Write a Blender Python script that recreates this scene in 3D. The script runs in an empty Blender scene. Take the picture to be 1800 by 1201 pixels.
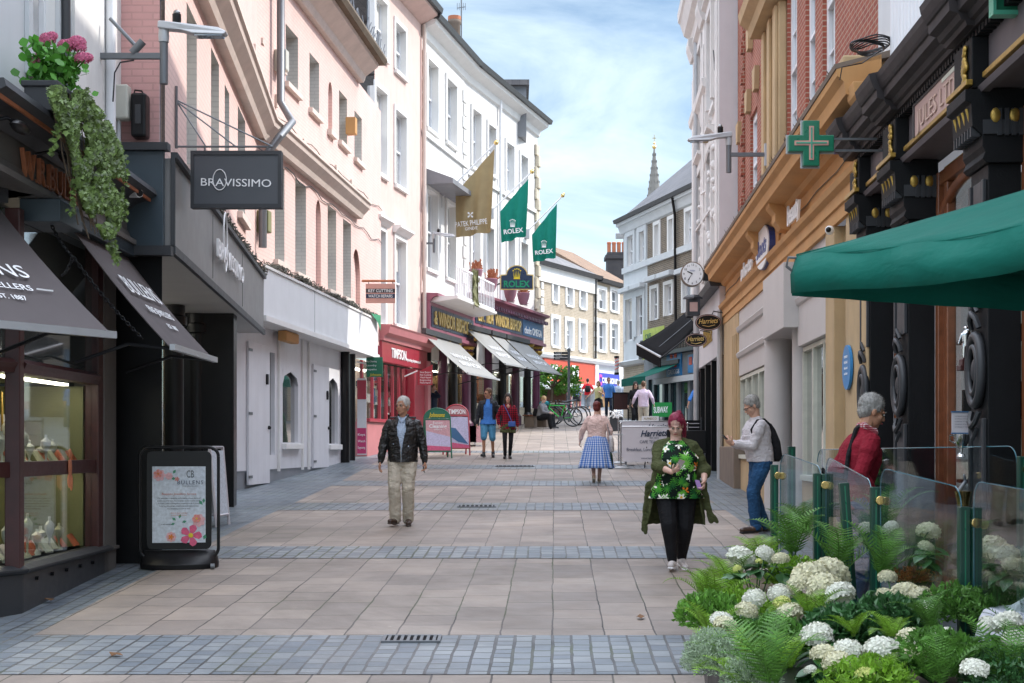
import bpy, bmesh, math, random
from mathutils import Vector as V, Matrix, noise
R = random.Random(7)
F, CX, HY, CZ = 2500.0, 900.0, 785.0, 2.0
PI = math.pi
SC = bpy.context.scene
COL = SC.collection
KN = [(-60,-2.0),(-5,-.25),(0,0),(10,.5),(19,.94),(28.4,1.30),(37,1.72),(45,2.22),(54,2.80),(70,3.62),(85,4.3),(120,5.8),(600,9)]
def gz(y):
    for (a, za), (b, zb) in zip(KN, KN[1:]):
        if y <= b: return za + (zb-za)*(y-a)/(b-a)
    return 9
def P(px, py, d): return V(((px-CX)*d/F, d, CZ-(py-HY)*d/F))
def G(px, py):                       # a point of the ground seen at a pixel
    lo, hi = 1.0, 400.0
    for _ in range(60):
        m = (lo+hi)/2
        if CZ-(py-HY)*m/F > gz(m): lo = m
        else: hi = m
    return P(px, py, lo)
def C3(h, k=1.0):
    r = [int(h[i:i+2], 16)/255 for i in (0, 2, 4)]
    return tuple(((c/12.92) if c < .04045 else ((c+.055)/1.055)**2.4)*k for c in r)

# ---------------------------------------------------------------- mesh collecting
class M:
    def __init__(s, wall=None): s.v = []; s.f = []; s.wall = wall; s.uv = None
    def add(s, pts, faces, mx=None):
        n = len(s.v)
        for p in pts:
            p = V(p)
            if mx is not None: p = mx @ p
            if s.wall: p = V((p.x, s.wall.sg*p.y, p.z-s.wall.z0))
            s.v.append(p)
        s.f += [tuple(i+n for i in f) for f in faces]
        return s
    def box(s, x0, x1, y0, y1, z0, z1, mx=None):
        return s.add([(x, y, z) for x in (x0, x1) for y in (y0, y1) for z in (z0, z1)],
                     [(0,1,3,2),(4,6,7,5),(0,4,5,1),(2,3,7,6),(0,2,6,4),(1,5,7,3)], mx)
    def poly(s, pts, mx=None): return s.add(pts, [tuple(range(len(pts)))], mx)
    def extr(s, pts, off, mx=None):  # closed prism: a polygon of 3-D points moved by off
        n = len(pts); off = V(off)
        return s.add([V(p) for p in pts]+[V(p)+off for p in pts],
            [tuple(range(n))[::-1], tuple(range(n, 2*n))]+[(i, (i+1)%n, n+(i+1)%n, n+i) for i in range(n)], mx)
    def mould(s, prof, u0, u1):      # profile of (w, z) run along the wall
        return s.extr([(u0, w, z) for w, z in prof], (u1-u0, 0, 0))
    def tube(s, pts, r, n=8, mx=None, flat=None):
        pts = [V(p) for p in pts]; rs = r if isinstance(r, (list, tuple)) else [r]*len(pts)
        rings = []; up = None
        for i, p in enumerate(pts):
            t = (pts[min(i+1, len(pts)-1)]-pts[max(i-1, 0)]).normalized()
            if up is None: up = t.orthogonal().normalized()
            up = (up-t*up.dot(t))
            up = up.normalized() if up.length > 1e-6 else t.orthogonal().normalized()
            sd = t.cross(up)
            rings.append([p+(up*math.cos(a)+sd*math.sin(a))*rs[i] for a in [2*PI*k/n for k in range(n)]])
        vs = [q for rg in rings for q in rg]; fs = []
        for i in range(len(pts)-1):
            for k in range(n):
                fs.append((i*n+k, i*n+(k+1)%n, (i+1)*n+(k+1)%n, (i+1)*n+k))
        fs += [tuple(range(n))[::-1], tuple(range(len(vs)-n, len(vs)))]
        return s.add(vs, fs, mx)
    def lathe(s, prof, c=(0,0,0), n=16, mx=None, sx=1, sy=1):  # profile of (r, z)
        vs = [(c[0]+r*sx*math.cos(2*PI*k/n), c[1]+r*sy*math.sin(2*PI*k/n), c[2]+z) for r, z in prof for k in range(n)]
        fs = [(i*n+k, i*n+(k+1)%n, (i+1)*n+(k+1)%n, (i+1)*n+k) for i in range(len(prof)-1) for k in range(n)]
        fs += [tuple(range(n))[::-1], tuple(range(len(vs)-n, len(vs)))]
        return s.add(vs, fs, mx)
    def ball(s, c, rx, ry=None, rz=None, n=12, mx=None, rot=None):
        ry = rx if ry is None else ry; rz = rx if rz is None else rz
        h = n//2+1; vs = [(0, 0, 1)]
        for i in range(1, h):
            a = PI*i/h
            vs += [(math.sin(a)*math.cos(2*PI*k/n), math.sin(a)*math.sin(2*PI*k/n), math.cos(a)) for k in range(n)]
        vs.append((0, 0, -1)); m = 1
        fs = [(0, 1+k, 1+(k+1)%n) for k in range(n)]
        for i in range(h-2):
            fs += [(1+i*n+k, 1+(i+1)*n+k, 1+(i+1)*n+(k+1)%n, 1+i*n+(k+1)%n) for k in range(n)]
        L = len(vs)-1; b = 1+(h-2)*n
        fs += [(L, b+(k+1)%n, b+k) for k in range(n)]
        r = rot or Matrix.Identity(3)
        return s.add([V(c)+r@V((x*rx, y*ry, z*rz)) for x, y, z in vs], fs, mx)
    def cap(s, a, b, ra, rb, flat=None, n=12):     # tapered capsule
        a, b = V(a), V(b); t = (b-a); L = t.length; t = t.normalized() if L > 1e-6 else V((0,0,1))
        up = t.orthogonal().normalized(); sd = t.cross(up); vs = []
        st = [(a-t*ra*math.cos(x), ra*math.sin(x)) for x in (.25, .8, 1.25)]+[(a, ra), (b, rb)]+[(b+t*rb*math.cos(x), rb*math.sin(x)) for x in (1.25, .8, .25)]
        for c, r in st:
            for k in range(n):
                o = (up*math.cos(2*PI*k/n)+sd*math.sin(2*PI*k/n))*r
                if flat: fd, q = flat; o = o-fd*o.dot(fd)*(1-q)
                vs.append(c+o)
        m = len(st)
        fs = [(i*n+k, i*n+(k+1)%n, (i+1)*n+(k+1)%n, (i+1)*n+k) for i in range(m-1) for k in range(n)]
        fs += [tuple(range(n))[::-1], tuple(range(len(vs)-n, len(vs)))]
        return s.add(vs, fs)
    def loft(s, rings, n=24, fn=None):   # rings (cx,cy,z,rx,ry); fn bends each point
        vs = []
        for cx, cy, z, rx, ry in rings:
            for k in range(n):
                a = 2*PI*k/n; c, q = math.cos(a), math.sin(a)
                p = V((cx+rx*math.copysign(abs(c)**.85, c), cy+ry*math.copysign(abs(q)**.85, q), z))
                vs.append(fn(p) if fn else p)
        m = len(rings)
        fs = [(i*n+k, i*n+(k+1)%n, (i+1)*n+(k+1)%n, (i+1)*n+k) for i in range(m-1) for k in range(n)]
        fs += [tuple(range(n))[::-1], tuple(range(len(vs)-n, len(vs)))]
        return s.add(vs, fs)
    def shell(s, rings, gap, th, n=36, fn=None):   # open-fronted thick garment; gap(i) = half angle left open round the front (-y)
        o = []; q = []
        for i, (cx, cy, z, rx, ry) in enumerate(rings):
            g = gap[i]
            for k in range(n+1):
                a = -PI/2+g+(2*PI-2*g)*k/n
                for lst, t in ((o, 0), (q, th)):
                    p = V((cx+(rx-t)*math.cos(a), cy+(ry-t)*math.sin(a), z)); lst.append(fn(p) if fn else p)
        m = len(rings); w = n+1; K = len(o); fs = []
        for i in range(m-1):
            for k in range(n):
                a = (i*w+k, i*w+k+1, (i+1)*w+k+1, (i+1)*w+k)
                fs += [a, tuple(x+K for x in a[::-1])]
            for k in (0, n): fs.append((i*w+k, (i+1)*w+k, K+(i+1)*w+k, K+i*w+k))
        for i in (0, m-1):
            for k in range(n): fs.append((i*w+k, i*w+k+1, K+i*w+k+1, K+i*w+k))
        return s.add(o+q, fs)
    def build(s, name, mat, parent=None, loc=None, rot=None, smooth=None, bevel=0, solid=0, uvs=None, vox=0, disp=0, dsz=.08, sm=4, recalc=True):
        me = bpy.data.meshes.new(name)
        me.from_pydata([tuple(p) for p in s.v], [], s.f)
        if recalc:
            bm = bmesh.new(); bm.from_mesh(me)
            bmesh.ops.recalc_face_normals(bm, faces=bm.faces); bm.to_mesh(me); bm.free()
        o = bpy.data.objects.new(name, me); COL.objects.link(o)
        if vox:
            md = o.modifiers.new('r', 'REMESH'); md.mode = 'VOXEL'; md.voxel_size = vox
            md = o.modifiers.new('s', 'SMOOTH'); md.iterations = sm; md.factor = .5
            if disp:
                tx = bpy.data.textures.new('folds', 'CLOUDS'); tx.noise_scale = dsz; tx.noise_depth = 2
                md = o.modifiers.new('d', 'DISPLACE'); md.texture = tx; md.strength = disp; md.mid_level = .5
            dg = bpy.context.evaluated_depsgraph_get()
            m2 = bpy.data.meshes.new_from_object(o.evaluated_get(dg)); o.modifiers.clear(); o.data = m2; me = m2; smooth = 180
        uvbox(me)
        if uvs: uvs(me)
        me.materials.clear(); me.materials.append(MT(mat))
        if smooth:
            me.shade_smooth()
            if smooth < 180: me.set_sharp_from_angle(angle=math.radians(smooth))
        if bevel:
            b = o.modifiers.new('bevel', 'BEVEL'); b.width = bevel; b.segments = 2; b.limit_method = 'ANGLE'; b.harden_normals = False
        if solid:
            b = o.modifiers.new('solid', 'SOLIDIFY'); b.thickness = solid; b.offset = 0
        if parent: o.parent = parent
        if loc is not None: o.location = loc
        if rot is not None: o.rotation_euler = rot
        return o
def uvbox(me):
    if me.uv_layers: uv = me.uv_layers[0]
    else: uv = me.uv_layers.new(name='uv')
    vs = me.vertices; d = uv.data
    for p in me.polygons:
        n = p.normal; ax, ay, az = abs(n.x), abs(n.y), abs(n.z)
        for li in p.loop_indices:
            c = vs[me.loops[li].vertex_index].co
            d[li].uv = (c.x, c.y) if az > ax and az > ay else ((c.x, c.z) if ay >= ax else (c.y, c.z))

def tag(o, label=None, cat=None, group=None, kind=None):
    if label: o['label'] = label
    if cat: o['category'] = cat
    if group: o['group'] = group
    if kind: o['kind'] = kind
    return o
def thing(name, label, cat, loc=(0,0,0), rotz=0, group=None):
    o = bpy.data.objects.new(name, None); COL.objects.link(o); o.empty_display_size = .2
    o.location = loc; o.rotation_euler = (0, 0, rotz)
    return tag(o, label, cat, group)
def part(name, parent, mesh, mat, **k):
    return mesh.build(name, mat, parent, **k)
def kids(o): return [c for c in COL.objects if c.parent == o]
CH = {}
def copy_tree(o, parent=None):
    c = o.copy(); COL.objects.link(c)
    if parent: c.parent = parent; c.matrix_parent_inverse = o.matrix_parent_inverse
    for ch in [x for x in list(COL.objects) if x.parent == o]: copy_tree(ch, c)
    return c

# ---------------------------------------------------------------- materials
_MT = {}
def MT(m): return _MT[m] if isinstance(m, str) else m
class N:
    def __init__(s, name):
        s.m = bpy.data.materials.new(name); s.m.use_nodes = True; s.t = s.m.node_tree; s.n = s.t.nodes
        s.b = s.n['Principled BSDF']; s.out = s.n['Material Output']; _MT[name] = s.m
    def new(s, t, **k):
        n = s.n.new(t)
        for a, v in k.items(): setattr(n, a, v)
        return n
    def L(s, a, b): s.t.links.new(a, b)
    def tc(s, out='Object', scale=None):
        n = s.new('ShaderNodeTexCoord'); o = n.outputs[out]
        if scale is not None:
            mp = s.new('ShaderNodeMapping'); mp.inputs['Scale'].default_value = scale if isinstance(scale, tuple) else (scale,)*3
            s.L(o, mp.inputs[0]); o = mp.outputs[0]
        return o
    def noise(s, vec, scale, detail=4, rough=.55, dist=0):
        n = s.new('ShaderNodeTexNoise'); n.inputs['Scale'].default_value = scale; n.inputs['Detail'].default_value = detail
        n.inputs['Roughness'].default_value = rough; n.inputs['Distortion'].default_value = dist
        if vec: s.L(vec, n.inputs['Vector'])
        return n.outputs['Fac']
    def ramp(s, fac, stops, interp='LINEAR'):
        n = s.new('ShaderNodeValToRGB'); s.L(fac, n.inputs[0]); cr = n.color_ramp; cr.interpolation = interp
        while len(cr.elements) > 1: cr.elements.remove(cr.elements[-1])
        for i, (p, c) in enumerate(stops):
            e = cr.elements[0] if i == 0 else cr.elements.new(p)
            e.position = p; e.color = (*c, 1) if len(c) == 3 else c
        return n.outputs['Color']
    def mix(s, a, b, fac, mode='MIX'):
        n = s.new('ShaderNodeMix', data_type='RGBA', blend_type=mode)
        for i, v in ((0, fac), (6, a), (7, b)):
            if hasattr(v, 'links') or isinstance(v, bpy.types.NodeSocket): s.L(v, n.inputs[i])
            else: n.inputs[i].default_value = v if i == 0 else ((*v, 1) if len(v) == 3 else v)
        return n.outputs[2]
    def math(s, op, a, b=0.0):
        n = s.new('ShaderNodeMath', operation=op)
        for i, v in ((0, a), (1, b)):
            if isinstance(v, bpy.types.NodeSocket): s.L(v, n.inputs[i])
            else: n.inputs[i].default_value = v
        return n.outputs[0]
    def bump(s, h, strength=.3, dist=.01):
        n = s.new('ShaderNodeBump'); n.inputs['Strength'].default_value = strength; n.inputs['Distance'].default_value = dist
        s.L(h, n.inputs['Height']); s.L(n.outputs[0], s.b.inputs['Normal']); return n
    def col(s, c):
        if isinstance(c, bpy.types.NodeSocket): s.L(c, s.b.inputs['Base Color'])
        else: s.b.inputs['Base Color'].default_value = (*c, 1)
    def set(s, rough=.6, metal=0, spec=.5, coat=0, sss=0, trans=0):
        s.b.inputs['Roughness'].default_value = rough; s.b.inputs['Metallic'].default_value = metal
        s.b.inputs['Specular IOR Level'].default_value = spec; s.b.inputs['Coat Weight'].default_value = coat
        s.b.inputs['Coat Roughness'].default_value = .1
        if sss:
            s.b.inputs['Subsurface Weight'].default_value = sss; s.b.inputs['Subsurface Scale'].default_value = .01
            s.b.inputs['Subsurface Radius'].default_value = (1, .4, .25)
        if trans: s.b.inputs['Transmission Weight'].default_value = trans
def mk(name, col, rough=.6, metal=0, var=.12, vs=2.5, bump=.15, bs=60, spec=.5, coat=0, sss=0, dirt=0, bd=.004):
    n = N(name); tc = n.tc(); c = col if not isinstance(col, str) else C3(col)
    f = n.noise(tc, vs, 5, .65)
    lo = tuple(x*(1-var) for x in c); hi = tuple(min(1, x*(1+var)) for x in c)
    cc = n.ramp(f, [(.25, lo), (.75, hi)])
    if dirt:
        mp = n.new('ShaderNodeMapping'); mp.inputs['Scale'].default_value = (1, 1, .12); n.L(tc, mp.inputs[0])
        g = n.ramp(n.noise(mp.outputs[0], 2.2, 6, .7), [(.45, (0, 0, 0)), (.8, (1, 1, 1))])
        dk = tuple(x*.45+.02 for x in c)
        mm = n.math('MULTIPLY', g, dirt); cc = n.mix(cc, dk, mm)
    n.col(cc); n.set(rough, metal, spec, coat, sss)
    if rough > .15:
        r = n.math('ADD', n.math('MULTIPLY', n.noise(tc, vs*4, 3), .2), rough-.1); n.L(r, n.b.inputs['Roughness'])
    if bump: n.bump(n.noise(tc, bs, 4), bump, bd)
    return n.m
def mkbrick(name, c1, c2, mortar, bw=.225, rh=.075, ms=.01, bump=.6, var=.25, rough=.8, dirt=.25, msm=.1, off=.5):
    n = N(name); uv = n.tc('UV'); tc = n.tc()
    br = n.new('ShaderNodeTexBrick'); br.offset = off
    for k, v in (('Scale', 1), ('Brick Width', bw), ('Row Height', rh), ('Mortar Size', ms), ('Mortar Smooth', msm), ('Bias', 0)): br.inputs[k].default_value = v
    br.inputs['Color1'].default_value = (*c1, 1); br.inputs['Color2'].default_value = (*c2, 1); br.inputs['Mortar'].default_value = (*mortar, 1)
    nv = n.new('ShaderNodeTexNoise'); nv.inputs['Scale'].default_value = 9; n.L(uv, nv.inputs['Vector'])
    ma = n.new('ShaderNodeVectorMath', operation='MULTIPLY_ADD'); n.L(nv.outputs['Color'], ma.inputs[0]); ma.inputs[1].default_value = (ms*.6,)*3; n.L(uv, ma.inputs[2])
    n.L(ma.outputs[0], br.inputs['Vector'])
    f = n.noise(tc, 1.3, 6, .7)
    c = n.mix(br.outputs['Color'], n.ramp(f, [(.3, (1-var,)*3), (.7, (1+var*.3,)*3)]), 1.0, 'MULTIPLY')
    mp = n.new('ShaderNodeMapping'); mp.inputs['Scale'].default_value = (1, 1, .15); n.L(tc, mp.inputs[0])
    g = n.ramp(n.noise(mp.outputs[0], 1.6, 6, .7), [(.5, (0, 0, 0)), (.85, (1, 1, 1))])
    c = n.mix(c, tuple(x*.5 for x in c1), n.math('MULTIPLY', g, dirt))
    n.col(c); n.set(rough, 0, .3)
    h = n.math('ADD', n.math('MULTIPLY', br.outputs['Fac'], -1), n.math('MULTIPLY', n.noise(tc, 70, 3), .4))
    n.bump(h, bump, .008); return n
def mkglass(name, col, rough=.06, spec=.9, var=.4, vs=1.2):
    n = N(name); c = C3(col) if isinstance(col, str) else col; tc = n.tc()
    n.col(n.ramp(n.noise(tc, vs, 3), [(.35, tuple(x*(1-var) for x in c)), (.65, tuple(min(1, x*(1+var)) for x in c))]))
    n.set(rough, 0, spec); n.bump(n.noise(tc, 1.7, 2), .08, .02)
    n.b.inputs['Coat Weight'].default_value = 1; n.b.inputs['Coat Roughness'].default_value = .02; n.b.inputs['Coat IOR'].default_value = 1.9
def mkclear(name, tint=(.93,.97,.96), op=.0, refl=1.0, ior=1.45):
    n = N(name); n.n.remove(n.b)
    t = n.new('ShaderNodeBsdfTransparent'); t.inputs[0].default_value = (*tint, 1)
    g = n.new('ShaderNodeBsdfGlossy'); g.inputs['Roughness'].default_value = .02
    lw = n.new('ShaderNodeLayerWeight'); lw.inputs[0].default_value = .5; sch = n.math('ADD', .04, n.math('MULTIPLY', n.math('POWER', lw.outputs['Facing'], 5.0), .96))
    mx = n.new('ShaderNodeMixShader'); n.L(n.math('MULTIPLY', sch, refl), mx.inputs[0]); n.L(t.outputs[0], mx.inputs[1]); n.L(g.outputs[0], mx.inputs[2])
    o = mx.outputs[0]
    if op:
        d = n.new('ShaderNodeBsdfDiffuse'); d.inputs[0].default_value = (.6, .62, .6, 1)
        m2 = n.new('ShaderNodeMixShader'); m2.inputs[0].default_value = op; n.L(o, m2.inputs[1]); n.L(d.outputs[0], m2.inputs[2]); o = m2.outputs[0]
    n.L(o, n.out.inputs[0])
mk('white_stucco', (.68,.67,.65), .8, var=.08, vs=1.2, bump=.2, bs=30, dirt=.4, spec=.15)
mk('white_trim', (.76,.75,.73), .55, var=.05, bump=.08, dirt=.1)
mk('white_paint', (.76,.77,.79), .4, var=.05, bump=.05, dirt=.15)
mk('shutter_white', (.70,.70,.73), .55, var=.07, vs=1.5, bump=.06, dirt=.25)
mk('blue_white', (.58,.605,.62), .6, var=.06, bump=.08, dirt=.15)
mk('cream_stone', (.62,.55,.43), .8, var=.1, bump=.3, bs=40, dirt=.35)
mk('pink_stone', (.64,.545,.485), .8, var=.1, bump=.3, bs=30, dirt=.3)
n = mkbrick('pink_brick', (.72,.525,.475), (.69,.50,.455), (.62,.45,.41), bump=.3, var=.08, dirt=.18)
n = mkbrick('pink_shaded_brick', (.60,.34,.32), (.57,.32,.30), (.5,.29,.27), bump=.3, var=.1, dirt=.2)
n = mkbrick('jamb_brick', (.56,.54,.50), (.53,.51,.47), (.47,.45,.42), bump=.3, var=.1, dirt=.2)
mkbrick('red_brick', (.36,.10,.06), (.30,.075,.05), (.42,.30,.22), bw=.215, rh=.073, ms=.009, bump=.7)
mkbrick('grey_brick', (.22,.17,.12), (.15,.12,.09), (.34,.30,.25), bump=.6)
mkbrick('flint_brick', (.46,.38,.28), (.37,.30,.22), (.56,.49,.39), bw=.14, rh=.09, ms=.012, bump=.6)
mkbrick('dark_brick', (.07,.065,.07), (.05,.05,.06), (.12,.11,.1), bump=.6)
mkbrick('slate', (.19,.18,.18), (.15,.145,.15), (.09,.09,.09), bw=.3, rh=.2, ms=.008, bump=.5, rough=.6)
mkbrick('tiles', (.30,.19,.12), (.24,.16,.11), (.12,.09,.07), bw=.2, rh=.12, ms=.01, bump=.8)
mk('orange_stucco', (.56,.30,.115), .8, var=.12, vs=1.2, bump=.25, bs=25, dirt=.3)
mk('sandstone', (.50,.36,.20), .85, var=.14, vs=1.5, bump=.4, bs=30, dirt=.4)
mk('stone_plinth', (.20,.155,.12), .85, var=.2, bump=.5, bs=20, dirt=.4)
mk('dark_grey', (.034,.036,.04), .5, var=.15, bump=.1, dirt=.1)
mk('fascia_grey', (.21,.205,.20), .45, var=.06, vs=1, bump=.05, dirt=.1)
mk('fascia_blue', (.045,.065,.08), .35, var=.1, bump=.05)
mk('shop_taupe', (.115,.108,.10), .5, var=.12, bump=.1, dirt=.2)
mk('black_paint', (.008,.008,.009), .35, var=.2, bump=.12, bs=30, spec=.3)
mk('black_stucco', (.007,.0075,.0085), .6, var=.3, bump=.6, bs=70, spec=.22)
mk('mauve_grey', (.12,.10,.105), .6, var=.12, bump=.15, dirt=.25)
mk('soffit', (.46,.45,.43), .6, var=.06, bump=.05)
mk('gold', (.42,.27,.06), .4, .6, var=.3, vs=20, bump=.4, bs=60)
mk('brass', (.75,.55,.22), .18, 1, var=.05, bump=.02)
mk('chrome', (.6,.6,.6), .2, 1, var=.05, bump=.02)
mk('steel_grey', (.16,.17,.18), .45, .5, var=.1, bump=.05)
mk('light_metal', (.45,.46,.47), .4, .3, var=.08, bump=.03)
mk('copper_letter', (.42,.15,.07), .5, .1, var=.3, vs=15, bump=.3)
mk('mahogany', (.05,.012,.011), .4, var=.3, vs=6, bump=.1)
mk('brown_wood', (.20,.065,.025), .4, var=.3, vs=8, bump=.15, coat=.3)
mk('maroon', (.085,.018,.05), .35, var=.15, bump=.05, coat=.3)
mk('maroon_pink', (.27,.09,.13), .45, var=.1, bump=.05)
mk('timpson_red', (.33,.02,.04), .35, var=.1, bump=.04, coat=.3)
mk('timpson_pink', (.45,.16,.17), .5, var=.1, bump=.05)
mk('navy', (.015,.03,.07), .3, var=.3, bump=.03)
mk('sign_slate', (.075,.08,.09), .4, var=.05, bump=.03)
mk('pure_white', (.85,.85,.85), .5, var=.02, bump=0)
mk('letter_blue', (.03,.06,.25), .4, var=.05, bump=0)
mk('grey_awning', (.235,.235,.225), .85, var=.06, vs=3, bump=.2, bs=300)
mk('taupe_awning', (.088,.074,.074), .85, var=.1, vs=3, bump=.2, bs=300)
mk('black_awning', (.012,.012,.013), .95, var=.2, bump=.2, bs=200, spec=.05)
mk('rust', (.18,.09,.04), .9, var=.5, vs=15, bump=.5)
mk('bark', (.12,.09,.06), .9, var=.3, bump=.6)
mk('netting', (.12,.12,.10), .9, var=.4, vs=10, bump=.5)
mk('terracotta', (.45,.16,.08), .8, var=.15, bump=.3)
mk('lead', (.20,.21,.23), .5, var=.15, bump=.2)
mk('box_beige', (.50,.50,.44), .5, var=.06, bump=.05)
mk('plum_basket', (.28,.13,.17), .8, var=.2, bump=.4)
mk('dark_interior', (.015,.013,.013), .8, var=.4, bump=0, spec=.1)
mk('warm_interior', (.30,.17,.07), .8, var=.5, vs=2, bump=0)
mkglass('glass_dark', (.035,.045,.055)); mkglass('glass_sky', (.28,.33,.38)); mkglass('glass_curtain', (.36,.36,.35), var=.15)
mkglass('glass_shop', (.05,.055,.05)); mkglass('glass_teal', (.03,.10,.11))
mkglass('glass_blue_reflect', (.035,.05,.05))
mkclear('window_clear', (.92,.95,.93)); mkclear('screen_glass', (.91,.945,.955), refl=1.25, ior=1.5)
mkclear('drink_glass', (.95,.96,.96), refl=1.5)

mk('pale_stand', (.62,.62,.52), .5, var=.1, vs=9, bump=.2)
def mklit(name, col, e):
    n = N(name); n.col(col); n.b.inputs['Emission Color'].default_value = (*col, 1); n.b.inputs['Emission Strength'].default_value = e
mklit('shop_lamp', (1, .90, .74), 8); mklit('shop_lamp_cool', (1, .94, .85), 7)
# ---------------------------------------------------------------- walls
class Wall:
    def __init__(s, p0, p1, side):
        s.p0 = V(p0); d = V(p1)-s.p0; s.len = d.length; s.dir = d.normalized()
        s.sg = -1 if side == 'L' else 1
        s.n = V((s.dir.y, -s.dir.x)) if side == 'L' else V((-s.dir.y, s.dir.x))
        s.rot = math.atan2(s.dir.y, s.dir.x); s.z0 = gz(s.p0.y); s.side = side
    def root(s, name, label, cat, group=None):
        s.r = thing(name, label, cat, (s.p0.x, s.p0.y, s.z0), s.rot, group); return s.r
    def sub(s, root, of):            # an empty-less second wall of the same building: remembers parent transform
        s.r = root; s.of = of; return s
    def d(s, px, w=0):
        a = (px-CX)/F; return (w+s.n.dot(s.p0))/(s.n.x*a+s.n.y)
    def u(s, px, w=0):
        d = s.d(px, w); return s.dir.dot(V(((px-CX)/F*d, d))-s.p0)
    def z(s, px, py, w=0): return CZ-(py-HY)*s.d(px, w)/F
    def at(s, u, w=0): p = s.p0+s.dir*u+s.n*w; return p
    def g(s, u, w=0): return gz(s.at(u, w).y)
    def win(s, a, b, yt, yb, w=0, at='a'):
        q = a if at == 'a' else b
        ua, ub = s.u(a, w), s.u(b, w)
        z1, z0 = s.z(q, yt, w), s.z(q, yb, w)
        return (min(ua, ub), max(ua, ub), z0, z1)
    def p(s, name, mesh, mat, parent=None, **k):
        o = mesh.build(name, mat, parent or s.r, **k)
        if getattr(s, 'of', None) and (parent is None or parent == s.r): # place relative to the first wall's root
            W0 = s.of
            m0 = Matrix.Translation((W0.p0.x, W0.p0.y, W0.z0)) @ Matrix.Rotation(W0.rot, 4, 'Z')
            m1 = Matrix.Translation((s.p0.x, s.p0.y, s.z0)) @ Matrix.Rotation(s.rot, 4, 'Z')
            m = m0.inverted() @ m1; o.location = m.translation; o.rotation_euler = m.to_euler()
        return o
def wall_mesh(W, u0, u1, z0, z1, ops, depth=.2, w=0, m=None):
    m = m or M(W)
    us = sorted({u0, u1, *[max(u0, min(u1, x)) for o in ops for x in o[:2]]}); zs = sorted({z0, z1, *[max(z0, min(z1, x)) for o in ops for x in o[2:4]]})
    for a, b in zip(us, us[1:]):
        run = None
        for c, d in zip(zs, zs[1:]):
            mu, mz = (a+b)/2, (c+d)/2
            if any(o[0] < mu < o[1] and o[2] < mz < o[3] for o in ops):
                if run: m.poly([(a, w, run[0]), (b, w, run[0]), (b, w, run[1]), (a, w, run[1])]); run = None
            else: run = (run[0] if run else c, d)
        if run: m.poly([(a, w, run[0]), (b, w, run[0]), (b, w, run[1]), (a, w, run[1])])
    return m
def reveals(W, ops, depth, w=0):
    m = M(W)
    for a, b, c, d in [o[:4] for o in ops]:
        v = w-depth
        m.poly([(a, w, c), (a, v, c), (a, v, d), (a, w, d)]); m.poly([(b, w, c), (b, v, c), (b, v, d), (b, w, d)])
        m.poly([(a, w, d), (b, w, d), (b, v, d), (a, v, d)]); m.poly([(a, w, c), (b, w, c), (b, v, c), (a, v, c)])
    return m
def revs(W, ops, depth, mat, w=0, name='reveal'):
    for o in ops: W.p(name, reveals(W, [o], depth, w), mat)
RB = random.Random(3)
mk('blind', (.62,.60,.55), .8, var=.06, bump=.1)
def sash(W, o, depth=.15, w=0, fm='white_paint', gm='glass_dark', sur=None, surw=.12, surp=.04, sill='white_trim', bars=(1, 0), rail=True, fw=.05, hood=None):
    a, b, c, d = o[:4]; v = w-depth
    m = M(W)
    for x0, x1, z0, z1 in ((a, a+fw, c, d), (b-fw, b, c, d), (a+fw, b-fw, c, c+fw*1.3), (a+fw, b-fw, d-fw, d)): m.box(x0, x1, v-.02, v+.035, z0, z1)
    if rail: m.box(a+fw, b-fw, v-.02, v+.05, (c+d)/2-.025, (c+d)/2+.025)
    for i in range(bars[0]):
        x = a+fw+(b-a-2*fw)*(i+1)/(bars[0]+1); m.box(x-.012, x+.012, v-.02, v+.02, c+fw*1.3, d-fw)
    for i in range(bars[1]):
        z = c+(d-c)*(i+1)/(bars[1]+1); m.box(a+fw, b-fw, v-.02, v+.018, z-.012, z+.012)
    f = W.p('window', m, fm)
    gm = RB.choice((gm, gm, 'glass_dark', 'glass_curtain', 'glass_sky')); W.p('pane', M(W).box(a+.01, b-.01, v-.045, v-.012, c+.01, d-.01), gm, f)
    if b-a < 1.6 and RB.random() < .5:
        h_ = (d-c)*RB.choice((.22, .35, .5)); W.p('blind', M(W).box(a+fw+.01, b-fw-.01, v-.011, v-.006, d-h_, d-fw), 'blind', f)
    if sur:
        m = M(W); q = surw
        m.box(a-q, a, w+.002, w+surp, c, d); m.box(b, b+q, w+.002, w+surp, c, d); m.box(a-q, b+q, w+.002, w+surp+.004, d, d+q)
        if hood: m.mould([(w+.002, d+q), (w+.002, d+q+.2), (w+.24, d+q+.2), (w+.24, d+q+.14), (w+.15, d+q+.08), (w+.08, d+q)], a-q-.08, b+q+.08)
        W.p('surround', m, sur, f)
    if sill: W.p('sill', M(W).box(a-.09, b+.09, v+.04, w+.09, c-.11, c-.001), sill, f, bevel=.006)
    return f
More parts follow.
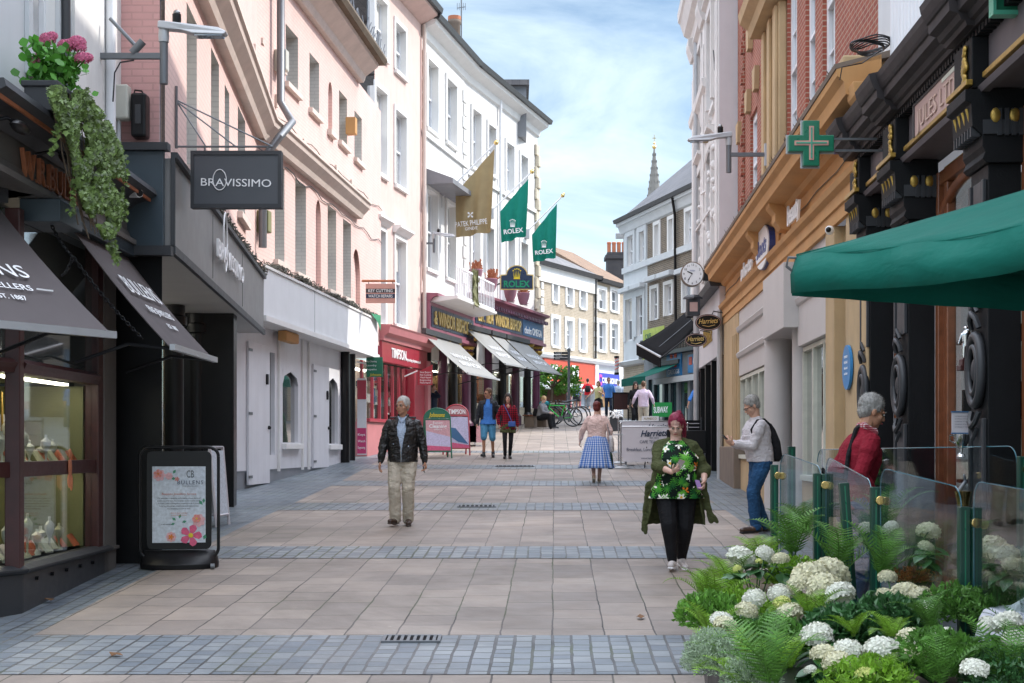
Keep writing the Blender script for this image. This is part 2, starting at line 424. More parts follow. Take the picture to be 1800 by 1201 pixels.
def textmesh(body, h, ext=.008, shear=0, width=None, bold=0, space=1, res=3):
    cu = bpy.data.curves.new('t', 'FONT'); cu.body = body; cu.size = 1; cu.extrude = 0; cu.shear = shear; cu.offset = bold; cu.resolution_u = res
    cu.space_character = space; cu.align_x = 'LEFT'
    o = bpy.data.objects.new('t', cu); COL.objects.link(o)
    me = bpy.data.meshes.new_from_object(o)
    COL.objects.unlink(o); bpy.data.objects.remove(o)
    xs = [v.co.x for v in me.vertices]; k = h/.70
    x0, x1 = min(xs), max(xs); sx = k if width is None else width/(x1-x0)
    bm = bmesh.new(); bm.from_mesh(me)
    for v in bm.verts: v.co = V(((v.co.x-x0)*sx, v.co.y*k, 0))
    bmesh.ops.remove_doubles(bm, verts=bm.verts, dist=1e-5)
    r = bmesh.ops.extrude_face_region(bm, geom=list(bm.faces))
    for e in r['geom']:
        if isinstance(e, bmesh.types.BMVert): e.co.z += ext
    m = M(); idx = {v: i for i, v in enumerate(bm.verts)}
    m.v = [v.co.copy() for v in bm.verts]; m.f = [tuple(idx[v] for v in f.verts) for f in bm.faces]
    bm.free(); w = (x1-x0)*sx
    bpy.data.meshes.remove(me)
    return m, w
def textm(body, h, mx, mat, parent, name='lettering', align='L', **k):
    t, w = textmesh(body, h, **k)
    off = {'L': 0, 'C': -w/2, 'R': -w}[align]
    t.v = [mx @ (p+V((off, 0, 0))) for p in t.v]
    return t.build(name, mat, parent, recalc=True), w
def basis(o, x, y):       # matrix with x reading direction, y up
    x = V(x).normalized(); y = V(y); z = x.cross(y).normalized(); y = z.cross(x).normalized()
    m = Matrix((( *x, 0), (*y, 0), (*z, 0), (0, 0, 0, 1))).transposed(); m.translation = V(o); return m
def wtext(W, body, u, z, h, mat, w=.02, align='L', parent=None, slope=0, up=None, name='lettering', **k):
    sg = W.sg; mx = basis((u, sg*w, z-W.z0), (-sg, 0, slope), (0, 0, 1) if up is None else (0, sg*up[0], up[1]))
    t, wd = textmesh(body, h, **k); off = {'L': 0, 'C': -wd/2, 'R': -wd}[align]
    t.v = [mx @ (p+V((off, 0, 0))) for p in t.v]
    return W.p(name, t, mat, parent)
# ================================================================ people
for nm, c in (('skin_tan', (.46,.24,.15)), ('skin_pale', (.62,.39,.31)), ('skin_mid', (.54,.32,.23)), ('skin_olive', (.42,.23,.14))): mk(nm, c, .5, var=.08, vs=14, bump=.06, bs=90, sss=.12, spec=.35)
for nm, c in (('hair_white', (.50,.48,.45)), ('hair_grey', (.30,.29,.27)), ('hair_dark', (.03,.018,.012)), ('hair_brown', (.12,.06,.03)), ('hair_magenta', (.24,.012,.05)), ('hair_auburn', (.13,.02,.018)), ('hair_blond', (.50,.33,.16))):
    n = N(nm); tc = n.tc('Object', (1, 1, .25)); n.col(n.ramp(n.noise(tc, 60, 4, .7), [(.3, tuple(x*.55 for x in c)), (.7, tuple(min(1, x*1.35) for x in c))])); n.set(.5, 0, .4); n.bump(n.noise(tc, 130, 3), .7, .006)
def cloth(name, c, rough=.85, var=.05, bump=.35, spec=.2, coat=0, bs=220):
    n = N(name); tc = n.tc(); n.col(n.ramp(n.noise(tc, 7, 5), [(.3, tuple(x*(1-var) for x in c)), (.7, tuple(x*(1+var) for x in c))])); n.set(rough, 0, spec, coat)
    h = n.math('ADD', n.math('MULTIPLY', n.noise(tc, bs, 2), .35), n.math('ADD', n.math('MULTIPLY', n.noise(tc, 22, 4, .6, 1.0), 1.2), n.math('MULTIPLY', n.noise(n.tc('Object', (1, 1, 2.2)), 7, 3, .5, 1.5), 3.0))); n.bump(h, min(1, bump*1.8), .012)
cloth('leather', (.010,.009,.009), .38, .15, .34, .45, .1, 60); cloth('khaki', (.52,.46,.37)); cloth('shirt_paleblue', (.42,.50,.62)); cloth('shirt_blue', (.06,.20,.55)); cloth('shorts_blue', (.08,.25,.40))
cloth('jacket_charcoal', (.022,.024,.03), .6, .2); cloth('leggings', (.010,.010,.012), .7, .2, .2); cloth('olive_knit', (.075,.085,.035), .9, .12, .4); cloth('pink_knit', (.78,.58,.53), .95, .05, .5, bs=120); cloth('denim', (.022,.075,.17), .85, .3, .4)
cloth('white_shirt', (.58,.55,.57), .8, .05); cloth('red_sweater', (.22,.012,.025), .9, .1); cloth('navy_suit', (.012,.02,.04), .8); cloth('shirt_lilac', (.62,.50,.60)); cloth('black_cloth', (.012,.012,.014), .8, .3); cloth('yellow_top', (.55,.50,.25)); cloth('red_tee', (.55,.02,.03)); cloth('bag_green', (.015,.05,.035), .5)
cloth('shoe_brown', (.055,.028,.018), .35, .2, .2, .5, .3); cloth('shoe_black', (.012,.012,.013), .4, .2, .2, .5); cloth('trainer', (.66,.60,.58), .6); cloth('beige_skirt', (.35,.25,.18)); cloth('tote_white', (.62,.60,.60)); cloth('bag_blue', (.04,.10,.35), .35, spec=.5)
cloth('grey_cloth', (.2,.2,.21)); cloth('teal_cloth', (.05,.3,.35)); mk('lips', (.38,.09,.09), .5, bump=0); mk('eye_white', (.6,.58,.55), .3, bump=0); mk('eye_dark', (.02,.012,.01), .2, bump=0)
def pattern(name, kind):
    n = N(name); tc = n.tc(); sx = n.new('ShaderNodeSeparateXYZ'); n.L(tc, sx.inputs[0]); x, y, z = sx.outputs
    def stripe(v, f, w, ph=0.0): return n.math('LESS_THAN', n.math('ABSOLUTE', n.math('SUBTRACT', n.math('FRACT', n.math('ADD', n.math('MULTIPLY', v, f), ph)), .5)), w)
    if kind == 'gingham':
        ang = n.math('ARCTAN2', y, x); a = stripe(ang, 30/(2*PI), .25); b = stripe(z, 26, .25)
        s = n.math('MULTIPLY', n.math('ADD', a, b), .5); c = n.ramp(s, [(0, (.70,.72,.78)), (.4, (.16,.32,.66)), (.9, (.02,.10,.42))], 'CONSTANT'); n.col(c)
    elif kind == 'plaid':
        a = stripe(x, 17, .22); b = stripe(z, 17, .22); a2 = stripe(x, 17, .03, .45); s = n.math('MULTIPLY', n.math('ADD', a, b), .5)
        c = n.ramp(s, [(0, (.30,.008,.022)), (.4, (.13,.008,.018)), (.9, (.02,.006,.01))], 'CONSTANT'); n.col(c)
    elif kind == 'check':
        a = stripe(x, 60, .25); b = stripe(z, 60, .25); s = n.math('MULTIPLY', n.math('ADD', a, b), .5); n.col(n.ramp(s, [(0, (.6,.5,.5)), (.4, (.4,.12,.13)), (.9, (.25,.03,.05))], 'CONSTANT'))
    elif kind == 'florablue':
        v = n.new('ShaderNodeTexVoronoi'); v.inputs['Scale'].default_value = 12; n.L(tc, v.inputs['Vector']); n.col(n.ramp(v.outputs['Distance'], [(0, (.6,.62,.7)), (.35, (.5,.55,.65)), (.5, (.05,.1,.3))]))
    elif kind == 'tropical':
        def leafy(sc, seed, lo, hi, c):
            mp = n.new('ShaderNodeMapping'); mp.inputs['Location'].default_value = (seed, seed*.7, seed*.3); n.L(tc, mp.inputs[0])
            vo = n.new('ShaderNodeTexVoronoi'); vo.inputs['Scale'].default_value = sc; n.L(mp.outputs[0], vo.inputs['Vector'])
            # spiky fronds: angle about the cell centre modulates the radius
            df = n.new('ShaderNodeVectorMath', operation='SUBTRACT'); n.L(mp.outputs[0], df.inputs[0]); n.L(vo.outputs['Position'], df.inputs[1])
            ss = n.new('ShaderNodeSeparateXYZ'); n.L(df.outputs[0], ss.inputs[0]); an = n.math('ARCTAN2', ss.outputs[2], ss.outputs[0])
            return vo, an
        v1, a1_ = leafy(9, 3.1, 0, 0, 0); fr = n.math('ADD', v1.outputs['Distance'], n.math('MULTIPLY', n.math('SINE', n.math('MULTIPLY', a1_, 11)), .14))
        base = n.mix((.004,.012,.008), n.ramp(n.noise(tc, 9, 2), [(.4, (.015,.13,.03)), (.6, (.08,.34,.03))]), n.math('LESS_THAN', fr, .42))
        v2, a2_ = leafy(7, 8.7, 0, 0, 0); fr2 = n.math('ADD', v2.outputs['Distance'], n.math('MULTIPLY', n.math('SINE', n.math('MULTIPLY', a2_, 14)), .12)); sel2 = n.math('MULTIPLY', n.math('LESS_THAN', fr2, .36), n.math('GREATER_THAN', n.noise(tc, 6, 1), .5))
        base = n.mix(base, (.16,.45,.06), sel2)
        v4, a4 = leafy(6, 5.3, 0, 0, 0); fr4 = n.math('ADD', v4.outputs['Distance'], n.math('MULTIPLY', n.math('SINE', n.math('MULTIPLY', a4, 5)), .12)); c4 = n.math('MULTIPLY', n.math('LESS_THAN', fr4, .2), n.math('GREATER_THAN', n.noise(tc, 5, 1), .53)); base = n.mix(base, (.75,.20,.02), c4)
        v3, a3 = leafy(8, 1.7, 0, 0, 0); fr3 = n.math('ADD', v3.outputs['Distance'], n.math('MULTIPLY', n.math('SINE', n.math('MULTIPLY', a3, 5)), .10)); keep = n.math('GREATER_THAN', n.noise(tc, 4.5, 1), .48)
        base = n.mix(base, (.85,.83,.74), n.math('MULTIPLY', n.math('LESS_THAN', fr3, .30), keep)); base = n.mix(base, (.85,.50,.05), n.math('MULTIPLY', n.math('LESS_THAN', v3.outputs['Distance'], .12), keep))
        n.col(base)
    n.set(.8, 0, .2); n.bump(n.noise(tc, 25, 4, .6, 1.0), .35, .008)
for k in ('gingham', 'plaid', 'check', 'florablue', 'tropical'): pattern(k, k)

def ik(a, b, l1, l2, hint):
    a, b = V(a), V(b); t = b-a; d = min(t.length, (l1+l2)*.995); t.normalize(); b = a+t*d
    q = (l1*l1-l2*l2+d*d)/(2*d); h = math.sqrt(max(0, l1*l1-q*q)); s = V(hint)-t*V(hint).dot(t); s.normalize()
    return a+t*q+s*h, b
class Person:
    def __init__(s, label, px, py, d=None, H=1.75, yaw=0, vox=.008, g=1.0, lean=0, head=(0, 0), hands=None, feet=None, skin='skin_mid', shw=1.0, gz_off=0, elbow=None, arm_g=None, hip=1.0, group=None, handpose=None, leg_g=None, sit=0, crouch=0, belly=0):
        c = G(px, py) if d is None else P(px, py, d); z = gz(c.y)+gz_off
        s.t = thing('person', label, 'person', (c.x, c.y, z), math.radians(yaw), group); s.k = H/1.75; s.t.scale = (s.k,)*3
        s.g, s.lean, s.vox, s.skin, s.shw, s.hip, s.sit = g, math.radians(lean), vox, skin, shw, hip, sit; s.belly = belly
        s.pz = .93-crouch
        s.ag = arm_g or g; s.lg = leg_g or g; B = s.bend; s.hd = head
        s.S = {q: B(V((q*.165*shw, .01, 1.378))) for q in (1, -1)}
        hands = hands or {}; feet = feet or {}; elbow = elbow or {}; handpose = handpose or {}
        s.E, s.W_, s.K_, s.A_, s.HP = {}, {}, {}, {}, {}
        for q, nm in ((1, 'L'), (-1, 'R')):
            tgt = V(hands.get(nm, (q*.25*max(shw, .9+.1*g), -.06, .86)))
            s.E[q], s.W_[q] = ik(s.S[q], tgt, .285, .25, elbow.get(nm, (q*.35, 1, -.2)))
            hp = V((q*.088*hip, 0, s.pz-.02)); f = feet.get(nm, (q*.09, 0, .09, 0))
            s.K_[q], s.A_[q] = ik(hp, V(f[:3]), .43, .42, (q*.05, -1, .05)); s.HP[q] = hp
        s.ftoe = {q: (feet.get(nm, (0, 0, 0, 0))+(0,))[3:5] for q, nm in ((1, 'L'), (-1, 'R'))}
        hc = B(V((0, -.012, 1.615))); s.Hm = Matrix.Translation(hc) @ Matrix.Rotation(math.radians(head[0]), 4, 'Z') @ Matrix.Rotation(s.lean*.6+math.radians(head[1]), 4, 'X')
        s.neckp = B(V((0, .012, 1.44)))
        m = M(); g_ = g
        b = belly
        m.loft([(0, 0, .82, .12*hip, .09), (0, 0, .90, .155*hip, .11*g_), (0, -b*.5, 1.05, .135*g_, .10*g_+b*.5), (0, 0, 1.25, .155*g_, .11*g_), (0, .01, 1.36, .155*shw, .088*g_), (0, .01, 1.415, .12*shw, .068), (0, .01, 1.46, .06, .055)], fn=B)
        m.cap(s.neckp, s.Hm @ V((0, .015, -.06)), .060*(.8+.2*g_), .054*(.8+.2*g_))
        h = lambda p: s.Hm @ V(p); r3 = s.Hm.to_3x3()
        fat = 1+(g_-1)*.35
        m.ball(h((0, .012, .035)), .075, .096, .098, 18, rot=r3); m.ball(h((0, -.028, -.045)), .058*fat, .066, .074, 16, rot=r3); m.ball(h((0, -.064, -.090)), .027*fat, .026, .026, 10, rot=r3)
        for q in (1, -1):
            m.ball(h((q*.038*fat, -.055, -.028)), .026*fat, .026, .026, 10, rot=r3); m.ball(h((q*.076, .012, -.008)), .010, .020, .032, 8, rot=r3); m.cap(h((q*.012, -.088, .022)), h((q*.045, -.076, .018)), .012, .009, n=8)
        m.cap(h((0, -.088, .012)), h((0, -.108, -.026)), .009, .014, n=8); m.ball(h((0, -.098, -.032)), .018, .013, .010, 8, rot=r3); m.ball(h((0, -.088, -.058)), .024, .012, .013, 8, rot=r3)
        if fat > 1.1: m.ball(h((0, -.045, -.115)), .055, .05, .03, 12, rot=r3)
        ag = s.ag
        for q, nm in ((1, 'L'), (-1, 'R')):
            m.cap(s.S[q], s.E[q], .050*ag, .040*ag); m.cap(s.E[q], s.W_[q], .041*ag, .026*(.7+.3*ag)); s.hand(m, q, handpose.get(nm, {}))
            m.cap(s.HP[q], s.K_[q], .074*s.lg, .049*s.lg); m.cap(s.K_[q], s.A_[q], .049*s.lg, .034*(.6+.4*s.lg)); mid = s.K_[q].lerp(s.A_[q], .3)+V((0, .018, 0)); m.ball(mid, .040*s.lg, .042*s.lg, .10)
            a, toe = s.foot(q); m.cap(a+V((0, .02, -.03)), toe, .035, .028)
        s.body = m.build('body', skin, s.t, vox=vox, sm=3)
        s.face(h, r3)
    def bend(s, p):
        p = V(p); z = p.z-.93
        if z <= 0 or not s.lean: return V((p.x, p.y, p.z-(.93-s.pz)))
        a = s.lean*min(1, z/.25+.2); c, q = math.cos(a), math.sin(a)
        return V((p.x, p.y*c-z*q, s.pz+p.y*q+z*c))
    def foot(s, q):
        a = s.A_[q]; ty, tp = (s.ftoe[q]+(0, 0))[:2] if s.ftoe[q] else (0, 0); ty, tp = math.radians(ty), math.radians(tp)
        d = V((math.sin(ty)*math.cos(tp), -math.cos(ty)*math.cos(tp), -math.sin(tp))); return a+V((0, 0, -.025)), a+V((0, 0, -.055))+d*.17
    def face(s, h, r3):
        m = M()
        for q in (1, -1): m.ball(h((q*.031, -.086, .004)), .014, .006, .007, 8, rot=r3)
        m.build('eyes', 'eye_white', s.t, smooth=60); m = M()
        for q in (1, -1): m.ball(h((q*.031, -.0915, .004)), .007, .003, .007, 8, rot=r3)
        m.build('irises', 'eye_dark', s.t, smooth=60); m = M()
        m.cap(h((-.018, -.099, -.060)), h((.018, -.099, -.060)), .0055, .0055, n=8); m.build('lips', 'lips', s.t, smooth=60)
    def brows(s, mat):
        m = M(); h = lambda p: s.Hm @ V(p)
        for q in (1, -1): m.tube([h((q*.013, -.100, .026)), h((q*.032, -.097, .031)), h((q*.050, -.084, .025))], .0045, 6)
        m.build('eyebrows', mat, s.t, smooth=60)
    def hand(s, m, q, hp):
        w = s.W_[q]; fd = (w-s.E[q]).normalized(); d = V(hp.get('d', fd)).normalized(); nrm = V(hp.get('n', (-q*1.0, 0, 0))); nrm = (nrm-d*nrm.dot(d)).normalized()
        sd = d.cross(nrm).normalized(); curl = hp.get('curl', 25)
        if hp.get('flip', 0): sd = -sd
        fwd = V((0, -1, 0)) if 'd' not in hp else V(hp.get('t', (0, -1, 0)))
        if sd.dot(fwd) < 0: sd = -sd      # sd points to the thumb side
        pc = w+d*.045; m.cap(w, pc+d*.02, .024, .034, flat=(nrm, .48)); m.cap(pc+d*.025+sd*.018, pc+d*.025-sd*.022, .018, .016, flat=(nrm, .75), n=8)
        for i, (o, L1) in enumerate(((.030, .072), (.010, .080), (-.010, .074), (-.029, .058))):
            b = w+d*.080+sd*o; cu = math.radians(curl+i*4); d1 = (d*math.cos(cu)+nrm*math.sin(cu)).normalized(); c2 = cu*2.3; d2 = (d*math.cos(c2)+nrm*math.sin(c2)).normalized()
            j = b+d1*L1*.5; m.cap(b-d*.015, j, .0100, .0092, n=8); m.cap(j, j+d2*L1*.5, .0092, .0078, n=8)
        tb = w+d*.025+sd*.028; t1 = tb+(d*.55+sd*.75+nrm*.3).normalized()*.036; m.cap(tb-sd*.01, t1, .0125, .011, n=8); m.cap(t1, t1+(d*.8+sd*.25+nrm*(.3+curl/80)).normalized()*.030, .011, .009, n=8)
        s.palm = getattr(s, 'palm', {}); s.palm[q] = (pc+d*.03+nrm*.03, d, nrm, sd)
    # ---- garments
    def torso(s, name, mat, z0=.86, pad=.014, neck=1.475, sleeve='long', disp=.012, cuff=.03, flare=0, vneck=0, vox=None, chest=1.0, yk=1.0, dsz=.09):
        g, p, B = s.g, pad, s.bend; m = M(); b = s.belly
        rg = [(0, 0, z0, .165*s.hip*max(1, g*.9)+p+flare, .118*g+p+flare), (0, -b*.4, .98, .150*g*.9+.1*.15*s.hip+p+flare*.5, .112*g+p+b*.4), (0, -b*.5, 1.08, .143*g+p, .108*g+p+b*.5), (0, -.0-b*.2, 1.25, .163*g*chest+p, .118*g+p+b*.2), (0, .005, 1.33, .168*s.shw+p, .106*g+p), (0, .008, 1.385, .150*s.shw+p*.8, .084*g+p*.8), (0, .01, 1.425, .112*s.shw+p*.6, .066+p*.7), (0, .012, 1.452, .078+p*.4, .058+p*.6), (0, .012, neck, .058+p*.4, .052+p*.6)]
        rg = [x for x in rg if x[2] >= z0]; m.loft(rg, fn=B)
        s.sleeves(m, sleeve, p, cuff); return m.build(name, mat, s.t, vox=vox or s.vox, disp=disp, dsz=dsz, sm=4)
    def sleeves(s, m, kind, p, cuff=.03):
        ag = s.ag
        for q in (1, -1):
            if kind == 'none': continue
            sh = s.S[q]; r0 = max(.040+.012*ag+p*.45, .050*ag+.014); m.ball(sh+V((-q*.012, 0, -.006)), r0, r0, r0*.95)
            if kind == 'short': m.cap(sh, sh.lerp(s.E[q], .75), r0*.96, .050*ag+p); continue
            m.cap(sh, sh.lerp(s.E[q], .35), r0*.96, .049*ag+p); m.cap(sh.lerp(s.E[q], .35), s.E[q], .048*ag+p*.8, .041*ag+p*.65)
            if kind == 'long': e = s.E[q].lerp(s.W_[q], .97); m.cap(s.E[q], s.E[q].lerp(s.W_[q], .75), .042*ag+p*.65, .031*ag+p*.6); m.cap(s.E[q].lerp(s.W_[q], .75), e, .031*ag+p*.6, cuff)
            if kind == 'elbow': m.cap(s.E[q], s.E[q].lerp(s.W_[q], .30), .046*ag+p, .046*ag+p)
    def jacket(s, name, mat, z0=.86, pad=.032, th=.02, gap=(.25, .30, .35, .45, .5, .5), sleeve='long', disp=.02, flare=0, dsz=.07, coll=True, cuff=.036):
        g, p, B = s.g, pad, s.bend; m = M(); b = s.belly
        zs = [z0, 1.0, 1.12, 1.28, 1.36, 1.415]; zs = [z0+(1.0-z0)*0 if i == 0 else z for i, z in enumerate(zs)]
        rx = [.160*s.hip*max(1, g*.92)+p+flare, .152*g+p+flare*.4, .152*g+p, .170*g+p, .168*s.shw+p*.9, .128*s.shw+p*.6]; ry = [.118*g+p+flare, .115*g+p+b*.4, .112*g+p+b*.5, .122*g+p+b*.2, .104*g+p, .082*g+p]
        rings = [(0, .004 if i else 0, z, x, y) for i, (z, x, y) in enumerate(zip(zs, rx, ry))]
        m.shell(rings+[(0, .012, 1.465, .078, .072)], list(gap)+[gap[-1]+.1], th, fn=B)
        s.sleeves(m, sleeve, p*.75, cuff)
        if coll:
            for q in (1, -1): m.cap(B(V((q*.055, -.02, 1.49))), B(V((q*.075, -.105*g-.02, 1.36))), .016, .022, flat=(V((0, 1, 0)), .6)); 
            m.cap(B(V((-.06, .03, 1.485))), B(V((.06, .03, 1.485))), .022, .022)
        return m.build(name, mat, s.t, vox=s.vox*.9, disp=disp, dsz=dsz, sm=3)
    def legs(s, name, mat, p=.014, to=1.0, disp=.012, knee=.058, ank=.052, thigh=.088, z1=.97, dsz=.08):
        m = M(); lg = s.lg
        m.loft([(0, 0, .80, .13*s.hip+p, .095*lg+p), (0, 0, .88, .158*s.hip+p, .112*s.g+p), (0, 0, z1, .148*s.hip*.6+.148*s.g*.4+p, .108*s.g+p)], fn=s.bend)
        for q in (1, -1):
            m.cap(s.HP[q]+V((0, 0, -.02)), s.K_[q], thigh*lg+p, knee*lg+p)
            if to > .5: m.cap(s.K_[q], s.K_[q].lerp(s.A_[q], min(1, (to-.5)*2)), knee*lg+p, ank*(.5+.5*lg)+p)
        return m.build(name, mat, s.t, vox=s.vox, disp=disp, dsz=dsz, sm=3)
    def shoes(s, mat, size=1.0, sole='eye_white', hi=0):
        for q in (1, -1):
            a, toe = s.foot(q); m = M(); dd = (toe-a); dd.z = 0; dd.normalize(); heel = a+V((0, 0, 0))-dd*.045; toe = toe+dd*.03
            fz = min(a.z, toe.z)
            m.cap(heel+V((0, 0, -.012)), toe+V((0, 0, .006)), .040*size, .036*size, flat=(V((0, 0, 1)), .85)); m.cap(a+V((0, 0, .02+hi)), a+dd*.05-V((0, 0, .015)), .042*size, .046*size)
            o = m.build('shoe', mat, s.t, vox=max(.005, s.vox*.8), sm=2)
            n = M(); n.cap(heel+V((0, 0, -.038)), toe+V((0, 0, -.022)), .042*size, .038*size, flat=(V((0, 0, 1)), .38)); n.build('sole', sole, o, smooth=60)
    def hair(s, style, mat, disp=.009):
        m = M(); h = lambda p: s.Hm @ V(p); r3 = s.Hm.to_3x3()
        if style == 'short':
            m.ball(h((0, .024, .052)), .083, .104, .093, 18, rot=r3); m.ball(h((0, .055, .0)), .074, .058, .075, 14, rot=r3)
            for q in (1, -1): m.ball(h((q*.066, .008, .035)), .016, .05, .045, 10, rot=r3)
        if style in ('bob', 'long', 'pony', 'crop'):
            if style == 'pony': m.ball(h((0, .030, .050)), .084, .108, .094, 18, rot=r3)
            else: m.ball(h((0, .022, .054)), .088, .109, .096, 18, rot=r3)
            for q in (1, -1): m.ball(h((q*.060, -.030 if style != 'pony' else .0, .045)), .026, .05, .05, 10, rot=r3)
        if style == 'crop': m.ball(h((0, .05, -.01)), .078, .066, .085, 14, rot=r3)
        if style == 'bob':
            m.ball(h((0, .045, -.03)), .088, .075, .10, 14, rot=r3)
            for q in (1, -1): m.cap(h((q*.075, 0, .02)), h((q*.078, -.005, -.09)), .03, .028)
        if style == 'long':
            for q in (1, -1): m.cap(h((q*.078, .0, .02)), h((q*.092, -.0, -.14)), .030, .036); m.cap(h((q*.092, .0, -.14)), h((q*.105, -.02, -.25)), .036, .022)
            m.cap(h((0, .06, 0)), h((0, .06, -.2)), .07, .08)
        if style == 'pony':
            m.ball(h((0, .035, .01)), .080, .088, .085, 14, rot=r3); m.ball(h((.01, .105, .085)), .035, .04, .035, 10, rot=r3)
            m.cap(h((.03, .12, .10)), h((.075, .12, -.04)), .035, .040); m.cap(h((.075, .12, -.04)), h((.09, .10, -.20)), .038, .018)
        o = m.build('hair', mat, s.t, vox=min(.007, s.vox), disp=min(disp, .010), dsz=.03, sm=2)
        if s.vox < .008:
            me = o.data; vs = me.vertices; st = M(); rr = random.Random(5); L_ = .016 if style in ('short', 'crop') else .028; c0 = h((0, 0, .02)); dn = V((0, 0, -1)) if style != 'short' else V((0, .1, .15))
            for _ in range(1500 if s.vox < .006 else 700):
                v = vs[rr.randrange(len(vs))]; n_ = v.normal; d = (n_*rr.uniform(.15, .7)+dn*rr.uniform(.2, 1.0)+V((rr.gauss(0, .35), rr.gauss(0, .35), rr.gauss(0, .3)))).normalized(); q = d.cross(n_)
                if q.length < .05: continue
                q.normalize(); b = v.co-n_*.002; st.add([b-q*.0016, b+q*.0016, b+d*L_*rr.uniform(.6, 1.3)], [(0, 1, 2)])
            st.build('hair_strands', mat, o, recalc=False)
        return o
    def add(s, name, m, mat, **k): return m.build(name, mat, s.t, **k)
    def glasses(s, mat='eye_dark', sun=True):
        m = M(); h = lambda p: s.Hm @ V(p); r3 = s.Hm.to_3x3()
        for q in (1, -1):
            if sun: m.ball(h((q*.032, -.100, .004)), .026, .006, .018, 10, rot=r3)
            else: m.tube([h((q*.032+.022*math.cos(a), -.102, .002+.016*math.sin(a))) for a in [2*PI*j/12 for j in range(13)]], .0022, 5)
            m.tube([h((q*.056, -.095, .008)), h((q*.079, .01, .006))], .003, 5)
        m.tube([h((-.01, -.108, .008)), h((.01, -.108, .008))], .003, 5); m.build('glasses', mat, s.t, smooth=60)
    def world(s, p): return Matrix.Translation(s.t.location) @ Matrix.Rotation(s.t.rotation_euler.z, 4, 'Z') @ Matrix.Scale(s.k, 4) @ V(p)
def held(name, label, cat, p, q, mesh, mat, off=(0, 0, 0)):
    o = mesh.build(name, mat, loc=None); 
    o.location = p.t.location; o.rotation_euler = (0, 0, p.t.rotation_euler.z); o.scale = p.t.scale; return tag(o, label, cat)
VN, VF = .0052, .010
def slab(c, d, n_, s_, L_, W_, T_):      # little box oriented by a direction, a normal and a side
    m = M(); c, d, n_, s_ = V(c), V(d).normalized(), V(n_).normalized(), V(s_).normalized()
    return m.add([c+d*a*L_/2+s_*b*W_/2+n_*e*T_/2 for a in (-1, 1) for b in (-1, 1) for e in (-1, 1)], [(0,1,3,2),(4,6,7,5),(0,4,5,1),(2,3,7,6),(0,2,6,4),(1,5,7,3)])

# 1 the man in a leather jacket
p = Person('older man in a black leather jacket and pale chinos walking towards the viewer', 708, 924, H=1.73, yaw=-4, vox=VN, g=1.13, head=(-24, 0), shw=1.08, belly=.03, skin='skin_tan',
    hands={'L': (.31, -.04, .855), 'R': (-.30, -.10, .82)}, feet={'L': (.075, .02, .09, 8, 0), 'R': (-.085, -.10, .10, -12, -8)}, elbow={'L': (.8, .8, 0), 'R': (-.8, .8, 0)}, handpose={'L': {'curl': 32}, 'R': {'curl': 14}})
p.torso('shirt', 'shirt_paleblue', pad=.010, disp=.01, sleeve='none'); p.jacket('jacket', 'leather', z0=.86, gap=(.03, .04, .12, .28, .36, .42), disp=.026, dsz=.055, pad=.034)
p.legs('trousers', 'khaki', p=.018, disp=.03, dsz=.07, ank=.055); p.shoes('shoe_brown', 1.05, 'shoe_brown'); p.hair('short', 'hair_white', .012); p.brows('hair_grey')
p.add('zip', M().tube([p.bend(V((0, -.165, .87))), p.bend(V((0, -.19, 1.0))), p.bend(V((0, -.19, 1.1)))], .005, 6), 'light_metal'); p.add('collar', M().cap((-.05, -.055, 1.47), (-.015, -.10, 1.40), .012, .010).cap((.05, -.055, 1.47), (.015, -.10, 1.40), .012, .010), 'shirt_paleblue', smooth=60)
for q in (-1, 1): p.add('pocket_flap', slab(p.bend(V((q*.10, -.168, 1.24))), (1, 0, 0), (q*.35, -1, 0), (0, 0, 1), .10, .03, .012), 'leather', bevel=.003); p.add('epaulette', M().cap(p.S[q]+V((-q*.01, 0, .082)), p.S[q]+V((-q*.09, 0, .085)), .014, .012), 'leather', smooth=60)
pc, d, n_, sd = p.palm[1]; held('phone', 'black phone in the left hand of the man in leather', 'phone', p, 1, slab(pc, d, sd.cross(d), sd, .13, .065, .01), 'black_paint')

# 2 the woman in the green floral top
p = Person('woman with magenta ponytail in a tropical print top and olive cardigan looking at her phone', 1188, 1001, H=1.61, yaw=-3, vox=VN, g=1.50, head=(-6, 26), shw=1.12, skin='skin_pale', arm_g=1.22, hip=1.30, leg_g=1.52, belly=.07,
    hands={'R': (-.07, -.37, 1.10), 'L': (.30, -.20, 1.00)}, feet={'R': (-.045, -.10, .10, -8, -6), 'L': (.075, .16, .11, 8, 10)}, elbow={'R': (-.9, .6, -.2), 'L': (.4, 1, 0)},
    handpose={'R': {'d': (.8, -.35, .35), 'n': (.1, .6, .8), 't': (-.3, 0, 1), 'curl': 48}, 'L': {'d': (-.1, -.5, -1), 'n': (-1, 0, 0), 'curl': 40}})
p.torso('floral_top', 'tropical', z0=.80, pad=.012, neck=1.40, sleeve='none', disp=.012, flare=.02); p.legs('leggings', 'leggings', p=.010, disp=.006, thigh=.080, knee=.056, ank=.036, to=.97); p.shoes('trainer', 1.0, 'pure_white')
m = M(); B = p.bend
rg = [(0, .05, .50, .335, .24), (0, .04, .66, .32, .235), (0, .03, .82, .305, .235), (0, .02, 1.0, .275, .22), (0, .01, 1.15, .255, .20), (0, .01, 1.28, .238, .185), (0, .01, 1.36, .225, .15), (0, .01, 1.41, .17, .115), (0, .012, 1.445, .105, .09)]
gp = (1.35, 1.15, 1.05, .82, .72, .70, .74, .80, .95); m.shell(rg, gp, .018, fn=B); p.sleeves(m, 'elbow', .020)
for q in (-1, 1): m.cap(p.S[q]+V((0, 0, -.01)), B(V((q*.09, .02, 1.43))), .085, .055)
q = (-1, 1)
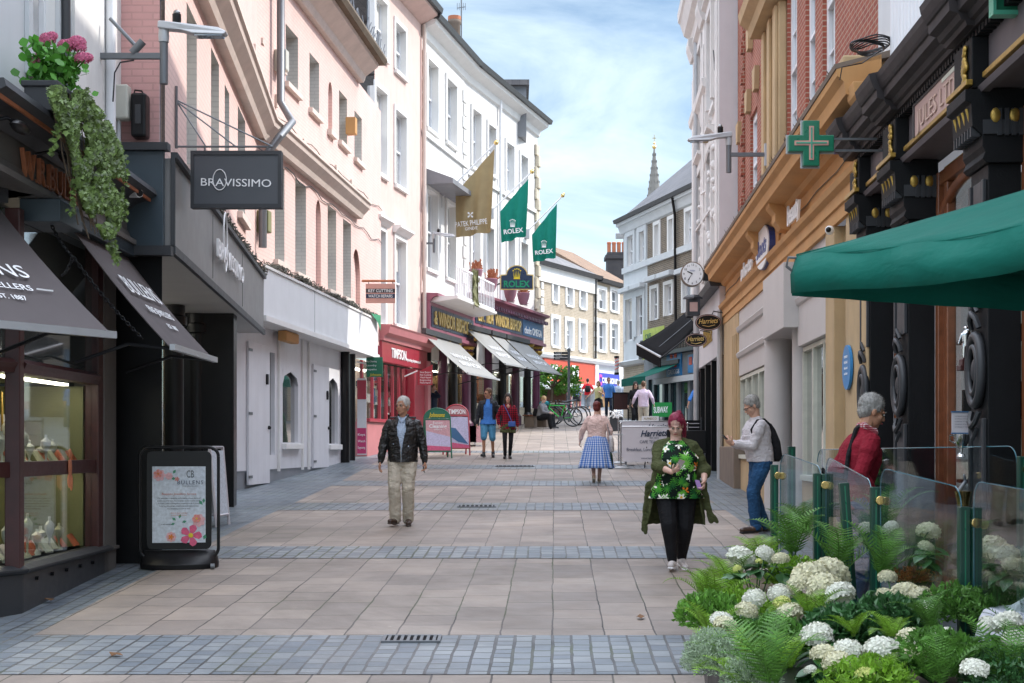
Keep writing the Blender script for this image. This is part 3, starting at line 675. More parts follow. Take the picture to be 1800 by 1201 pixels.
for q in (-1, 1): m.cap(V((q*.30, -.02, .95)), V((q*(.40 if q > 0 else .36), .02, .55 if q > 0 else .45)), .05, .035, flat=(V((q*.5, 1, 0)).normalized(), .35)); m.cap(V((q*.34, .0, .7)), V((q*(.46 if q > 0 else .34), .0, .54 if q > 0 else .42)), .035, .03, flat=(V((q*.5, 1, 0)).normalized(), .35))
p.add('cardigan', m, 'olive_knit', vox=.0065, disp=.03, dsz=.10, sm=4); p.hair('pony', 'hair_magenta'); p.brows('hair_brown')
pc, d, n_, sd = p.palm[-1]; held('phone', 'rose gold phone held up by the woman with magenta hair', 'phone', p, -1, slab(pc+V((.02, -.02, .025)), (.45, -.35, .8), (.1, .9, .5), (1, 0, -.3), .135, .066, .010), 'chrome')
pc, d, n_, sd = p.palm[1]; mk('purple_case', (.22,.10,.30), .4); held('purse', 'small purple purse in the left hand of the woman with magenta hair', 'purse', p, 1, slab(pc+V((-.03, -.01, .02)), (.3, -.5, -1), sd, sd.cross(d), .11, .05, .03), 'purple_case')

# 3, 4 the couple
p = Person('man in sunglasses, blue shirt and blue shorts, walking on the left of a couple', 858, 805, H=1.80, yaw=-2, vox=.0065, g=1.02, head=(-50, 0), skin='skin_tan', shw=1.05,
    hands={'L': (.29, -.05, .86), 'R': (-.28, -.06, .84)}, feet={'L': (.12, .10, .12, 5, 8), 'R': (-.10, -.10, .10, -12, -8)}, elbow={'L': (.8, .8, 0), 'R': (-.8, .8, 0)})
p.torso('shirt', 'shirt_blue', z0=.84, pad=.020, sleeve='none', disp=.012, flare=.028); p.jacket('jacket', 'jacket_charcoal', z0=.80, gap=(.75, .65, .62, .58, .55, .5), disp=.018, pad=.040); p.legs('shorts', 'shorts_blue', p=.024, to=.48, disp=.014); p.shoes('shoe_black', 1.0, 'shoe_black', hi=.05); p.hair('short', 'hair_brown', .014); p.glasses()
p = Person('woman in a red plaid shirt with a blue shoulder bag, right one of a couple', 893, 807, H=1.67, yaw=2, vox=.0065, g=.95, head=(-8, 0), skin='skin_mid', shw=.92,
    hands={'L': (.26, -.04, .86), 'R': (-.24, -.02, .90)}, feet={'L': (.05, .06, .09, 5, 0), 'R': (-.08, -.06, .09, -8, 0)}, elbow={'L': (.8, .8, 0), 'R': (-.8, .8, 0)})
p.torso('plaid_shirt', 'plaid', z0=.78, pad=.026, disp=.02, flare=.02); p.legs('leggings', 'leggings', p=.010, disp=.004, ank=.038, knee=.052, to=.96, thigh=.078); p.shoes('shoe_black', .9, 'shoe_black'); p.hair('long', 'hair_dark', .03)
p.add('neckline', M().ball((0, -.075, 1.40), .045, .05, .06), 'skin_mid', smooth=60)
p.add('tied_jacket', M().loft([(0, .0, .70, .215, .15), (0, .0, .80, .21, .16), (0, 0, .93, .175, .145), (0, 0, .96, .16, .13)]).cap((.03, -.14, .92), (.06, -.17, .72), .03, .02), 'olive_knit', vox=.01, disp=.04)
o = held('shoulder_bag', 'small blue leather shoulder bag worn across the woman in plaid', 'bag', p, 1, M().box(-.0, .19, -.20, -.13, .86, 1.0), 'bag_blue'); b = o.modifiers.new('bevel', 'BEVEL'); b.width = .02; b.segments = 3
M().tube([(-.12, -.06, 1.46), (-.05, -.16, 1.32), (.05, -.17, 1.1), (.09, -.17, 1.0)], .010, 6).build('strap', 'bag_blue', o)

# 5 the woman in the gingham skirt, seen from behind
p = Person('woman in a pale pink cardigan and blue gingham skirt walking away', 1049, 849, H=1.60, yaw=176, vox=.0065, g=1.22, head=(0, 8), skin='skin_pale', shw=.98, hip=1.1, lean=3,
    hands={'R': (.0, 0, 0)} and {'L': (.36, -.12, .90), 'R': (-.27, -.04, .88)}, feet={'L': (.06, .16, .16, 0, 35), 'R': (-.05, -.08, .09, 0, 0)}, elbow={'L': (1, .5, 0), 'R': (-1, .6, 0)}, handpose={'R': {'curl': 45}})
p.torso('cardigan', 'pink_knit', z0=.98, pad=.022, disp=.012)
m = M(); NR = 96
def skr(i, z, t):
    a = 2*PI*i/NR; f = 1+.055*t*math.sin(a*13)+.03*t*math.sin(a*7+1); r = (.185+.19*t); return (r*f*math.cos(a), (.15+.17*t)*f*math.sin(a)+.02*t, z)
zs = [1.02, .95, .85, .72, .6, .48, .38, .32]
pts = [skr(i, z, ((1.02-z)/.70)**.8) for z in zs for i in range(NR)]; fs = [(a*NR+i, a*NR+(i+1)%NR, (a+1)*NR+(i+1)%NR, (a+1)*NR+i) for a in range(len(zs)-1) for i in range(NR)]; fs.append(tuple(range(NR))[::-1])
m.add(pts, fs); p.add('skirt', m, 'gingham', smooth=80, solid=.006); p.shoes('beige_skirt', .9, 'khaki'); p.hair('crop', 'hair_auburn', .03)
o = held('tote_bag', 'white printed tote bag on the shoulder of the woman in the gingham skirt', 'bag', p, -1, M().loft([(-.31, .0, .66, .05, .10), (-.32, 0, .70, .06, .14), (-.31, 0, .95, .05, .14), (-.29, 0, 1.02, .03, .12)]), 'tote_white'); o.data.shade_smooth()
M().tube([(-.29, .09, 1.0), (-.215, .06, 1.3), (-.19, .0, 1.46), (-.215, -.05, 1.3), (-.29, -.09, 1.0)], .012, 6).build('strap', 'grey_cloth', o); M().box(-.372, -.366, -.08, .08, .75, .88).build('print', 'terracotta', o)
o = held('carrier_bag', 'dark green carrier bag hanging beside the gingham skirt', 'bag', p, -1, M().loft([(-.29, 0, .30, .05, .12), (-.30, 0, .35, .07, .15), (-.29, 0, .60, .05, .13), (-.28, 0, .70, .02, .06)]), 'bag_green'); M().tube([(-.28, .05, .68), (-.275, 0, .80), (-.28, -.05, .68)], .008, 6).build('handle', 'bag_green', o)

# 6 the man in the white shirt
p = Person('grey haired man in a white shirt and jeans reading his phone, facing left', 1337, 936, H=1.76, yaw=-78, vox=VN, g=1.12, lean=9, head=(-6, 24), skin='skin_mid', shw=1.05, belly=.03,
    hands={'L': (.02, -.37, 1.13), 'R': (-.09, -.37, 1.13)}, feet={'L': (.10, -.10, .09, 10, 0), 'R': (-.12, .10, .09, -10, 0)}, elbow={'L': (.5, .6, -1), 'R': (-.5, .6, -1)}, handpose={'L': {'d': (-.4, -.8, .4), 'n': (-.6, .2, .6), 't': (0, 0, 1), 'curl': 40}, 'R': {'d': (.3, -.8, .4), 'n': (.6, .2, .6), 't': (0, 0, 1), 'curl': 35}})
p.torso('shirt', 'white_shirt', z0=.90, pad=.030, disp=.03, dsz=.12); p.legs('jeans', 'denim', p=.016, disp=.02, ank=.052); p.shoes('shoe_brown', 1.08, 'shoe_black'); p.hair('short', 'hair_grey', .02); p.glasses('shoe_brown', sun=False)
p.add('belt', M().loft([(0, 0, .915, .188, .152), (0, 0, .95, .186, .152)]), 'shoe_brown', smooth=40); p.add('watch', M().ball(p.W_[1].lerp(p.E[1], .12), .034, .034, .030), 'black_paint', smooth=60)
held('phone', 'dark phone held by the man in the white shirt', 'phone', p, 1, slab(V((-.035, -.45, 1.19)), (0, -.7, .7), (0, .7, .7), (1, 0, 0), .14, .07, .01), 'black_paint')
o = held('backpack', 'black backpack on the back of the man in the white shirt', 'backpack', p, 1, M().loft([(.0, .18, .90, .11, .05), (0, .20, .94, .14, .075), (0, .20, 1.12, .135, .075), (0, .18, 1.28, .10, .06), (0, .165, 1.36, .05, .04)], fn=p.bend), 'black_cloth'); o.data.shade_smooth(); M().tube([p.bend(V(q)) for q in ((.10, .17, 1.33), (.12, .08, 1.43), (.13, -.02, 1.43), (.14, -.12, 1.33), (.15, -.10, 1.15))], .016, 6).build('strap', 'black_cloth', o)

# 7 the man in the red sweater
p = Person('grey haired man in a dark red sweater bending towards the black shop window', 1497, 1120, d=11.6, H=1.87, yaw=100, vox=VN, g=1.05, lean=13, head=(0, 12), skin='skin_tan', shw=1.0,
    hands={'L': (.20, -.14, .95), 'R': (-.20, -.12, .92)}, feet={'L': (.10, 0, .09, 0, 0), 'R': (-.10, .05, .09, 0, 0)}, handpose={'R': {'curl': 30}})
p.t.location.z = gz(11.6)
p.torso('sweater', 'red_sweater', z0=.86, pad=.022, disp=.018, dsz=.1); p.legs('jeans', 'denim', p=.02, disp=.018); p.shoes('shoe_brown', 1.0, 'shoe_black'); p.hair('short', 'hair_grey', .016); p.brows('hair_grey')
p.add('collar', M().cap(p.bend(V((-.03, -.05, 1.475))), p.bend(V((.03, -.05, 1.475))), .028, .028).cap(p.bend(V((-.04, .04, 1.49))), p.bend(V((.04, .04, 1.49))), .034, .034).cap(p.bend(V((.05, -.05, 1.46))), p.bend(V((.05, .04, 1.49))), .026, .026).cap(p.bend(V((-.05, -.05, 1.46))), p.bend(V((-.05, .04, 1.49))), .026, .026), 'check', vox=.006, sm=2)
o = held('shoulder_bag', 'black shoulder bag on the back of the man in the red sweater', 'bag', p, 1, M().loft([(-.02, .17, .80, .12, .06), (-.02, .19, .84, .17, .09), (-.02, .17, 1.02, .16, .09), (0, .15, 1.10, .11, .06)], fn=p.bend), 'black_cloth'); o.data.shade_smooth()
M().tube([p.bend(V((-.15, .14, 1.05))), p.bend(V((-.10, .145, 1.25))), p.bend(V((-.03, .10, 1.45))), p.bend(V((.0, .05, 1.50)))], .018, 6).build('strap', 'black_cloth', o); M().tube([(-.1, .20, 1.06), (-.02, .24, 1.16), (.07, .20, 1.07)], .012, 6).build('handle', 'black_cloth', o)

# 8 doorman in the jeweller's doorway
p = Person('man in a navy suit standing in the dark doorway with a hand at his face', 760, 768, d=43.6, H=1.80, yaw=70, vox=VF, g=1.05, head=(0, 0), skin='skin_mid', hands={'L': (.16, -.12, .9), 'R': (-.05, -.12, 1.52)}, elbow={'R': (-.6, -1, -1)})
p.torso('suit_jacket', 'navy_suit', z0=.80, pad=.024); p.legs('trousers', 'navy_suit', p=.02); p.shoes('shoe_black'); p.hair('short', 'hair_brown'); p.add('cuff', M().ball(p.W_[-1].lerp(p.E[-1], .1), .04), 'pure_white', smooth=60)
# 9-16 the far people
def far(label, px, py, d, H, yaw, top, topm, botm, hair, hm, skin='skin_mid', z0=.85, sl='long', skirt=0, shoes='shoe_black', legk=1.0, **k):
    p = Person(label, px, py, d=d, H=H, yaw=yaw, vox=VF, skin=skin, **k)
    p.torso(top, topm, z0=z0, pad=.022, sleeve=sl)
    if skirt: p.add('skirt', M().loft([(0, 0, skirt, .24, .19), (0, 0, .8, .2, .155), (0, 0, .98, .16, .13)]), botm, vox=.01, disp=.02)
    else: p.legs('trousers', botm, p=.016, to=legk)
    p.shoes(shoes); p.hair(hair, hm); return p
def gp_(d, px): return px, 0
W8 = {'L': (.10, -.08, .09, 0, 0), 'R': (-.10, .08, .09, 0, 0)}
far('man in a pale lilac shirt seen from behind near the green banner', 1131, 757, 50, 1.76, 175, 'shirt', 'shirt_lilac', 'khaki', 'short', 'hair_brown', g=1.1, hands={'L': (.38, -.02, .95), 'R': (-.36, 0, .95)}, feet=W8)
p = far('woman in black with sunglasses facing the street by the green banner', 1117, 750, 52, 1.70, 8, 'coat', 'black_cloth', 'leggings', 'long', 'hair_dark', z0=.75, hands={'L': (.06, -.2, 1.2), 'R': (-.28, 0, .86)}); p.glasses()
p = far('balding man in a bright blue shirt and jeans standing at the glass shopfront', 1229, 752, 50.5, 1.78, -12, 'shirt', 'shirt_blue', 'denim', 'short', 'hair_brown', skin='skin_tan', sl='elbow', lean=0, hands={'R': (-.42, -.1, .80), 'L': (.25, 0, .9)}, elbow={'R': (-1, .3, 0)})
t_ = thing('walking_stick', 'thin walking stick beside the man in the bright blue shirt', 'walking stick', tuple(p.world((-.45, -.12, 0)))); part('shaft', t_, M().tube([(0, 0, 0), (0, 0, .8)], .012, 6), 'pale_stand'); part('handle', t_, M().tube([(0, 0, .8), (0, -.04, .84), (0, -.1, .84)], .014, 6), 'steel_grey')
p = far('man in sunglasses and blue shirt with dark trousers in the far middle', 1070, 732, 64, 1.80, -5, 'shirt', 'teal_cloth', 'navy_suit', 'short', 'hair_dark', skin='skin_tan', feet=W8, hands={'L': (.3, 0, .86), 'R': (-.25, -.1, .9)}); p.glasses(); 
for c in p.t.children:
    if c.name.startswith('shirt'): c.data.materials.clear(); c.data.materials.append(MT('shirt_blue'))
far('woman in a pale yellow top reaching out one arm beside the man in blue', 1052, 733, 63, 1.64, -20, 'top', 'yellow_top', 'black_cloth', 'bob', 'hair_brown', sl='none', skirt=.5, hands={'R': (-.55, -.15, .95), 'L': (.15, -.15, 1.2)}, elbow={'R': (0, 1, -1)})
p = far('man in a red t-shirt with a black backpack walking away up the street', 1033, 715, 76, 1.75, 178, 'shirt', 'red_tee', 'grey_cloth', 'short', 'hair_dark', sl='short', legk=.75, feet=W8, hands={'L': (.3, -.1, 1.0), 'R': (-.3, -.1, 1.0)})
o = held('backpack', 'black backpack worn by the man in the red t-shirt', 'backpack', p, 1, M().loft([(0, .2, 1.0, .12, .06), (0, .23, 1.1, .15, .1), (0, .2, 1.35, .12, .08)]), 'black_cloth'); o.data.shade_smooth()
far('woman with blond hair in a blue and white patterned top walking up the street', 1013, 719, 72, 1.66, 170, 'top', 'florablue', 'black_cloth', 'bob', 'hair_blond', sl='short', skirt=.6, hands={'L': (.25, -.1, .9)})
p = far('woman in a short black dress walking away past the fingerpost', 990, 721, 68, 1.68, 165, 'dress', 'black_cloth', 'black_cloth', 'long', 'hair_blond', sl='short', skirt=.55, z0=.9, skin='skin_tan')
o = held('tote_bag', 'pale tote bag on the shoulder of the woman in the short black dress', 'bag', p, 1, M().loft([(.27, 0, .82, .05, .15), (.27, 0, 1.12, .04, .14)]), 'tote_white'); M().tube([(.27, .1, 1.1), (.2, 0, 1.45), (.27, -.1, 1.1)], .012, 5).build('strap', 'tote_white', o)
far('person in a light blue shirt partly behind the corner of the grey terrace', 1087, 724, 67, 1.66, 190, 'shirt', 'shirt_paleblue', 'denim', 'short', 'hair_grey')
far('person in a turquoise top standing beyond the tree', 975, 712, 82, 1.66, 20, 'top', 'teal_cloth', 'grey_cloth', 'short', 'hair_dark', sl='short')
# seated old woman
p = Person('white haired woman sitting on the bench with a black handbag', 951, 751, d=51.5, H=1.60, yaw=62, vox=VF, g=1.15, crouch=.44, head=(0, 15), skin='skin_pale', lean=10, hands={'L': (.12, -.42, .62), 'R': (-.12, -.42, .62)}, feet={'L': (.08, -.52, .09), 'R': (-.08, -.48, .09)})
p.torso('coat', 'grey_cloth', z0=.93, pad=.03); p.legs('skirt', 'black_cloth', p=.035, to=1, ank=.06); p.shoes('shoe_black'); p.hair('crop', 'hair_blond')
# ================================================================ the ground
def sheet(name, fx0, fx1, y0, y1, mat, dz, step=1.0, uv='street', nx=1):
    ys = sorted({y0, y1, *[k for k, _ in KN if y0 < k < y1], *[y0+step*i for i in range(1, int((y1-y0)/step)+1) if y0+step*i < y1]})
    m = M()
    for a, b in zip(ys, ys[1:]):
        for i in range(nx):
            q = lambda f, y, t: fx0(y)+(fx1(y)-fx0(y))*t
            m.add([(q(0, a, i/nx), a, gz(a)+dz), (q(0, a, (i+1)/nx), a, gz(a)+dz), (q(0, b, (i+1)/nx), b, gz(b)+dz), (q(0, b, i/nx), b, gz(b)+dz)], [(0, 1, 2, 3)])
    def f(me):
        d = me.uv_layers[0].data
        for l in me.loops:
            c = me.vertices[l.vertex_index].co; d[l.index].uv = (c.y, c.x-.03*c.y)
    o = m.build(name, mat, uvs=f, recalc=False); return tag(o, kind='structure')
def pave(name, c1, c2, mortar, bw, rh, ms, stain=.3, gloss=.6, cell=.5):
    n = N(name); uv = n.tc('UV'); tc = n.tc()
    nv = n.new('ShaderNodeTexNoise'); nv.inputs['Scale'].default_value = 2.2; nv.inputs['Detail'].default_value = 3; n.L(uv, nv.inputs['Vector'])
    ma = n.new('ShaderNodeVectorMath', operation='MULTIPLY_ADD'); n.L(nv.outputs['Color'], ma.inputs[0]); ma.inputs[1].default_value = (.07, .034, 0); n.L(uv, ma.inputs[2])
    def brick(off, w, h, sq=1):
        br = n.new('ShaderNodeTexBrick'); br.offset = off; br.squash = sq; br.squash_frequency = 3
        for k, v in (('Scale', 1), ('Brick Width', w), ('Row Height', h), ('Mortar Size', ms), ('Mortar Smooth', .2), ('Bias', 0)): br.inputs[k].default_value = v
        br.inputs['Color1'].default_value = (*c1, 1); br.inputs['Color2'].default_value = (*c2, 1); br.inputs['Mortar'].default_value = (*mortar, 1)
        n.L(ma.outputs[0], br.inputs['Vector']); return br
    br = brick(.37, bw, rh, .72)
    for lk in list(n.t.links):
        if lk.to_socket == br.inputs['Mortar Size']: pass
    ms_ = n.math('ADD', n.math('MULTIPLY', n.noise(tc, 1.1, 3), ms*1.8), ms*.25); n.L(ms_, br.inputs['Mortar Size'])
    f = n.noise(tc, .6, 6, .7)
    bc = n.mix(br.outputs['Color'], n.ramp(n.noise(tc, .35, 4, .6), [(.42, mortar), (.58, tuple(min(.3, x*3.4) for x in mortar))]), br.outputs['Fac'])
    c = n.mix(bc, n.ramp(f, [(.3, (1-stain,)*3), (.7, (1.12,)*3)]), 1.0, 'MULTIPLY')
    f2 = n.noise(tc, .25, 8, .75, .6); c = n.mix(c, n.ramp(f2, [(.40, (.80, .80, .79)), (.52, (1, 1, 1)), (.64, (1.10, 1.07, 1.04))]), 1.0, 'MULTIPLY')
    gr = n.math('MULTIPLY', n.math('LESS_THAN', n.noise(tc, .9, 5), .40), n.math('SUBTRACT', 1.0, br.outputs['Fac'])); jm = n.math('MULTIPLY', br.outputs['Fac'], n.ramp(n.noise(tc, .8, 3), [(.5, (0, 0, 0)), (.62, (1, 1, 1))])); c = n.mix(c, (.07, .09, .03), n.math('MULTIPLY', jm, .7))
    sp = n.ramp(n.noise(tc, 55, 2, .5), [(.68, (1, 1, 1)), (.8, (.72, .70, .68))])
    c = n.mix(c, sp, 1.0, 'MULTIPLY')
    gum = n.new('ShaderNodeTexVoronoi'); gum.inputs['Scale'].default_value = 2.6; n.L(tc, gum.inputs['Vector'])
    c = n.mix(n.mix(c, (1.3, 1.28, 1.25), .9, 'MULTIPLY'), c, n.ramp(gum.outputs['Distance'], [(.03, (0, 0, 0)), (.045, (1, 1, 1))]))
    n.col(c)
    g = n.math('ADD', n.math('MULTIPLY', n.noise(tc, 3, 4), .35), gloss-.17); n.L(g, n.b.inputs['Roughness']); n.b.inputs['Specular IOR Level'].default_value = .4
    h = n.math('ADD', n.math('MULTIPLY', br.outputs['Fac'], -1.2), n.math('ADD', n.math('MULTIPLY', n.noise(tc, 45, 4), .35), n.math('MULTIPLY', n.noise(tc, 1.7, 2), 1.0)))
    n.bump(h, .55, .008)
pave('slabs', (.345,.287,.242), (.25,.21,.182), (.05,.042,.038), .66, .40, .0055)
pave('setts', (.135,.165,.195), (.20,.23,.255), (.05,.05,.048), .20, .142, .008, stain=.35, gloss=.42)
pave('setts_small', (.15,.175,.20), (.26,.28,.29), (.04,.04,.04), .215, .142, .009, stain=.3, gloss=.45)
mk('far_ground', (.22,.19,.17), .85, var=.2, vs=.5, bump=.3)
sheet('ground', lambda y: -300, lambda y: 300, -60, 600, 'far_ground', -.004, step=20)
sheet('pavement', lambda y: -9 if y < 60 else -20, lambda y: 9 if y < 50 else 18, -8, 115, 'setts', 0)
EL = lambda y: -3.68+.016*max(0, y-12) if y < 45 else -3.15+.25*(y-45)
ER = lambda y: (2.62+.028*y) if y < 40 else 3.74+.05*(y-40)
sheet('paving', EL, ER, -6, 100, 'slabs', .005, nx=1)
def band(pa, pb, py, right=None):
    y0 = G(1000, pb).y; y1 = G(1000, pa).y
    sheet('sett_band', EL, right or ER, y0, y1, py, .010, step=.25)
band(1119, 1188, 'setts_small'); band(962, 983, 'setts_small'); band(885, 898, 'setts_small'); band(846, 855, 'setts_small'); band(818, 825, 'setts_small'); band(793, 797, 'setts_small')
def grate(px, py, w, dpt, nb, label):
    c = G(px, py); t = thing('drain_grate', label, 'drain', (c.x, c.y, gz(c.y)+.012))
    m = M()
    m.box(-w/2, w/2, -dpt/2, -dpt/2+.025, 0, .014).box(-w/2, w/2, dpt/2-.025, dpt/2, 0, .014).box(-w/2, -w/2+.025, -dpt/2+.025, dpt/2-.025, 0, .014).box(w/2-.025, w/2, -dpt/2+.025, dpt/2-.025, 0, .014)
    for i in range(nb):
        x = -w/2+.025+(w-.05)*(i+.5)/nb; m.box(x-.012, x+.012, -dpt/2+.025, dpt/2-.025, 0, .013)
    part('grille', t, m, 'steel_grey'); part('pit', t, M().box(-w/2+.02, w/2-.02, -dpt/2+.02, dpt/2-.02, -.002, .004), 'dark_interior')
    t.rotation_euler.x = math.atan(.05)
grate(724, 1127, .44, .26, 8, 'iron drain grate in the nearest band of blue setts')
grate(838, 892, .60, .30, 8, 'iron drain grate in the third band of setts, beyond the man in leather')
grate(905, 821, .9, .4, 9, 'distant iron drain grate in the paving right of the walking couple')
# dropped leaves
for k, (px, py) in enumerate([(1126, 1090), (205, 1157), (88, 1059)]):
    c = G(px, py); m = M().add([(0, -.05, .01), (.03, -.01, .02), (.035, .03, .012), (0, .06, .03), (-.035, .02, .008), (-.03, -.02, .02)], [(0, 1, 2, 3, 4, 5)])
    o = m.build('fallen_leaf', 'rust', loc=(c.x, c.y, gz(c.y)+.012), solid=.003)
    tag(o, ['curled brown leaf fallen on the slabs below the woman in green', 'small brown leaf lying on the nearest band of setts', 'small brown leaf by the jeweller\'s plinth'][k], 'leaf'); o.rotation_euler.z = k*1.3

def glass_awning(): pass
def awning(W, root, ua, ub, zt, zb, w0, proj, mat, text=None, skew=0, val=0, arms=True, name='awning', tmat='pure_white'):
    m = M(W); th = .012; nu = 14; nw = 5
    pts = []; n = V((0, -(zt-zb), proj)).normalized()
    for s in (0, 1):
        for i in range(nu+1):
            for j in range(nw+1):
                t = j/nw; u = ua+(ub-ua)*i/nu; sag = -.035*math.sin(PI*t)-.012*math.sin(i*1.9+t*2)*t
                pts.append((u, w0+proj*t, zt+(zb-zt)*t+sag-s*th))
    K = (nu+1)*(nw+1); fs = []
    for i in range(nu):
        for j in range(nw):
            a = i*(nw+1)+j; f = (a, a+1, a+nw+2, a+nw+1); fs += [f, tuple(x+K for x in f[::-1])]
    for i in range(nu):
        for j in (0, nw): a = i*(nw+1)+j; fs.append((a, a+nw+1, a+nw+1+K, a+K))
    for j in range(nw):
        for i in (0, nu): a = i*(nw+1)+j; fs.append((a, a+1, a+1+K, a+K))
    m.add(pts, fs)
    a = W.p(name, m, mat, root, smooth=40)
    b = M(W).box(ua-.02, ub+.02, w0+proj, w0+proj+.05, zb-.04-val, zb+.015)
    W2 = W if a.parent == W.r else W
    def sub(nm, mesh, mt):                      # child of the awning, same frame
        o = mesh.build(nm, mt, a); return o
    sub('front_bar', b, 'light_metal' if not val else mat)
    sub('cassette', M(W).box(ua-.05, ub+.05, w0-.02, w0+.12, zt-.02, zt+.14), 'dark_grey')
    if arms:
        for u in (ua+.08, ub-.08):
            sub('arm', M(W).tube([(u, w0+.02, zb-.15), (u, w0+proj*.55, zb+.02), (u, w0+proj, zb-.02)], .016, 6), 'black_paint')
    return a
def chimney_pots(W, m, us, w, z, r=.14, h=.55): pass

# ================================================================ LEFT: the jeweller's shop
W1 = Wall((-4.13, 9.2), (-4.17, 15.1), 'L')
r = W1.root('jeweller_shop', 'dark grey jeweller\'s shop with copper letters and a white upper storey, nearest on the left', 'shop')
U = W1.u
# upper storey
wo = (U(50), U(97), W1.z(52, 112), 8.6)
W1.p('wall', wall_mesh(W1, .2, W1.len, 4.65, 9.5, [wo]), 'blue_white')  # white wall with its bluish shade put into the colour
revs(W1, [wo], .14, 'white_trim', 0, 'reveal')
f = sash(W1, wo, depth=.12, gm='glass_curtain', fm='white_paint', bars=(1, 3), sur='blue_white', surw=.10, sill='blue_white', rail=False)
W1.p('pilaster', M(W1).box(U(126), W1.len, .002, .03, 4.65, 9.5), 'white_stucco')  # no real pilaster: the wall's sunlit end, brightness put into a whiter slab
W1.p('drainpipe', M(W1).tube([(U(102), .07, 4.7), (U(102), .07, 9.5)], .045, 10), 'dark_grey', smooth=40)
W1.p('drainpipe', M(W1).tube([(U(181), .08, 4.6), (U(181), .08, 9.5)], .05, 10), 'white_paint', smooth=40)
# fascia
fw = .12
W1.p('fascia', M(W1).box(1.2, W1.len-.02, -.3, fw, 4.12, 4.50), 'shop_taupe')
W1.p('cornice', M(W1).mould([(0, 4.50), (0, 4.70), (.42, 4.70), (.44, 4.64), (.36, 4.60), (.22, 4.55), (fw+.02, 4.48), (fw+.02, 4.50)], 1.2, W1.len+.02), 'dark_grey')
W1.p('copper_trim', M(W1).box(1.2, W1.len-.04, .35, .37, 4.575, 4.605), 'copper_letter')
W1.p('fascia_moulding', M(W1).mould([(fw, 4.12), (fw+.10, 4.12), (fw+.10, 4.17), (fw+.04, 4.2), (fw+.01, 4.27), (fw, 4.27)], 1.2, W1.len), 'shop_taupe')
wtext(W1, 'W.R.BULLEN', W1.u(31, fw), 4.21, .235, 'copper_letter', w=fw+.015, width=W1.u(143, fw)-W1.u(31, fw), ext=.035, bold=-.012)
# under the fascia
W1.p('blind_box', M(W1).box(U(85), W1.len-.1, -.05, .2, 4.0, 4.115), 'fascia_blue', bevel=.01)
W1.p('blind_box', M(W1).box(U(44), U(80)+.1, -.05, .3, 3.92, 4.115), 'fascia_blue', bevel=.01)
c0 = 12.0-9.2; c1 = U(170)
W1.p('stall_riser', M(W1).box(c0-.02, U(186), -.3, .03, -.1, .93), 'dark_grey', bevel=.01)
W1.p('sill', M(W1).mould([(-.3, .93), (-.3, 1.0), (0, 1.0), (.08, .97), (.08, .955), (.05, .93)], c0-.05, U(186)), 'dark_grey')
W1.p('corner_post', M(W1).box(c0-.10, c0+.02, -.10, .03, .93, 4.0), 'mahogany', bevel=.01)
W1.p('window_post', M(W1).box(c1, c1+.17, -.12, .02, .93, 4.0), 'mahogany', bevel=.01)
W1.p('transom', M(W1).mould([(-.1, 2.62), (-.1, 2.74), (.0, 2.74), (.05, 2.70), (.03, 2.66), (.02, 2.62)], c0+.02, c1), 'mahogany')
W1.p('middle_rail', M(W1).box(c0+.02, c1, -.08, -.01, 1.74, 1.87), 'mahogany', bevel=.006)
W1.p('pane', M(W1).box(c0+.02, c1, -.06, -.05, 1.87, 2.62), 'window_clear')
W1.p('pane', M(W1).box(c0+.02, c1, -.06, -.05, 1.0, 1.74), 'window_clear')
W1.p('pane', M(W1).box(c0+.02, c1, -.06, -.05, 2.74, 4.0), 'glass_shop')
W1.p('shop_pilaster', M(W1).box(c1+.17, c1+.62, -.28, .03, .7, 4.0), 'shop_taupe', bevel=.012)
W1.p('shop_pilaster', M(W1).box(c1+.15, c1+.64, -.28, .05, -.1, .7).box(c1+.15, c1+.64, -.28, .06, .93, .97), 'shop_taupe', bevel=.012)
for i in range(5): W1.p('bolt', M(W1).tube([(c0+.3+i*.42, .03, .86), (c0+.3+i*.42, .06, .86)], .018, 6), 'black_paint')
W1.p('ornament', M(W1).ball(((c0+c1)/2+.25, .0, 1.93), .03, .015, .05).ball(((c0+c1)/2+.25, .0, 1.80), .05, .015, .09).ball(((c0+c1)/2+.22, .0, 1.68), .02, .015, .07).ball(((c0+c1)/2+.29, .0, 1.66), .02, .015, .08), 'terracotta', smooth=60)
# display inside the window
mk('olive_panel', (.20,.20,.09), .6, var=.1, bump=.05); mk('sage_panel', (.24,.30,.18), .6, var=.08, bump=.05)
mk('display_cloth', (.45,.44,.30), .8, var=.2, vs=8, bump=.4, bs=40); mk('paper', (.55,.52,.54), .7, var=.08, bump=.02);
mk('ivory0', (.55,.54,.50), .6); mk('coral', (.50,.13,.06), .6, var=.4, vs=9); mk('display_back', (.22,.20,.13), .8, var=.6, vs=1.6, bump=0); mk('poster_blue', (.05,.14,.28), .5)
W1.p('display_floor', M(W1).box(c0+.05, c1, -1.0, -.1, .96, 1.0), 'display_cloth')
W1.p('display_shelf', M(W1).box(c0+.05, c1, -.7, -.1, 1.80, 1.83), 'display_cloth')
W1.p('back_panel', M(W1).box(c0-1.5, c1+.2, -1.15, -1.1, .7, 4.0), 'display_back')
W1.p('side_panel', M(W1).box(c1-.03, c1+.15, -1.1, -.13, 1.0, 2.6), 'olive_panel')
W1.p('header_panel', M(W1).box(c0, c1, -1.0, -.5, 2.63, 2.7), 'olive_panel')
W1.p('display_light', M(W1).box(c0+.2, c1-.2, -.3, -.22, 2.60, 2.62), 'shop_lamp'); W1.p('display_light', M(W1).box(c0+.2, c1-.2, -.3, -.25, 1.775, 1.79), 'shop_lamp')
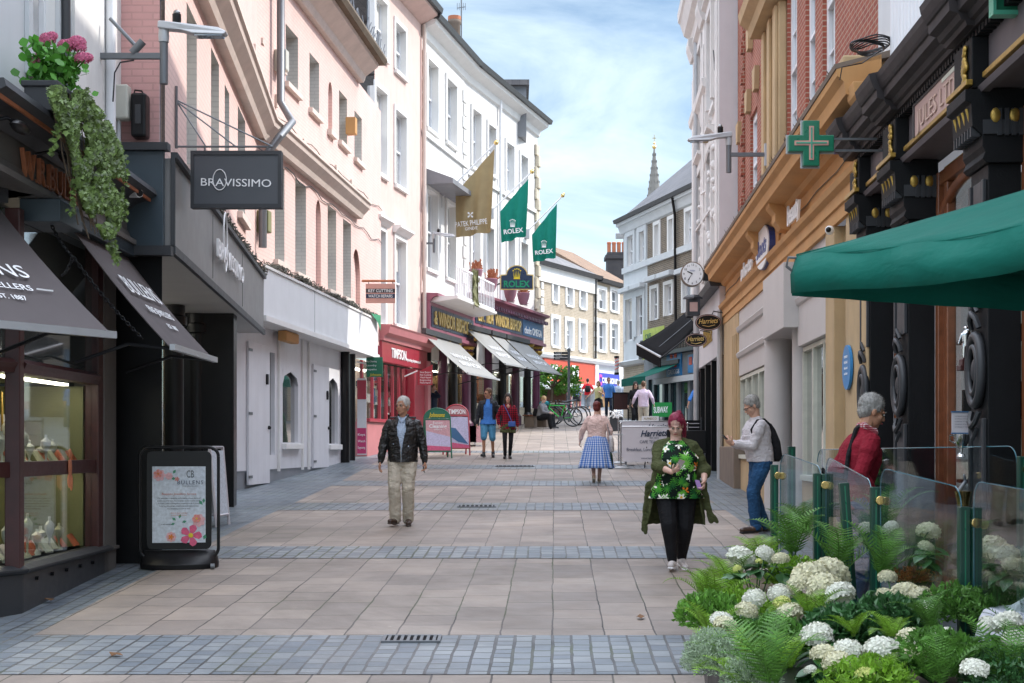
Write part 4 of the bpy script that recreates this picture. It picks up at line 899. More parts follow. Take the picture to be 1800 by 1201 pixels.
for i, (u, w, z, h) in enumerate([(.25,-.45,1.83,.42), (.55,-.5,1.83,.36), (1.0,-.45,1.83,.48), (1.15,-.35,1.83,.3), (.3,-.4,1.0,.3), (.55,-.5,1.0,.42), (.85,-.3,1.0,.26), (1.2,-.42,1.0,.33), (1.6,-.35,1.0,.24), (1.5,-.3,1.83,.2)]):
    m = M(W1).lathe([(.11, 0), (.10, .02), (.02, .05), (.025, h*.45), (.09, h*.6), (.10, h*.75), (.03, h*.85), (.025, h)], (c0+u, w, z), 12, sx=.9, sy=.5)
    W1.p('necklace_stand', m, 'pale_stand', smooth=50)
for i, (u, w, z, h) in enumerate([(.18,-.22,1.83,.3),(.42,-.26,1.83,.24),(.68,-.2,1.83,.34),(.95,-.24,1.83,.22),(1.3,-.2,1.83,.28),(1.62,-.24,1.83,.24),(.25,-.2,1.0,.36),(.5,-.26,1.0,.26),(.78,-.2,1.0,.4),(1.1,-.22,1.0,.24),(1.4,-.2,1.0,.34),(1.75,-.22,1.0,.26)]):
    W1.p('necklace_stand', M(W1).lathe([(.09, 0), (.08, .02), (.02, .05), (.03, h*.4), (.10, h*.62), (.11, h*.78), (.03, h*.9), (.03, h)], (c0+u, w, z), 12, sx=.9, sy=.35), ['pale_stand', 'ivory0', 'display_cloth'][i % 3], smooth=50)
for i in range(34):
    u = c0+.15+R.random()*(c1-c0-.3); z = 1.83 if i % 2 else 1.0; w = -.16-R.random()*.25
    m = M(W1).extr([(u, w, z+.01), (u+.09, w+.02, z+.01), (u+.07, w-.06, z+.13), (u-.01, w-.07, z+.12)], (.01, .015, .01))
    W1.p('jewel_pad', m, ['pale_stand', 'display_cloth', 'paper', 'coral'][i % 4 if i % 5 else 3])
for (u, z0, z1, du, mt) in ((.55, 1.95, 2.35, .4, 'paper'), (1.25, 1.95, 2.3, .3, 'paper'), (.12, 1.12, 1.68, .95, 'paper'), (1.5, 1.95, 2.55, .16, 'poster_blue')):
    W1.p('showcard', M(W1).box(c0+u, c0+u+du, -.62, -.6, z0, z1), mt)
wtext(W1, 'BULLENS', c0+.3, 1.58, .06, 'dark_grey', w=-.598, width=.5, ext=.002); wtext(W1, 'Bespoke Jewellery Service', c0+.25, 1.48, .035, 'coral', w=-.598, width=.65, ext=.002)
for k in range(5): wtext(W1, 'We specialise in designing and creating unique', c0+.22, 1.42-.045*k, .02, 'dark_grey', w=-.598, width=.7, ext=.002)
for u in (.95, 1.02, 1.42, 1.49): W1.p('easel_leg', M(W1).tube([(c0+u, -.5, 1.83), (c0+u+(.1 if u in (1.02, 1.49) else -.06), -.55, 2.5)], .012, 6), 'gold')
for i in range(9):
    W1.p('vase_flower', M(W1).ball((c0+.1+.09*R.random(), -.55-.3*R.random(), 2.0+.4*R.random()), .06, .06, .08), ['coral', 'plum_basket', 'coral'][i % 3], smooth=60)
# recessed doorway up to the neighbour
e = c1+.64
W1.p('doorway', M(W1).box(e, W1.len+.5, -1.6, -1.5, -.1, 4.1).box(e, e+.05, -1.5, -.28, -.1, 4.1), 'black_paint')
W1.p('door_post', M(W1).box(e+.22, e+.32, -.42, -.30, .1, 4.1), 'shop_taupe', bevel=.005)
W1.p('door_post', M(W1).box(e+.0, e+.09, -.26, -.16, .1, 4.1), 'black_paint', bevel=.005)
W1.p('floor_slab', M(W1).box(.2, W1.len, -6, -.3, 4.50, 4.64), 'dark_grey'); W1.p('roof', M(W1).box(.2, W1.len, -6, 0, 9.5, 9.7), 'slate')
# canted corner face
WC = Wall((-5.21, 10.1), (-4.13, 12.0), 'L').sub(r, W1); WC.z0 = gz(WC.p0.y); L = WC.len
WC.p('stall_riser', M(WC).box(0, L-.02, -.3, .03, -.1, .93), 'dark_grey', bevel=.01)
WC.p('sill', M(WC).mould([(-.3, .93), (-.3, 1.0), (0, 1.0), (.08, .97), (.08, .955), (.05, .93)], 0, L), 'dark_grey')
WC.p('transom', M(WC).mould([(-.1, 2.62), (-.1, 2.74), (.0, 2.74), (.05, 2.70), (.03, 2.66), (.02, 2.62)], 0, L-.08), 'mahogany')
WC.p('middle_rail', M(WC).box(0, L-.08, -.08, -.01, 1.74, 1.87), 'mahogany')
WC.p('pane', M(WC).box(0, L-.08, -.06, -.05, 1.0, 2.62), 'window_clear'); WC.p('pane', M(WC).box(0, L-.08, -.06, -.05, 2.74, 4.0), 'glass_shop')
WC.p('display_panel', M(WC).box(L-.95, L-.16, -.30, -.26, 1.0, 2.6), 'sage_panel'); WC.p('display_panel', M(WC).box(0, L-.16, -1.1, -1.05, .7, 4.0), 'display_back')
WC.p('fascia', M(WC).box(0, L+.05, -.3, .10, 4.12, 4.50), 'shop_taupe')
a1 = awning(WC, None, L-2.2, L-.32, 4.02, 2.88, .02, 1.32, 'taupe_awning', name='awning')
a1.parent = r; a1.location = 0, 0, 0
def place_sub(o, W, W0):
    m0 = Matrix.Translation((W0.p0.x, W0.p0.y, W0.z0)) @ Matrix.Rotation(W0.rot, 4, 'Z'); m1 = Matrix.Translation((W.p0.x, W.p0.y, W.z0)) @ Matrix.Rotation(W.rot, 4, 'Z')
    m = m0.inverted() @ m1; o.location = m.translation; o.rotation_euler = m.to_euler()
place_sub(a1, WC, W1)
a2 = awning(W1, r, W1.u(118, .05), W1.len-.05, 4.03, 2.93, .08, .92, 'taupe_awning')
def awtext(W, a, body, u, t, h, zt, zb, w0, proj, mat='pure_white', **k):
    Ls = math.hypot(proj, zt-zb); up = (-proj/Ls, (zt-zb)/Ls)
    mx = basis((u, W.sg*(w0+proj*t+.01), zt+(zb-zt)*t-.025-W.z0), (-W.sg, 0, 0), (0, W.sg*up[0], up[1]))
    t_, wd = textmesh(body, h, **k); sh = -wd/2
    t_.v = [mx @ (p+V((sh, 0, .014))) for p in t_.v]; return t_.build('lettering', mat, a)
LT = L-1.16; awtext(WC, a1, 'BULLENS', LT, .62, .16, 4.02, 2.88, .02, 1.32, ext=.003, width=.98); awtext(WC, a1, 'FINE JEWELLERS', LT, .72, .07, 4.02, 2.88, .02, 1.32, ext=.003, width=.80); awtext(WC, a1, 'EST. 1887', LT+.1, .80, .055, 4.02, 2.88, .02, 1.32, ext=.003, width=.30)
for s in (-1, 1): M(WC).box(LT+s*.52-.08, LT+s*.52+.08, .02+1.32*.71+.012, .02+1.32*.71+.02, 4.02-1.14*.71-.01, 4.02-1.14*.71+.002).build('flourish', 'pure_white', a1)
um = (W1.u(118, .05)+W1.len-.05)/2
awtext(W1, a2, 'BULLENS', um, .5, .22, 4.03, 2.93, .08, .92, ext=.003, width=1.25); awtext(W1, a2, 'FINE JEWELLERS', um, .66, .09, 4.03, 2.93, .08, .92, ext=.003, width=1.0); awtext(W1, a2, 'EST. 1887', um, .78, .06, 4.03, 2.93, .08, .92, ext=.003, width=.4)
# chains of the awnings
def chain(p0, p1, sag=.1, nlk=34):
    m = M(); pts = [V(p0).lerp(V(p1), i/nlk)+V((0, 0, -sag*math.sin(PI*i/nlk))) for i in range(nlk+1)]
    for i, (a, b) in enumerate(zip(pts, pts[1:])):
        t = (b-a).normalized(); s = t.cross(V((0, 0, 1))).normalized(); q = s if i % 2 else s.cross(t)
        k = (b-a).length*.72; c = (a+b)/2
        m.tube([c+t*k*math.cos(x)+q*k*.55*math.sin(x) for x in [2*PI*j/8 for j in range(9)]], .0055, 5)
    return m
pc = [P(85, 385, 12.35), P(128, 452, 12.3), P(250, 595, 12.6), P(108, 485, 12.2)]
for k, (a, b) in enumerate(((0, 1), (1, 2), (1, 3))):
    o = chain(pc[a], pc[b], .03, (14, 26, 7)[k]).build('awning_chain', 'black_paint'); m0 = Matrix.Translation((W1.p0.x, W1.p0.y, W1.z0)) @ Matrix.Rotation(W1.rot, 4, 'Z')
    o.parent = a2; o.matrix_local = m0.inverted()
# swan-neck lamps
for px in (12, 98):
    u = W1.u(px, .3)
    q = W1.p('fascia_lamp', M(W1).tube([(u-.05, .14, 4.45), (u, .3, 4.50), (u+.08, .36, 4.47)], .015, 8).lathe([(.02, .05), (.045, .035), (.055, 0), (.04, -.03), (.02, -.04)], (u+.12, .36, 4.45), 12, sx=3.4), 'black_paint', smooth=50)

# things on the jeweller's front
t = thing('window_box', 'dark slate planter box standing on the jeweller\'s cornice below the sash window', 'planter', (-3.80, 11.42, 4.70))
part('trough', t, M().box(-.12, .14, .0, .72, 0, .22).box(-.14, .16, -.02, .74, .19, .24), 'dark_grey', bevel=.01)
t = thing('security_camera', 'white bullet security camera under the end of the jeweller\'s cornice', 'camera', tuple(P(240, 340, 14.6)))
part('housing', t, M().tube([(-.18, .1, .02), (.06, -.12, -.02)], .045, 12), 'pure_white', smooth=40); part('lens', t, M().tube([(.06, -.12, -.02), (.07, -.13, -.021)], .035, 12), 'black_paint'); part('bracket', t, M().tube([(-.18, .1, .02), (-.22, .14, .06), (-.3, .16, .06)], .02, 8), 'light_metal')
def led_mast(loc, k, label, flip=1, arm=.65, strut=True, wallside=-1):
    t = thing('camera_lamp', label, 'street lamp', loc); s = flip
    part('wall_plate', t, M().box(-arm*s-.03*s, -arm*s, -.03, .03, -.17, .17), 'light_metal') if True else 0
    part('arm', t, M().box(min(-arm*s, 0), max(-arm*s, 0), -.025, .025, -.03, .03), 'steel_grey', bevel=.004)
    part('post', t, M().tube([(0, 0, -.28), (0, 0, .14)], .042, 14), 'steel_grey', smooth=40)
    part('collar', t, M().lathe([(.05, .14), (.055, .2), (.05, .27), (.045, .3)], n=14), 'light_metal', smooth=40)
    h = M().extr([(-.05*s, -.07, .27), (.18*s, -.07, .25), (.30*s, -.09, .21), (.62*s, -.09, .20), (.64*s, -.07, .235), (.55*s, -.06, .28), (0, -.06, .345), (-.05*s, -.06, .345)], (0, .14, 0))
    part('lamp_head', t, h, 'light_metal', bevel=.012); part('lens', t, M().box(min(.32*s, .6*s), max(.32*s, .6*s), -.07, .06, .19, .205), 'glass_sky')
    part('dome_base', t, M().lathe([(.04, .32), (.045, .36), (.045, .42), (.03, .43)], (.13*s, 0, 0), 12), 'black_paint', smooth=40)
    part('dome', t, M().ball((.13*s, 0, .43), .038, n=12), 'glass_shop', smooth=80)
    return t
t = led_mast(tuple(P(288, 99, 14.3)), 1, 'grey bracket lamp and camera on the white wall above the ivy')
part('strut', t, M().tube([(-.54, 0, .38), (-.27, 0, .09)], .02, 8), 'steel_grey'); part('floodlight', t, M().tube([(-.32, 0, .03), (-.21, 0, .15)], .042, 10), 'steel_grey', smooth=40)
part('cable', t, M().tube([(-.3, 0, -.04), (-.44, .01, -.06), (-.5, .02, -.16), (-.52, .03, -.45)], .008, 6), 'dark_grey')
t = thing('junction_box', 'beige electrical cabinet on the white wall beside the trailing ivy', 'electrical box', tuple(P(212, 182, 14.9)))
part('cabinet', t, M().box(-.1, .1, -.1, .06, -.18, .18), 'box_beige', bevel=.02); part('conduit', t, M().tube([(-.02, 0, -.18), (-.02, .04, -1.2)], .018, 8), 'white_paint')

# ================================================================ LEFT: the curved pink building
WA = Wall((-3.6, 15.1), (-4.54, 26), 'L'); WB = Wall((-4.54, 26), (-3.42, 38.4), 'L')
r = WA.root('pink_building', 'tall curved pink painted brick building with deep narrow windows and white and grey shop fascias', 'building'); WB.sub(r, WA)
w = -.12
opA = [WA.win(328, 346, 3, 300, w), WA.win(371, 385, 83, 330, w), WA.win(418, 431, 180, 372, w), WA.win(455, 473, -60, 68, w), WA.win(395, 403, 148, 320, w, )]
opA = [(a, b, c, min(d, 7.45)) if c < 7 else (a, b, c, d) for a, b, c, d in opA]
opA = [(a, b, max(c, 5.35) if c < 7 else c, d) for a, b, c, d in opA]
TOP = 11.05
z0b = 5.0
opB = [WB.win(502, 524, 41, 144, w), WB.win(544, 561, 92, 190, w), WB.win(596, 610, 158, 247, w), WB.win(623, 636, 194, 277, w),
       WB.win(483, 500, 285, 456, w), WB.win(519, 538, 313, 478, w), WB.win(576, 591, 360, 508, w), WB.win(603, 617, 384, 521, w)]
niB = [WB.win(577, 584, 140, 228, w), WB.win(555, 564, 348, 501, w), WB.win(490, 494, 12, 116, w), WB.win(619, 633, 433, 530, w)]
niB = [(a, b, c, d) for a, b, c, d in niB]
ua0 = WA.u(290, w)
WA.p('wall', wall_mesh(WA, ua0, WA.len+.01, z0b, TOP, opA, w=w), 'pink_brick')
WB.p('wall', wall_mesh(WB, -.01, WB.len, z0b-.3, TOP, opB+niB, w=w), 'pink_brick')
revs(WA, opA, .30, 'jamb_brick', w, 'reveal'); revs(WB, opB, .30, 'jamb_brick', w, 'reveal'); revs(WB, niB, .10, 'pink_brick', w, 'niche')
for a, b, c, d in niB:
    m = M(WB).poly([(a, w-.10, c), (b, w-.10, c), (b, w-.10, d), (a, w-.10, d)])
    k = (b-a)/2; arc = [(a+k-k*math.cos(t), w+.001, d-k*1.6+k*1.6*math.sin(t)) for t in [PI*i/10 for i in range(11)]]
    m.poly([(a, w+.001, d)]+arc[:6]); m.poly([(b, w+.001, d)]+arc[5:][::-1])
    WB.p('niche', m, 'pink_brick')
for W, ops in ((WA, opA[:4]), (WB, opB)):
    for o in ops: sash(W, o, depth=.27, w=w, gm='glass_sky', sill='pink_stone')
for a, b, c, d in niB[:1]+niB[2:3]: WB.p('sill', M(WB).box(a-.1, b+.1, w, w+.1, c-.12, c), 'pink_stone')
band_pr = [(w, 7.62), (.02, 7.62), (.06, 7.72), (.20, 7.86), (.22, 7.95), (.26, 7.97), (.26, 8.02), (.08, 8.10), (w, 8.12)]
eave_pr = [(w, 11.05), (0, 11.05), (.03, 11.1), (.06, 11.2), (.36, 11.42), (.38, 11.5), (w, 11.5)]
WA.p('string_course', M(WA).mould(band_pr, ua0-.2, WA.len+.05), 'pink_stone'); WB.p('string_course', M(WB).mould(band_pr, -.05, WB.u(650, .2)), 'pink_stone')
for W, a, b in ((WA, ua0-.2, WA.len+.1), (WB, -.05, WB.u(660, .3))):
    W.p('eaves', M(W).mould(eave_pr, a, b), 'pink_stone')
    W.p('gutter', M(W).mould([(.30, 11.5), (.52, 11.5), (.58, 11.6), (.56, 11.68), (.30, 11.68)], a, b+.15), 'bark')
    m = M(W); u = a
    while u < b:
        m.tube([(u, .5, 11.66), (u+R.uniform(-.06, .06), .5+R.uniform(-.1, .12), 11.66+R.uniform(.15, .42))], .012, 4); u += .16
    W.p('bird_spikes', m, 'lead')
    W.p('roof', M(W).extr([(a, .3, 11.68), (a, -7, 15.2), (a, -7, 11.5), (a, .2, 11.5)], (b-a, 0, 0)), 'slate')
    m = M(W)
    for i in range(46): # iron wall ties / scars in the paint
        pass
m = M(WB); m.tube([(WB.u(478, w)-.0, .05, 11.1), (WB.u(478, w), .05, 8.6)], .075, 10); 
pp = [WB.u(478, w), .05, 11.3], [WB.u(478, w), .05, 8.55], [WB.u(474, w)-.1, .34, 8.1], [WB.u(466, w)-.75, .34, 7.6], [WB.u(466, w)-.8, .05, 7.2], [WB.u(466, w)-.8, .05, 5.6]
WB.p('drainpipe', M(WB).tube([tuple(p) for p in pp], .075, 10), 'steel_grey', smooth=50)
for (px, py) in ((421, 40), (445, 90), (532, 255), (566, 290), (484, 178), (589, 300), (616, 325)):
    W = WA if px < 480 else WB; u = W.u(px, w); z = W.z(px, py, w); W.p('wall_tie', M(W).box(u-.05, u+.05, w, w+.05, z-.12, z+.12), 'pink_stone')
for (W, px, py, mt) in ((WB, 504, 107, 'box_beige'), (WB, 625, 222, 'orange_stucco'), (WB, 473, 390, 'olive_panel')):
    u = W.u(px, .1); z = W.z(px, py, .1); W.p('alarm_box', M(W).box(u-.12, u+.12, w, .12, z-.2, z+.2), mt, bevel=.02)
# end wall facing down the street
m = M(WA); dx = V((1, .064)); 
e0 = WA.u(290, w)
# side return, perpendicular to the street
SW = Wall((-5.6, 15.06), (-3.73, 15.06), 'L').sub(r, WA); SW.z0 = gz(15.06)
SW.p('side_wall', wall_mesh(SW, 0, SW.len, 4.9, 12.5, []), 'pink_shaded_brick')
SW.p('side_wall', wall_mesh(SW, 0, SW.len, .4, 4.9, [], w=-.1), 'black_paint')
ul = [ua0+.02]
# grey fascia (box sign) with letters
ft, fb = 5.06, 4.13
WA.p('shop_fascia', M(WA).box(0, WA.len, -.6, 0, fb, ft), 'fascia_grey', bevel=.008)
for px in (374, 426): u = WA.u(px); WA.p('panel_joint', M(WA).box(u-.01, u+.01, 0, .004, fb+.06, ft-.05), 'dark_grey')
WA.p('fascia_edge', M(WA).box(-.02, WA.len, -.02, .03, fb-.09, fb-.001).box(-.02, WA.len, -.02, .05, ft+.001, ft+.06).box(-.03, .02, -.02, .025, fb, ft), 'dark_grey')
SW.p('fascia_return', M(SW).box(.6, SW.len+.06, .02, .10, fb-.02, ft+.05), 'fascia_blue', bevel=.005); SW.p('fascia_edge', M(SW).box(.6, SW.len+.15, .02, .14, fb-.12, fb-.021).box(.6, SW.len+.12, .02, .16, ft+.051, ft+.13), 'dark_grey')
wtext(WA, 'BRAVISSIMO', WA.u(382, .06), WA.z(383, 451, .06), .235, 'pure_white', w=.05, width=WA.u(427, .06)-WA.u(382, .06), ext=.03)
zz = WA.z(396, 435, .06)
m = M(WA); uc = WA.u(395, .06)
m.tube([(uc+.22*math.cos(t)*(1 if t < PI else .8), .07, zz+.06+.40*math.sin(t)) for t in [2*PI*i/28 for i in range(28)]]+[(uc+.22, .07, zz+.06)], .012, 6)
WA.p('logo_swash', m, 'pure_white', smooth=60)
WA.p('soffit', M(WA).box(-.0, WA.len, -2.4, -.03, fb-.06, fb-.01), 'soffit')
for px, w_ in ((306, -.85), (346, -.7)):
    u = WA.u(px, w_); WA.p('pillar', M(WA).lathe([(.14, -1.0), (.14, 3.75), (.19, 3.77), (.19, 3.9), (.16, 3.92), (.16, 4.06)], (u, w_, 0), 14), 'black_paint', smooth=30)
u = WA.u(413, -.15)
WA.p('pier', M(WA).box(u-.45, u, -1.2, -.12, .5, fb-.06), 'black_paint', bevel=.01)
WA.p('shop_glass', M(WA).box(.5, u-.45, -1.14, -1.12, .9, 3.9), 'window_clear'); WA.p('shop_sill', M(WA).box(.4, u-.45, -1.25, -1.08, .5, .92), 'dark_grey')
for k in range(5): uu = .5+(u-.95)*k/4; WA.p('mullion', M(WA).box(uu-.04, uu+.04, -1.18, -1.08, .92, 4.06), 'dark_grey' if k % 2 else 'sandstone')
WA.p('ceiling_lamp', M(WA).box(.8, u-.8, -1.7, -1.6, 3.95, 3.98), 'shop_lamp_cool'); WA.p('shop_interior', M(WA).box(.3, WA.len, -3.2, -3.1, .4, 4.1), 'display_back')
mk('hot_pink', (.45,.03,.12), .6, var=.2); mk('emerald', (.02,.22,.10), .6, var=.3); mk('ivory', (.6,.55,.45), .6, var=.1)
for k, (u_, mt) in enumerate(((1.0, 'emerald'), (1.7, 'hot_pink'), (2.3, 'emerald'), (3.1, 'hot_pink'), (3.9, 'ivory'), (5, 'hot_pink'), (6.2, 'emerald'))):
    WA.p('mannequin', M(WA).lathe([(.20, .0), (.16, .4), (.10, .75), (.12, .95), (.17, 1.2), (.16, 1.35), (.05, 1.45), (.05, 1.55), (.09, 1.62), (.09, 1.75), (.03, 1.84)], (u_, -1.5-.15*(k % 2), 1.1), 14, sx=1, sy=.6), mt, smooth=50)
    WA.p('banner', M(WA).box(u_+.25, u_+.45, -1.3, -1.28, 1.3, 3.4), ['hot_pink', 'paper', 'emerald'][k % 3])
# white box fascia further along
ft2, fb2 = WB.z(465, 467), WB.z(465, 550)
ft2, fb2 = 5.28, 4.40
UB = WB.u(664)
WB.p('shop_fascia', M(WB).box(.02, UB, -.5, 0, fb2, ft2), 'white_paint', bevel=.01)
for px in (553,): u = WB.u(px); WB.p('panel_joint', M(WB).box(u-.012, u+.012, 0, .008, fb2, ft2), 'light_metal')
WB.p('fascia_edge', M(WB).box(0, UB, -.02, .05, fb2-.10, fb2-.001).box(0, UB, -.02, .03, ft2+.001, ft2+.05), 'white_trim')
WB.p('soffit', M(WB).box(0, UB, -1.2, -.03, fb2-.09, fb2-.04), 'white_trim')
q = -.42
sb = [WB.win(497, 524, 650, 778, q), WB.win(576, 594, 662, 780, q), WB.win(471, 483, 618, 800, q)]
WB.p('shopfront', wall_mesh(WB, WB.u(412, q), WB.u(607, q), 1.55, fb2-.05, sb, w=q), 'shutter_white')
revs(WB, sb, .08, 'shutter_white', q, 'reveal')
for a, b, c, d in sb:
    WB.p('pane', M(WB).box(a, b, q-.10, q-.08, c, d), 'glass_shop')
    if (a, b, c, d) != sb[2]:
        WB.p('arch_head', M(WB).extr([(a, q-.02, d-.28), (a, q-.02, d+.02), (b, q-.02, d+.02), (b, q-.02, d-.28), (b-.12, q-.02, d-.12), ((a+b)/2, q-.02, d-.01), (a+.12, q-.02, d-.12)], (0, .024, 0)), 'shutter_white')
        WB.p('window_sill', M(WB).box(a-.08, b+.08, q+.003, q+.10, c-.14, c-.02), 'white_trim', bevel=.01)
WB.p('stall_riser', M(WB).box(WB.u(412, q), WB.u(607, q), q-.1, q-.03, .9, 1.55), 'lead')
for a, b, yt, yb in ((433, 470, 600, 838), (548, 575, 640, 826)):
    ua, ub = WB.u(a, q), WB.u(b, q); z0, z1 = WB.g(ua, q)+.06, WB.z(a, yt, q)
    d_ = WB.p('hoarding_door', M(WB).box(ua, ub, q+.003, q+.05, z0, z1), 'shutter_white', bevel=.006)
    W = WB
    for z in (z0+.15, (z0+z1)/2, z1-.15): M(WB).box(ua-.02, ua+.22, q+.05, q+.062, z-.025, z+.025).build('hinge', 'steel_grey', d_)
    M(WB).ball((ub-.12, q+.07, (z0+z1)/2-.25), .04).build('handle', 'black_paint', d_, smooth=60)
    M(WB).box(ub-.3, ub-.22, q+.05, q+.09, z1-.75, z1-.55).build('latch', 'black_paint', d_)
for px in (488, 530, 541): u = WB.u(px, q); WB.p('batten', M(WB).box(u-.03, u+.03, q+.003, q+.05, 1.5, fb2-.1), 'white_trim')
for px, rr in ((614, .11), (626, .08)): u = WB.u(px, q+.2); WB.p('downpipe', M(WB).tube([(u, q+.1, 1.0), (u, q+.1, fb2-.09)], rr, 10), 'black_paint', smooth=40)
WB.p('soffit_lamp', M(WB).box(WB.u(497, -.2), WB.u(519, -.2), -.3, -.12, fb2-.3, fb2-.1), 'orange_stucco', bevel=.02)
# tangled bird netting and cables lying along the fascia tops
def tangle(W, u0, u1, z, w0, n=60, amp=.10, mat='netting'):
    m = M(W)
    for _ in range(n):
        u = R.uniform(u0, u1); L_ = R.uniform(.3, 1.2); pts = []
        for i in range(7): pts.append((min(u1, u+L_*i/6), w0+R.uniform(-amp, amp), z+R.uniform(0, amp*1.3)))
        m.tube(pts, .010, 4)
    return m
WA.p('netting', tangle(WA, 1.5, WA.len, ft+.07, -.02, 80), 'netting'); WB.p('netting', tangle(WB, 0, UB, ft2+.05, -.02, 110), 'netting')
WB.p('netting', M(WB).add([(UB-1.2, .05, ft2+.1), (UB-.1, .1, ft2+.15), (UB, .08, ft2-.25), (UB-.6, .1, ft2-.05)], [(0, 1, 2, 3)]), 'emerald')

for z, amp, mt in ((7.45, .05, 'dark_grey'), (8.35, .03, 'netting')):
    WB.p('wall_cable', M(WB).tube([(WB.len*i/24, w+.03, z+amp*math.sin(i*1.7)+.03*math.sin(i*5)) for i in range(25)], .010, 5), mt)
# black meter box on the side wall
t = thing('meter_box', 'black metal meter box on the shaded pink end wall above the dark fascia', 'electrical box', tuple(P(247, 205, 14.95)))
part('cabinet', t, M().box(-.08, .08, -.1, .09, -.23, .23), 'black_paint', bevel=.025); part('door_panel', t, M().box(-.03, .03, -.115, -.1, -.1, .1), 'dark_grey', bevel=.004)
part('cable', t, M().tube([(-.07, -.02, .21), (-.05, -.03, .27), (.02, -.03, .26), (.04, -.02, .22)], .01, 6), 'black_paint')
# hanging shop sign
t = thing('hanging_sign', 'dark slate hanging sign with white lettering on wire stays against the pink wall', 'sign', tuple(P(310, 258, 16)))
X = lambda px: (px-310)*16/F; Z = lambda py: (258-py)*16/F
part('board', t, M().box(X(339), X(494), -.05, .05, Z(364), Z(270)), 'sign_slate', bevel=.012)
part('frame', t, M().box(X(337), X(496), -.065, .065, Z(274), Z(267)).box(X(337), X(496), -.065, .065, Z(367), Z(360)).box(X(337), X(343), -.065, .065, Z(360), Z(274)).box(X(490), X(496), -.065, .065, Z(360), Z(274)), 'dark_grey')
part('bracket', t, M().tube([(0, 0, 0), (X(480), 0, 0)], .012, 6).tube([(0, 0, -.02), (0, 0, .68)], .018, 6), 'steel_grey')
part('stay', t, M().tube([(0, 0, Z(176)), (X(480), 0, 0)], .009, 5).tube([(0, 0, Z(178)), (X(415), 0, 0)], .009, 5).tube([(0, 0, Z(178)), (X(362), 0, 0)], .009, 5), 'steel_grey')
for x in (X(360), X(470)): part('hanger', t, M().tube([(x, 0, 0), (x, 0, Z(269))], .012, 6), 'steel_grey')
textm('BRAVISSIMO', .085, basis((X(355), -.052, Z(328)), (1, 0, -.02), (0, 0, 1)), 'pure_white', t, width=X(478)-X(355), ext=.006)
xc, zc = X(388), Z(318); m = M().tube([(xc+.075*math.cos(a), -.06, zc+.115*math.sin(a)) for a in [2*PI*i/28 for i in range(29)]], .0055, 6)
part('logo_swash', t, m, 'pure_white', smooth=60)

# ================================================================ LEFT: pale pink house with the red shop
W3 = Wall((-3.70, 38.3), (-2.73, 43.2), 'L'); W3.len = W3.u(742)
r = W3.root('pale_pink_house', 'pale pink rendered house with white framed sashes above a red shopfront', 'house')
ops = [W3.win(659, 679, -12, 87), W3.win(694, 712, 38, 122), W3.win(659, 679, 150, 299), W3.win(694, 713, 192, 323), W3.win(659, 676, 400, 566), W3.win(694, 712, 418, 569)]
T3 = W3.z(742, 45, 0)
mk('pale_pink', (.66,.49,.44), .85, var=.06, bump=.12, bs=30, dirt=.25, spec=.15)
W3.p('wall', wall_mesh(W3, 0, W3.len, 4.4, T3, ops), 'pale_pink'); revs(W3, ops, .2, 'white_trim', 0, 'reveal')
for i, o in enumerate(ops): sash(W3, o, depth=.18, sur='white_trim', surw=.13, sill='white_trim', gm='glass_sky', hood=(i > 3))
W3.p('eaves', M(W3).mould([(0, T3), (.02, T3), (.5, T3+.25), (.5, T3+.33), (0, T3+.33)], 0, W3.len), 'pale_pink'); W3.p('gutter', M(W3).mould([(.46, T3+.33), (.62, T3+.33), (.66, T3+.48), (.46, T3+.48)], 0, W3.len+.05), 'dark_grey')
W3.p('roof', M(W3).extr([(0, .5, T3+.4), (0, -6, T3+4), (0, -6, T3), (0, .4, T3+.34)], (W3.len, 0, 0)), 'slate')
W3.p('downpipe', M(W3).tube([(W3.len-.1, .1, T3), (W3.len-.1, .1, 4.6)], .06, 8), 'pink_stone', smooth=40)
z1 = W3.z(664, 573); zc = W3.z(700, 603)
W3.p('shop_cornice', M(W3).mould([(0, z1-.42), (.28, z1-.42), (.3, z1-.3), (.42, z1-.22), (.46, z1-.05), (.5, z1), (0, z1+.03)], -.1, W3.len), 'timpson_pink')
W3.p('fascia', M(W3).box(-.1, W3.len-.3, .05, .24, z1-.98, z1-.43), 'timpson_red', bevel=.01)
wtext(W3, 'TIMPSON', .75, z1-.83, .27, 'pure_white', w=.245, width=1.5, ext=.02, bold=.01); wtext(W3, 'keycutting-timpson.co.uk', 2.3, z1-.83, .09, 'pure_white', w=.245, width=1.6, ext=.01)
q = -.15; zb = z1-1.0
us = [-.9, .05, .75, 1.4, 2.05, 2.7, 3.3]
W3.p('stall_riser', M(W3).box(-1, 3.4, -.25, .10, 1.5, 2.65), 'timpson_pink', bevel=.02); W3.p('sill', M(W3).box(-1, 3.4, -.2, .17, 2.65, 2.74), 'timpson_red', bevel=.01)
W3.p('shop_glass', M(W3).box(-1, 3.3, -.12, -.10, 2.74, zb), 'window_clear')
for u in us: W3.p('mullion', M(W3).box(u-.035, u+.035, -.13, -.05, 2.74, zb), 'timpson_red', bevel=.01)
W3.p('pilaster', M(W3).box(3.4, W3.len-.45, -.2, .2, 1.6, zb), 'timpson_red', bevel=.02); W3.p('pilaster', M(W3).box(W3.len-.42, W3.len-.1, -.2, .3, 1.6, zb+.3), 'timpson_pink', bevel=.02)
W3.p('ceiling_lamp', M(W3).box(-.8, 3.2, -.9, -.8, zb-.15, zb-.1), 'shop_lamp_cool'); W3.p('shop_interior', M(W3).box(-1, W3.len, -1.6, -1.5, 1.5, zb+.3), 'ivory')
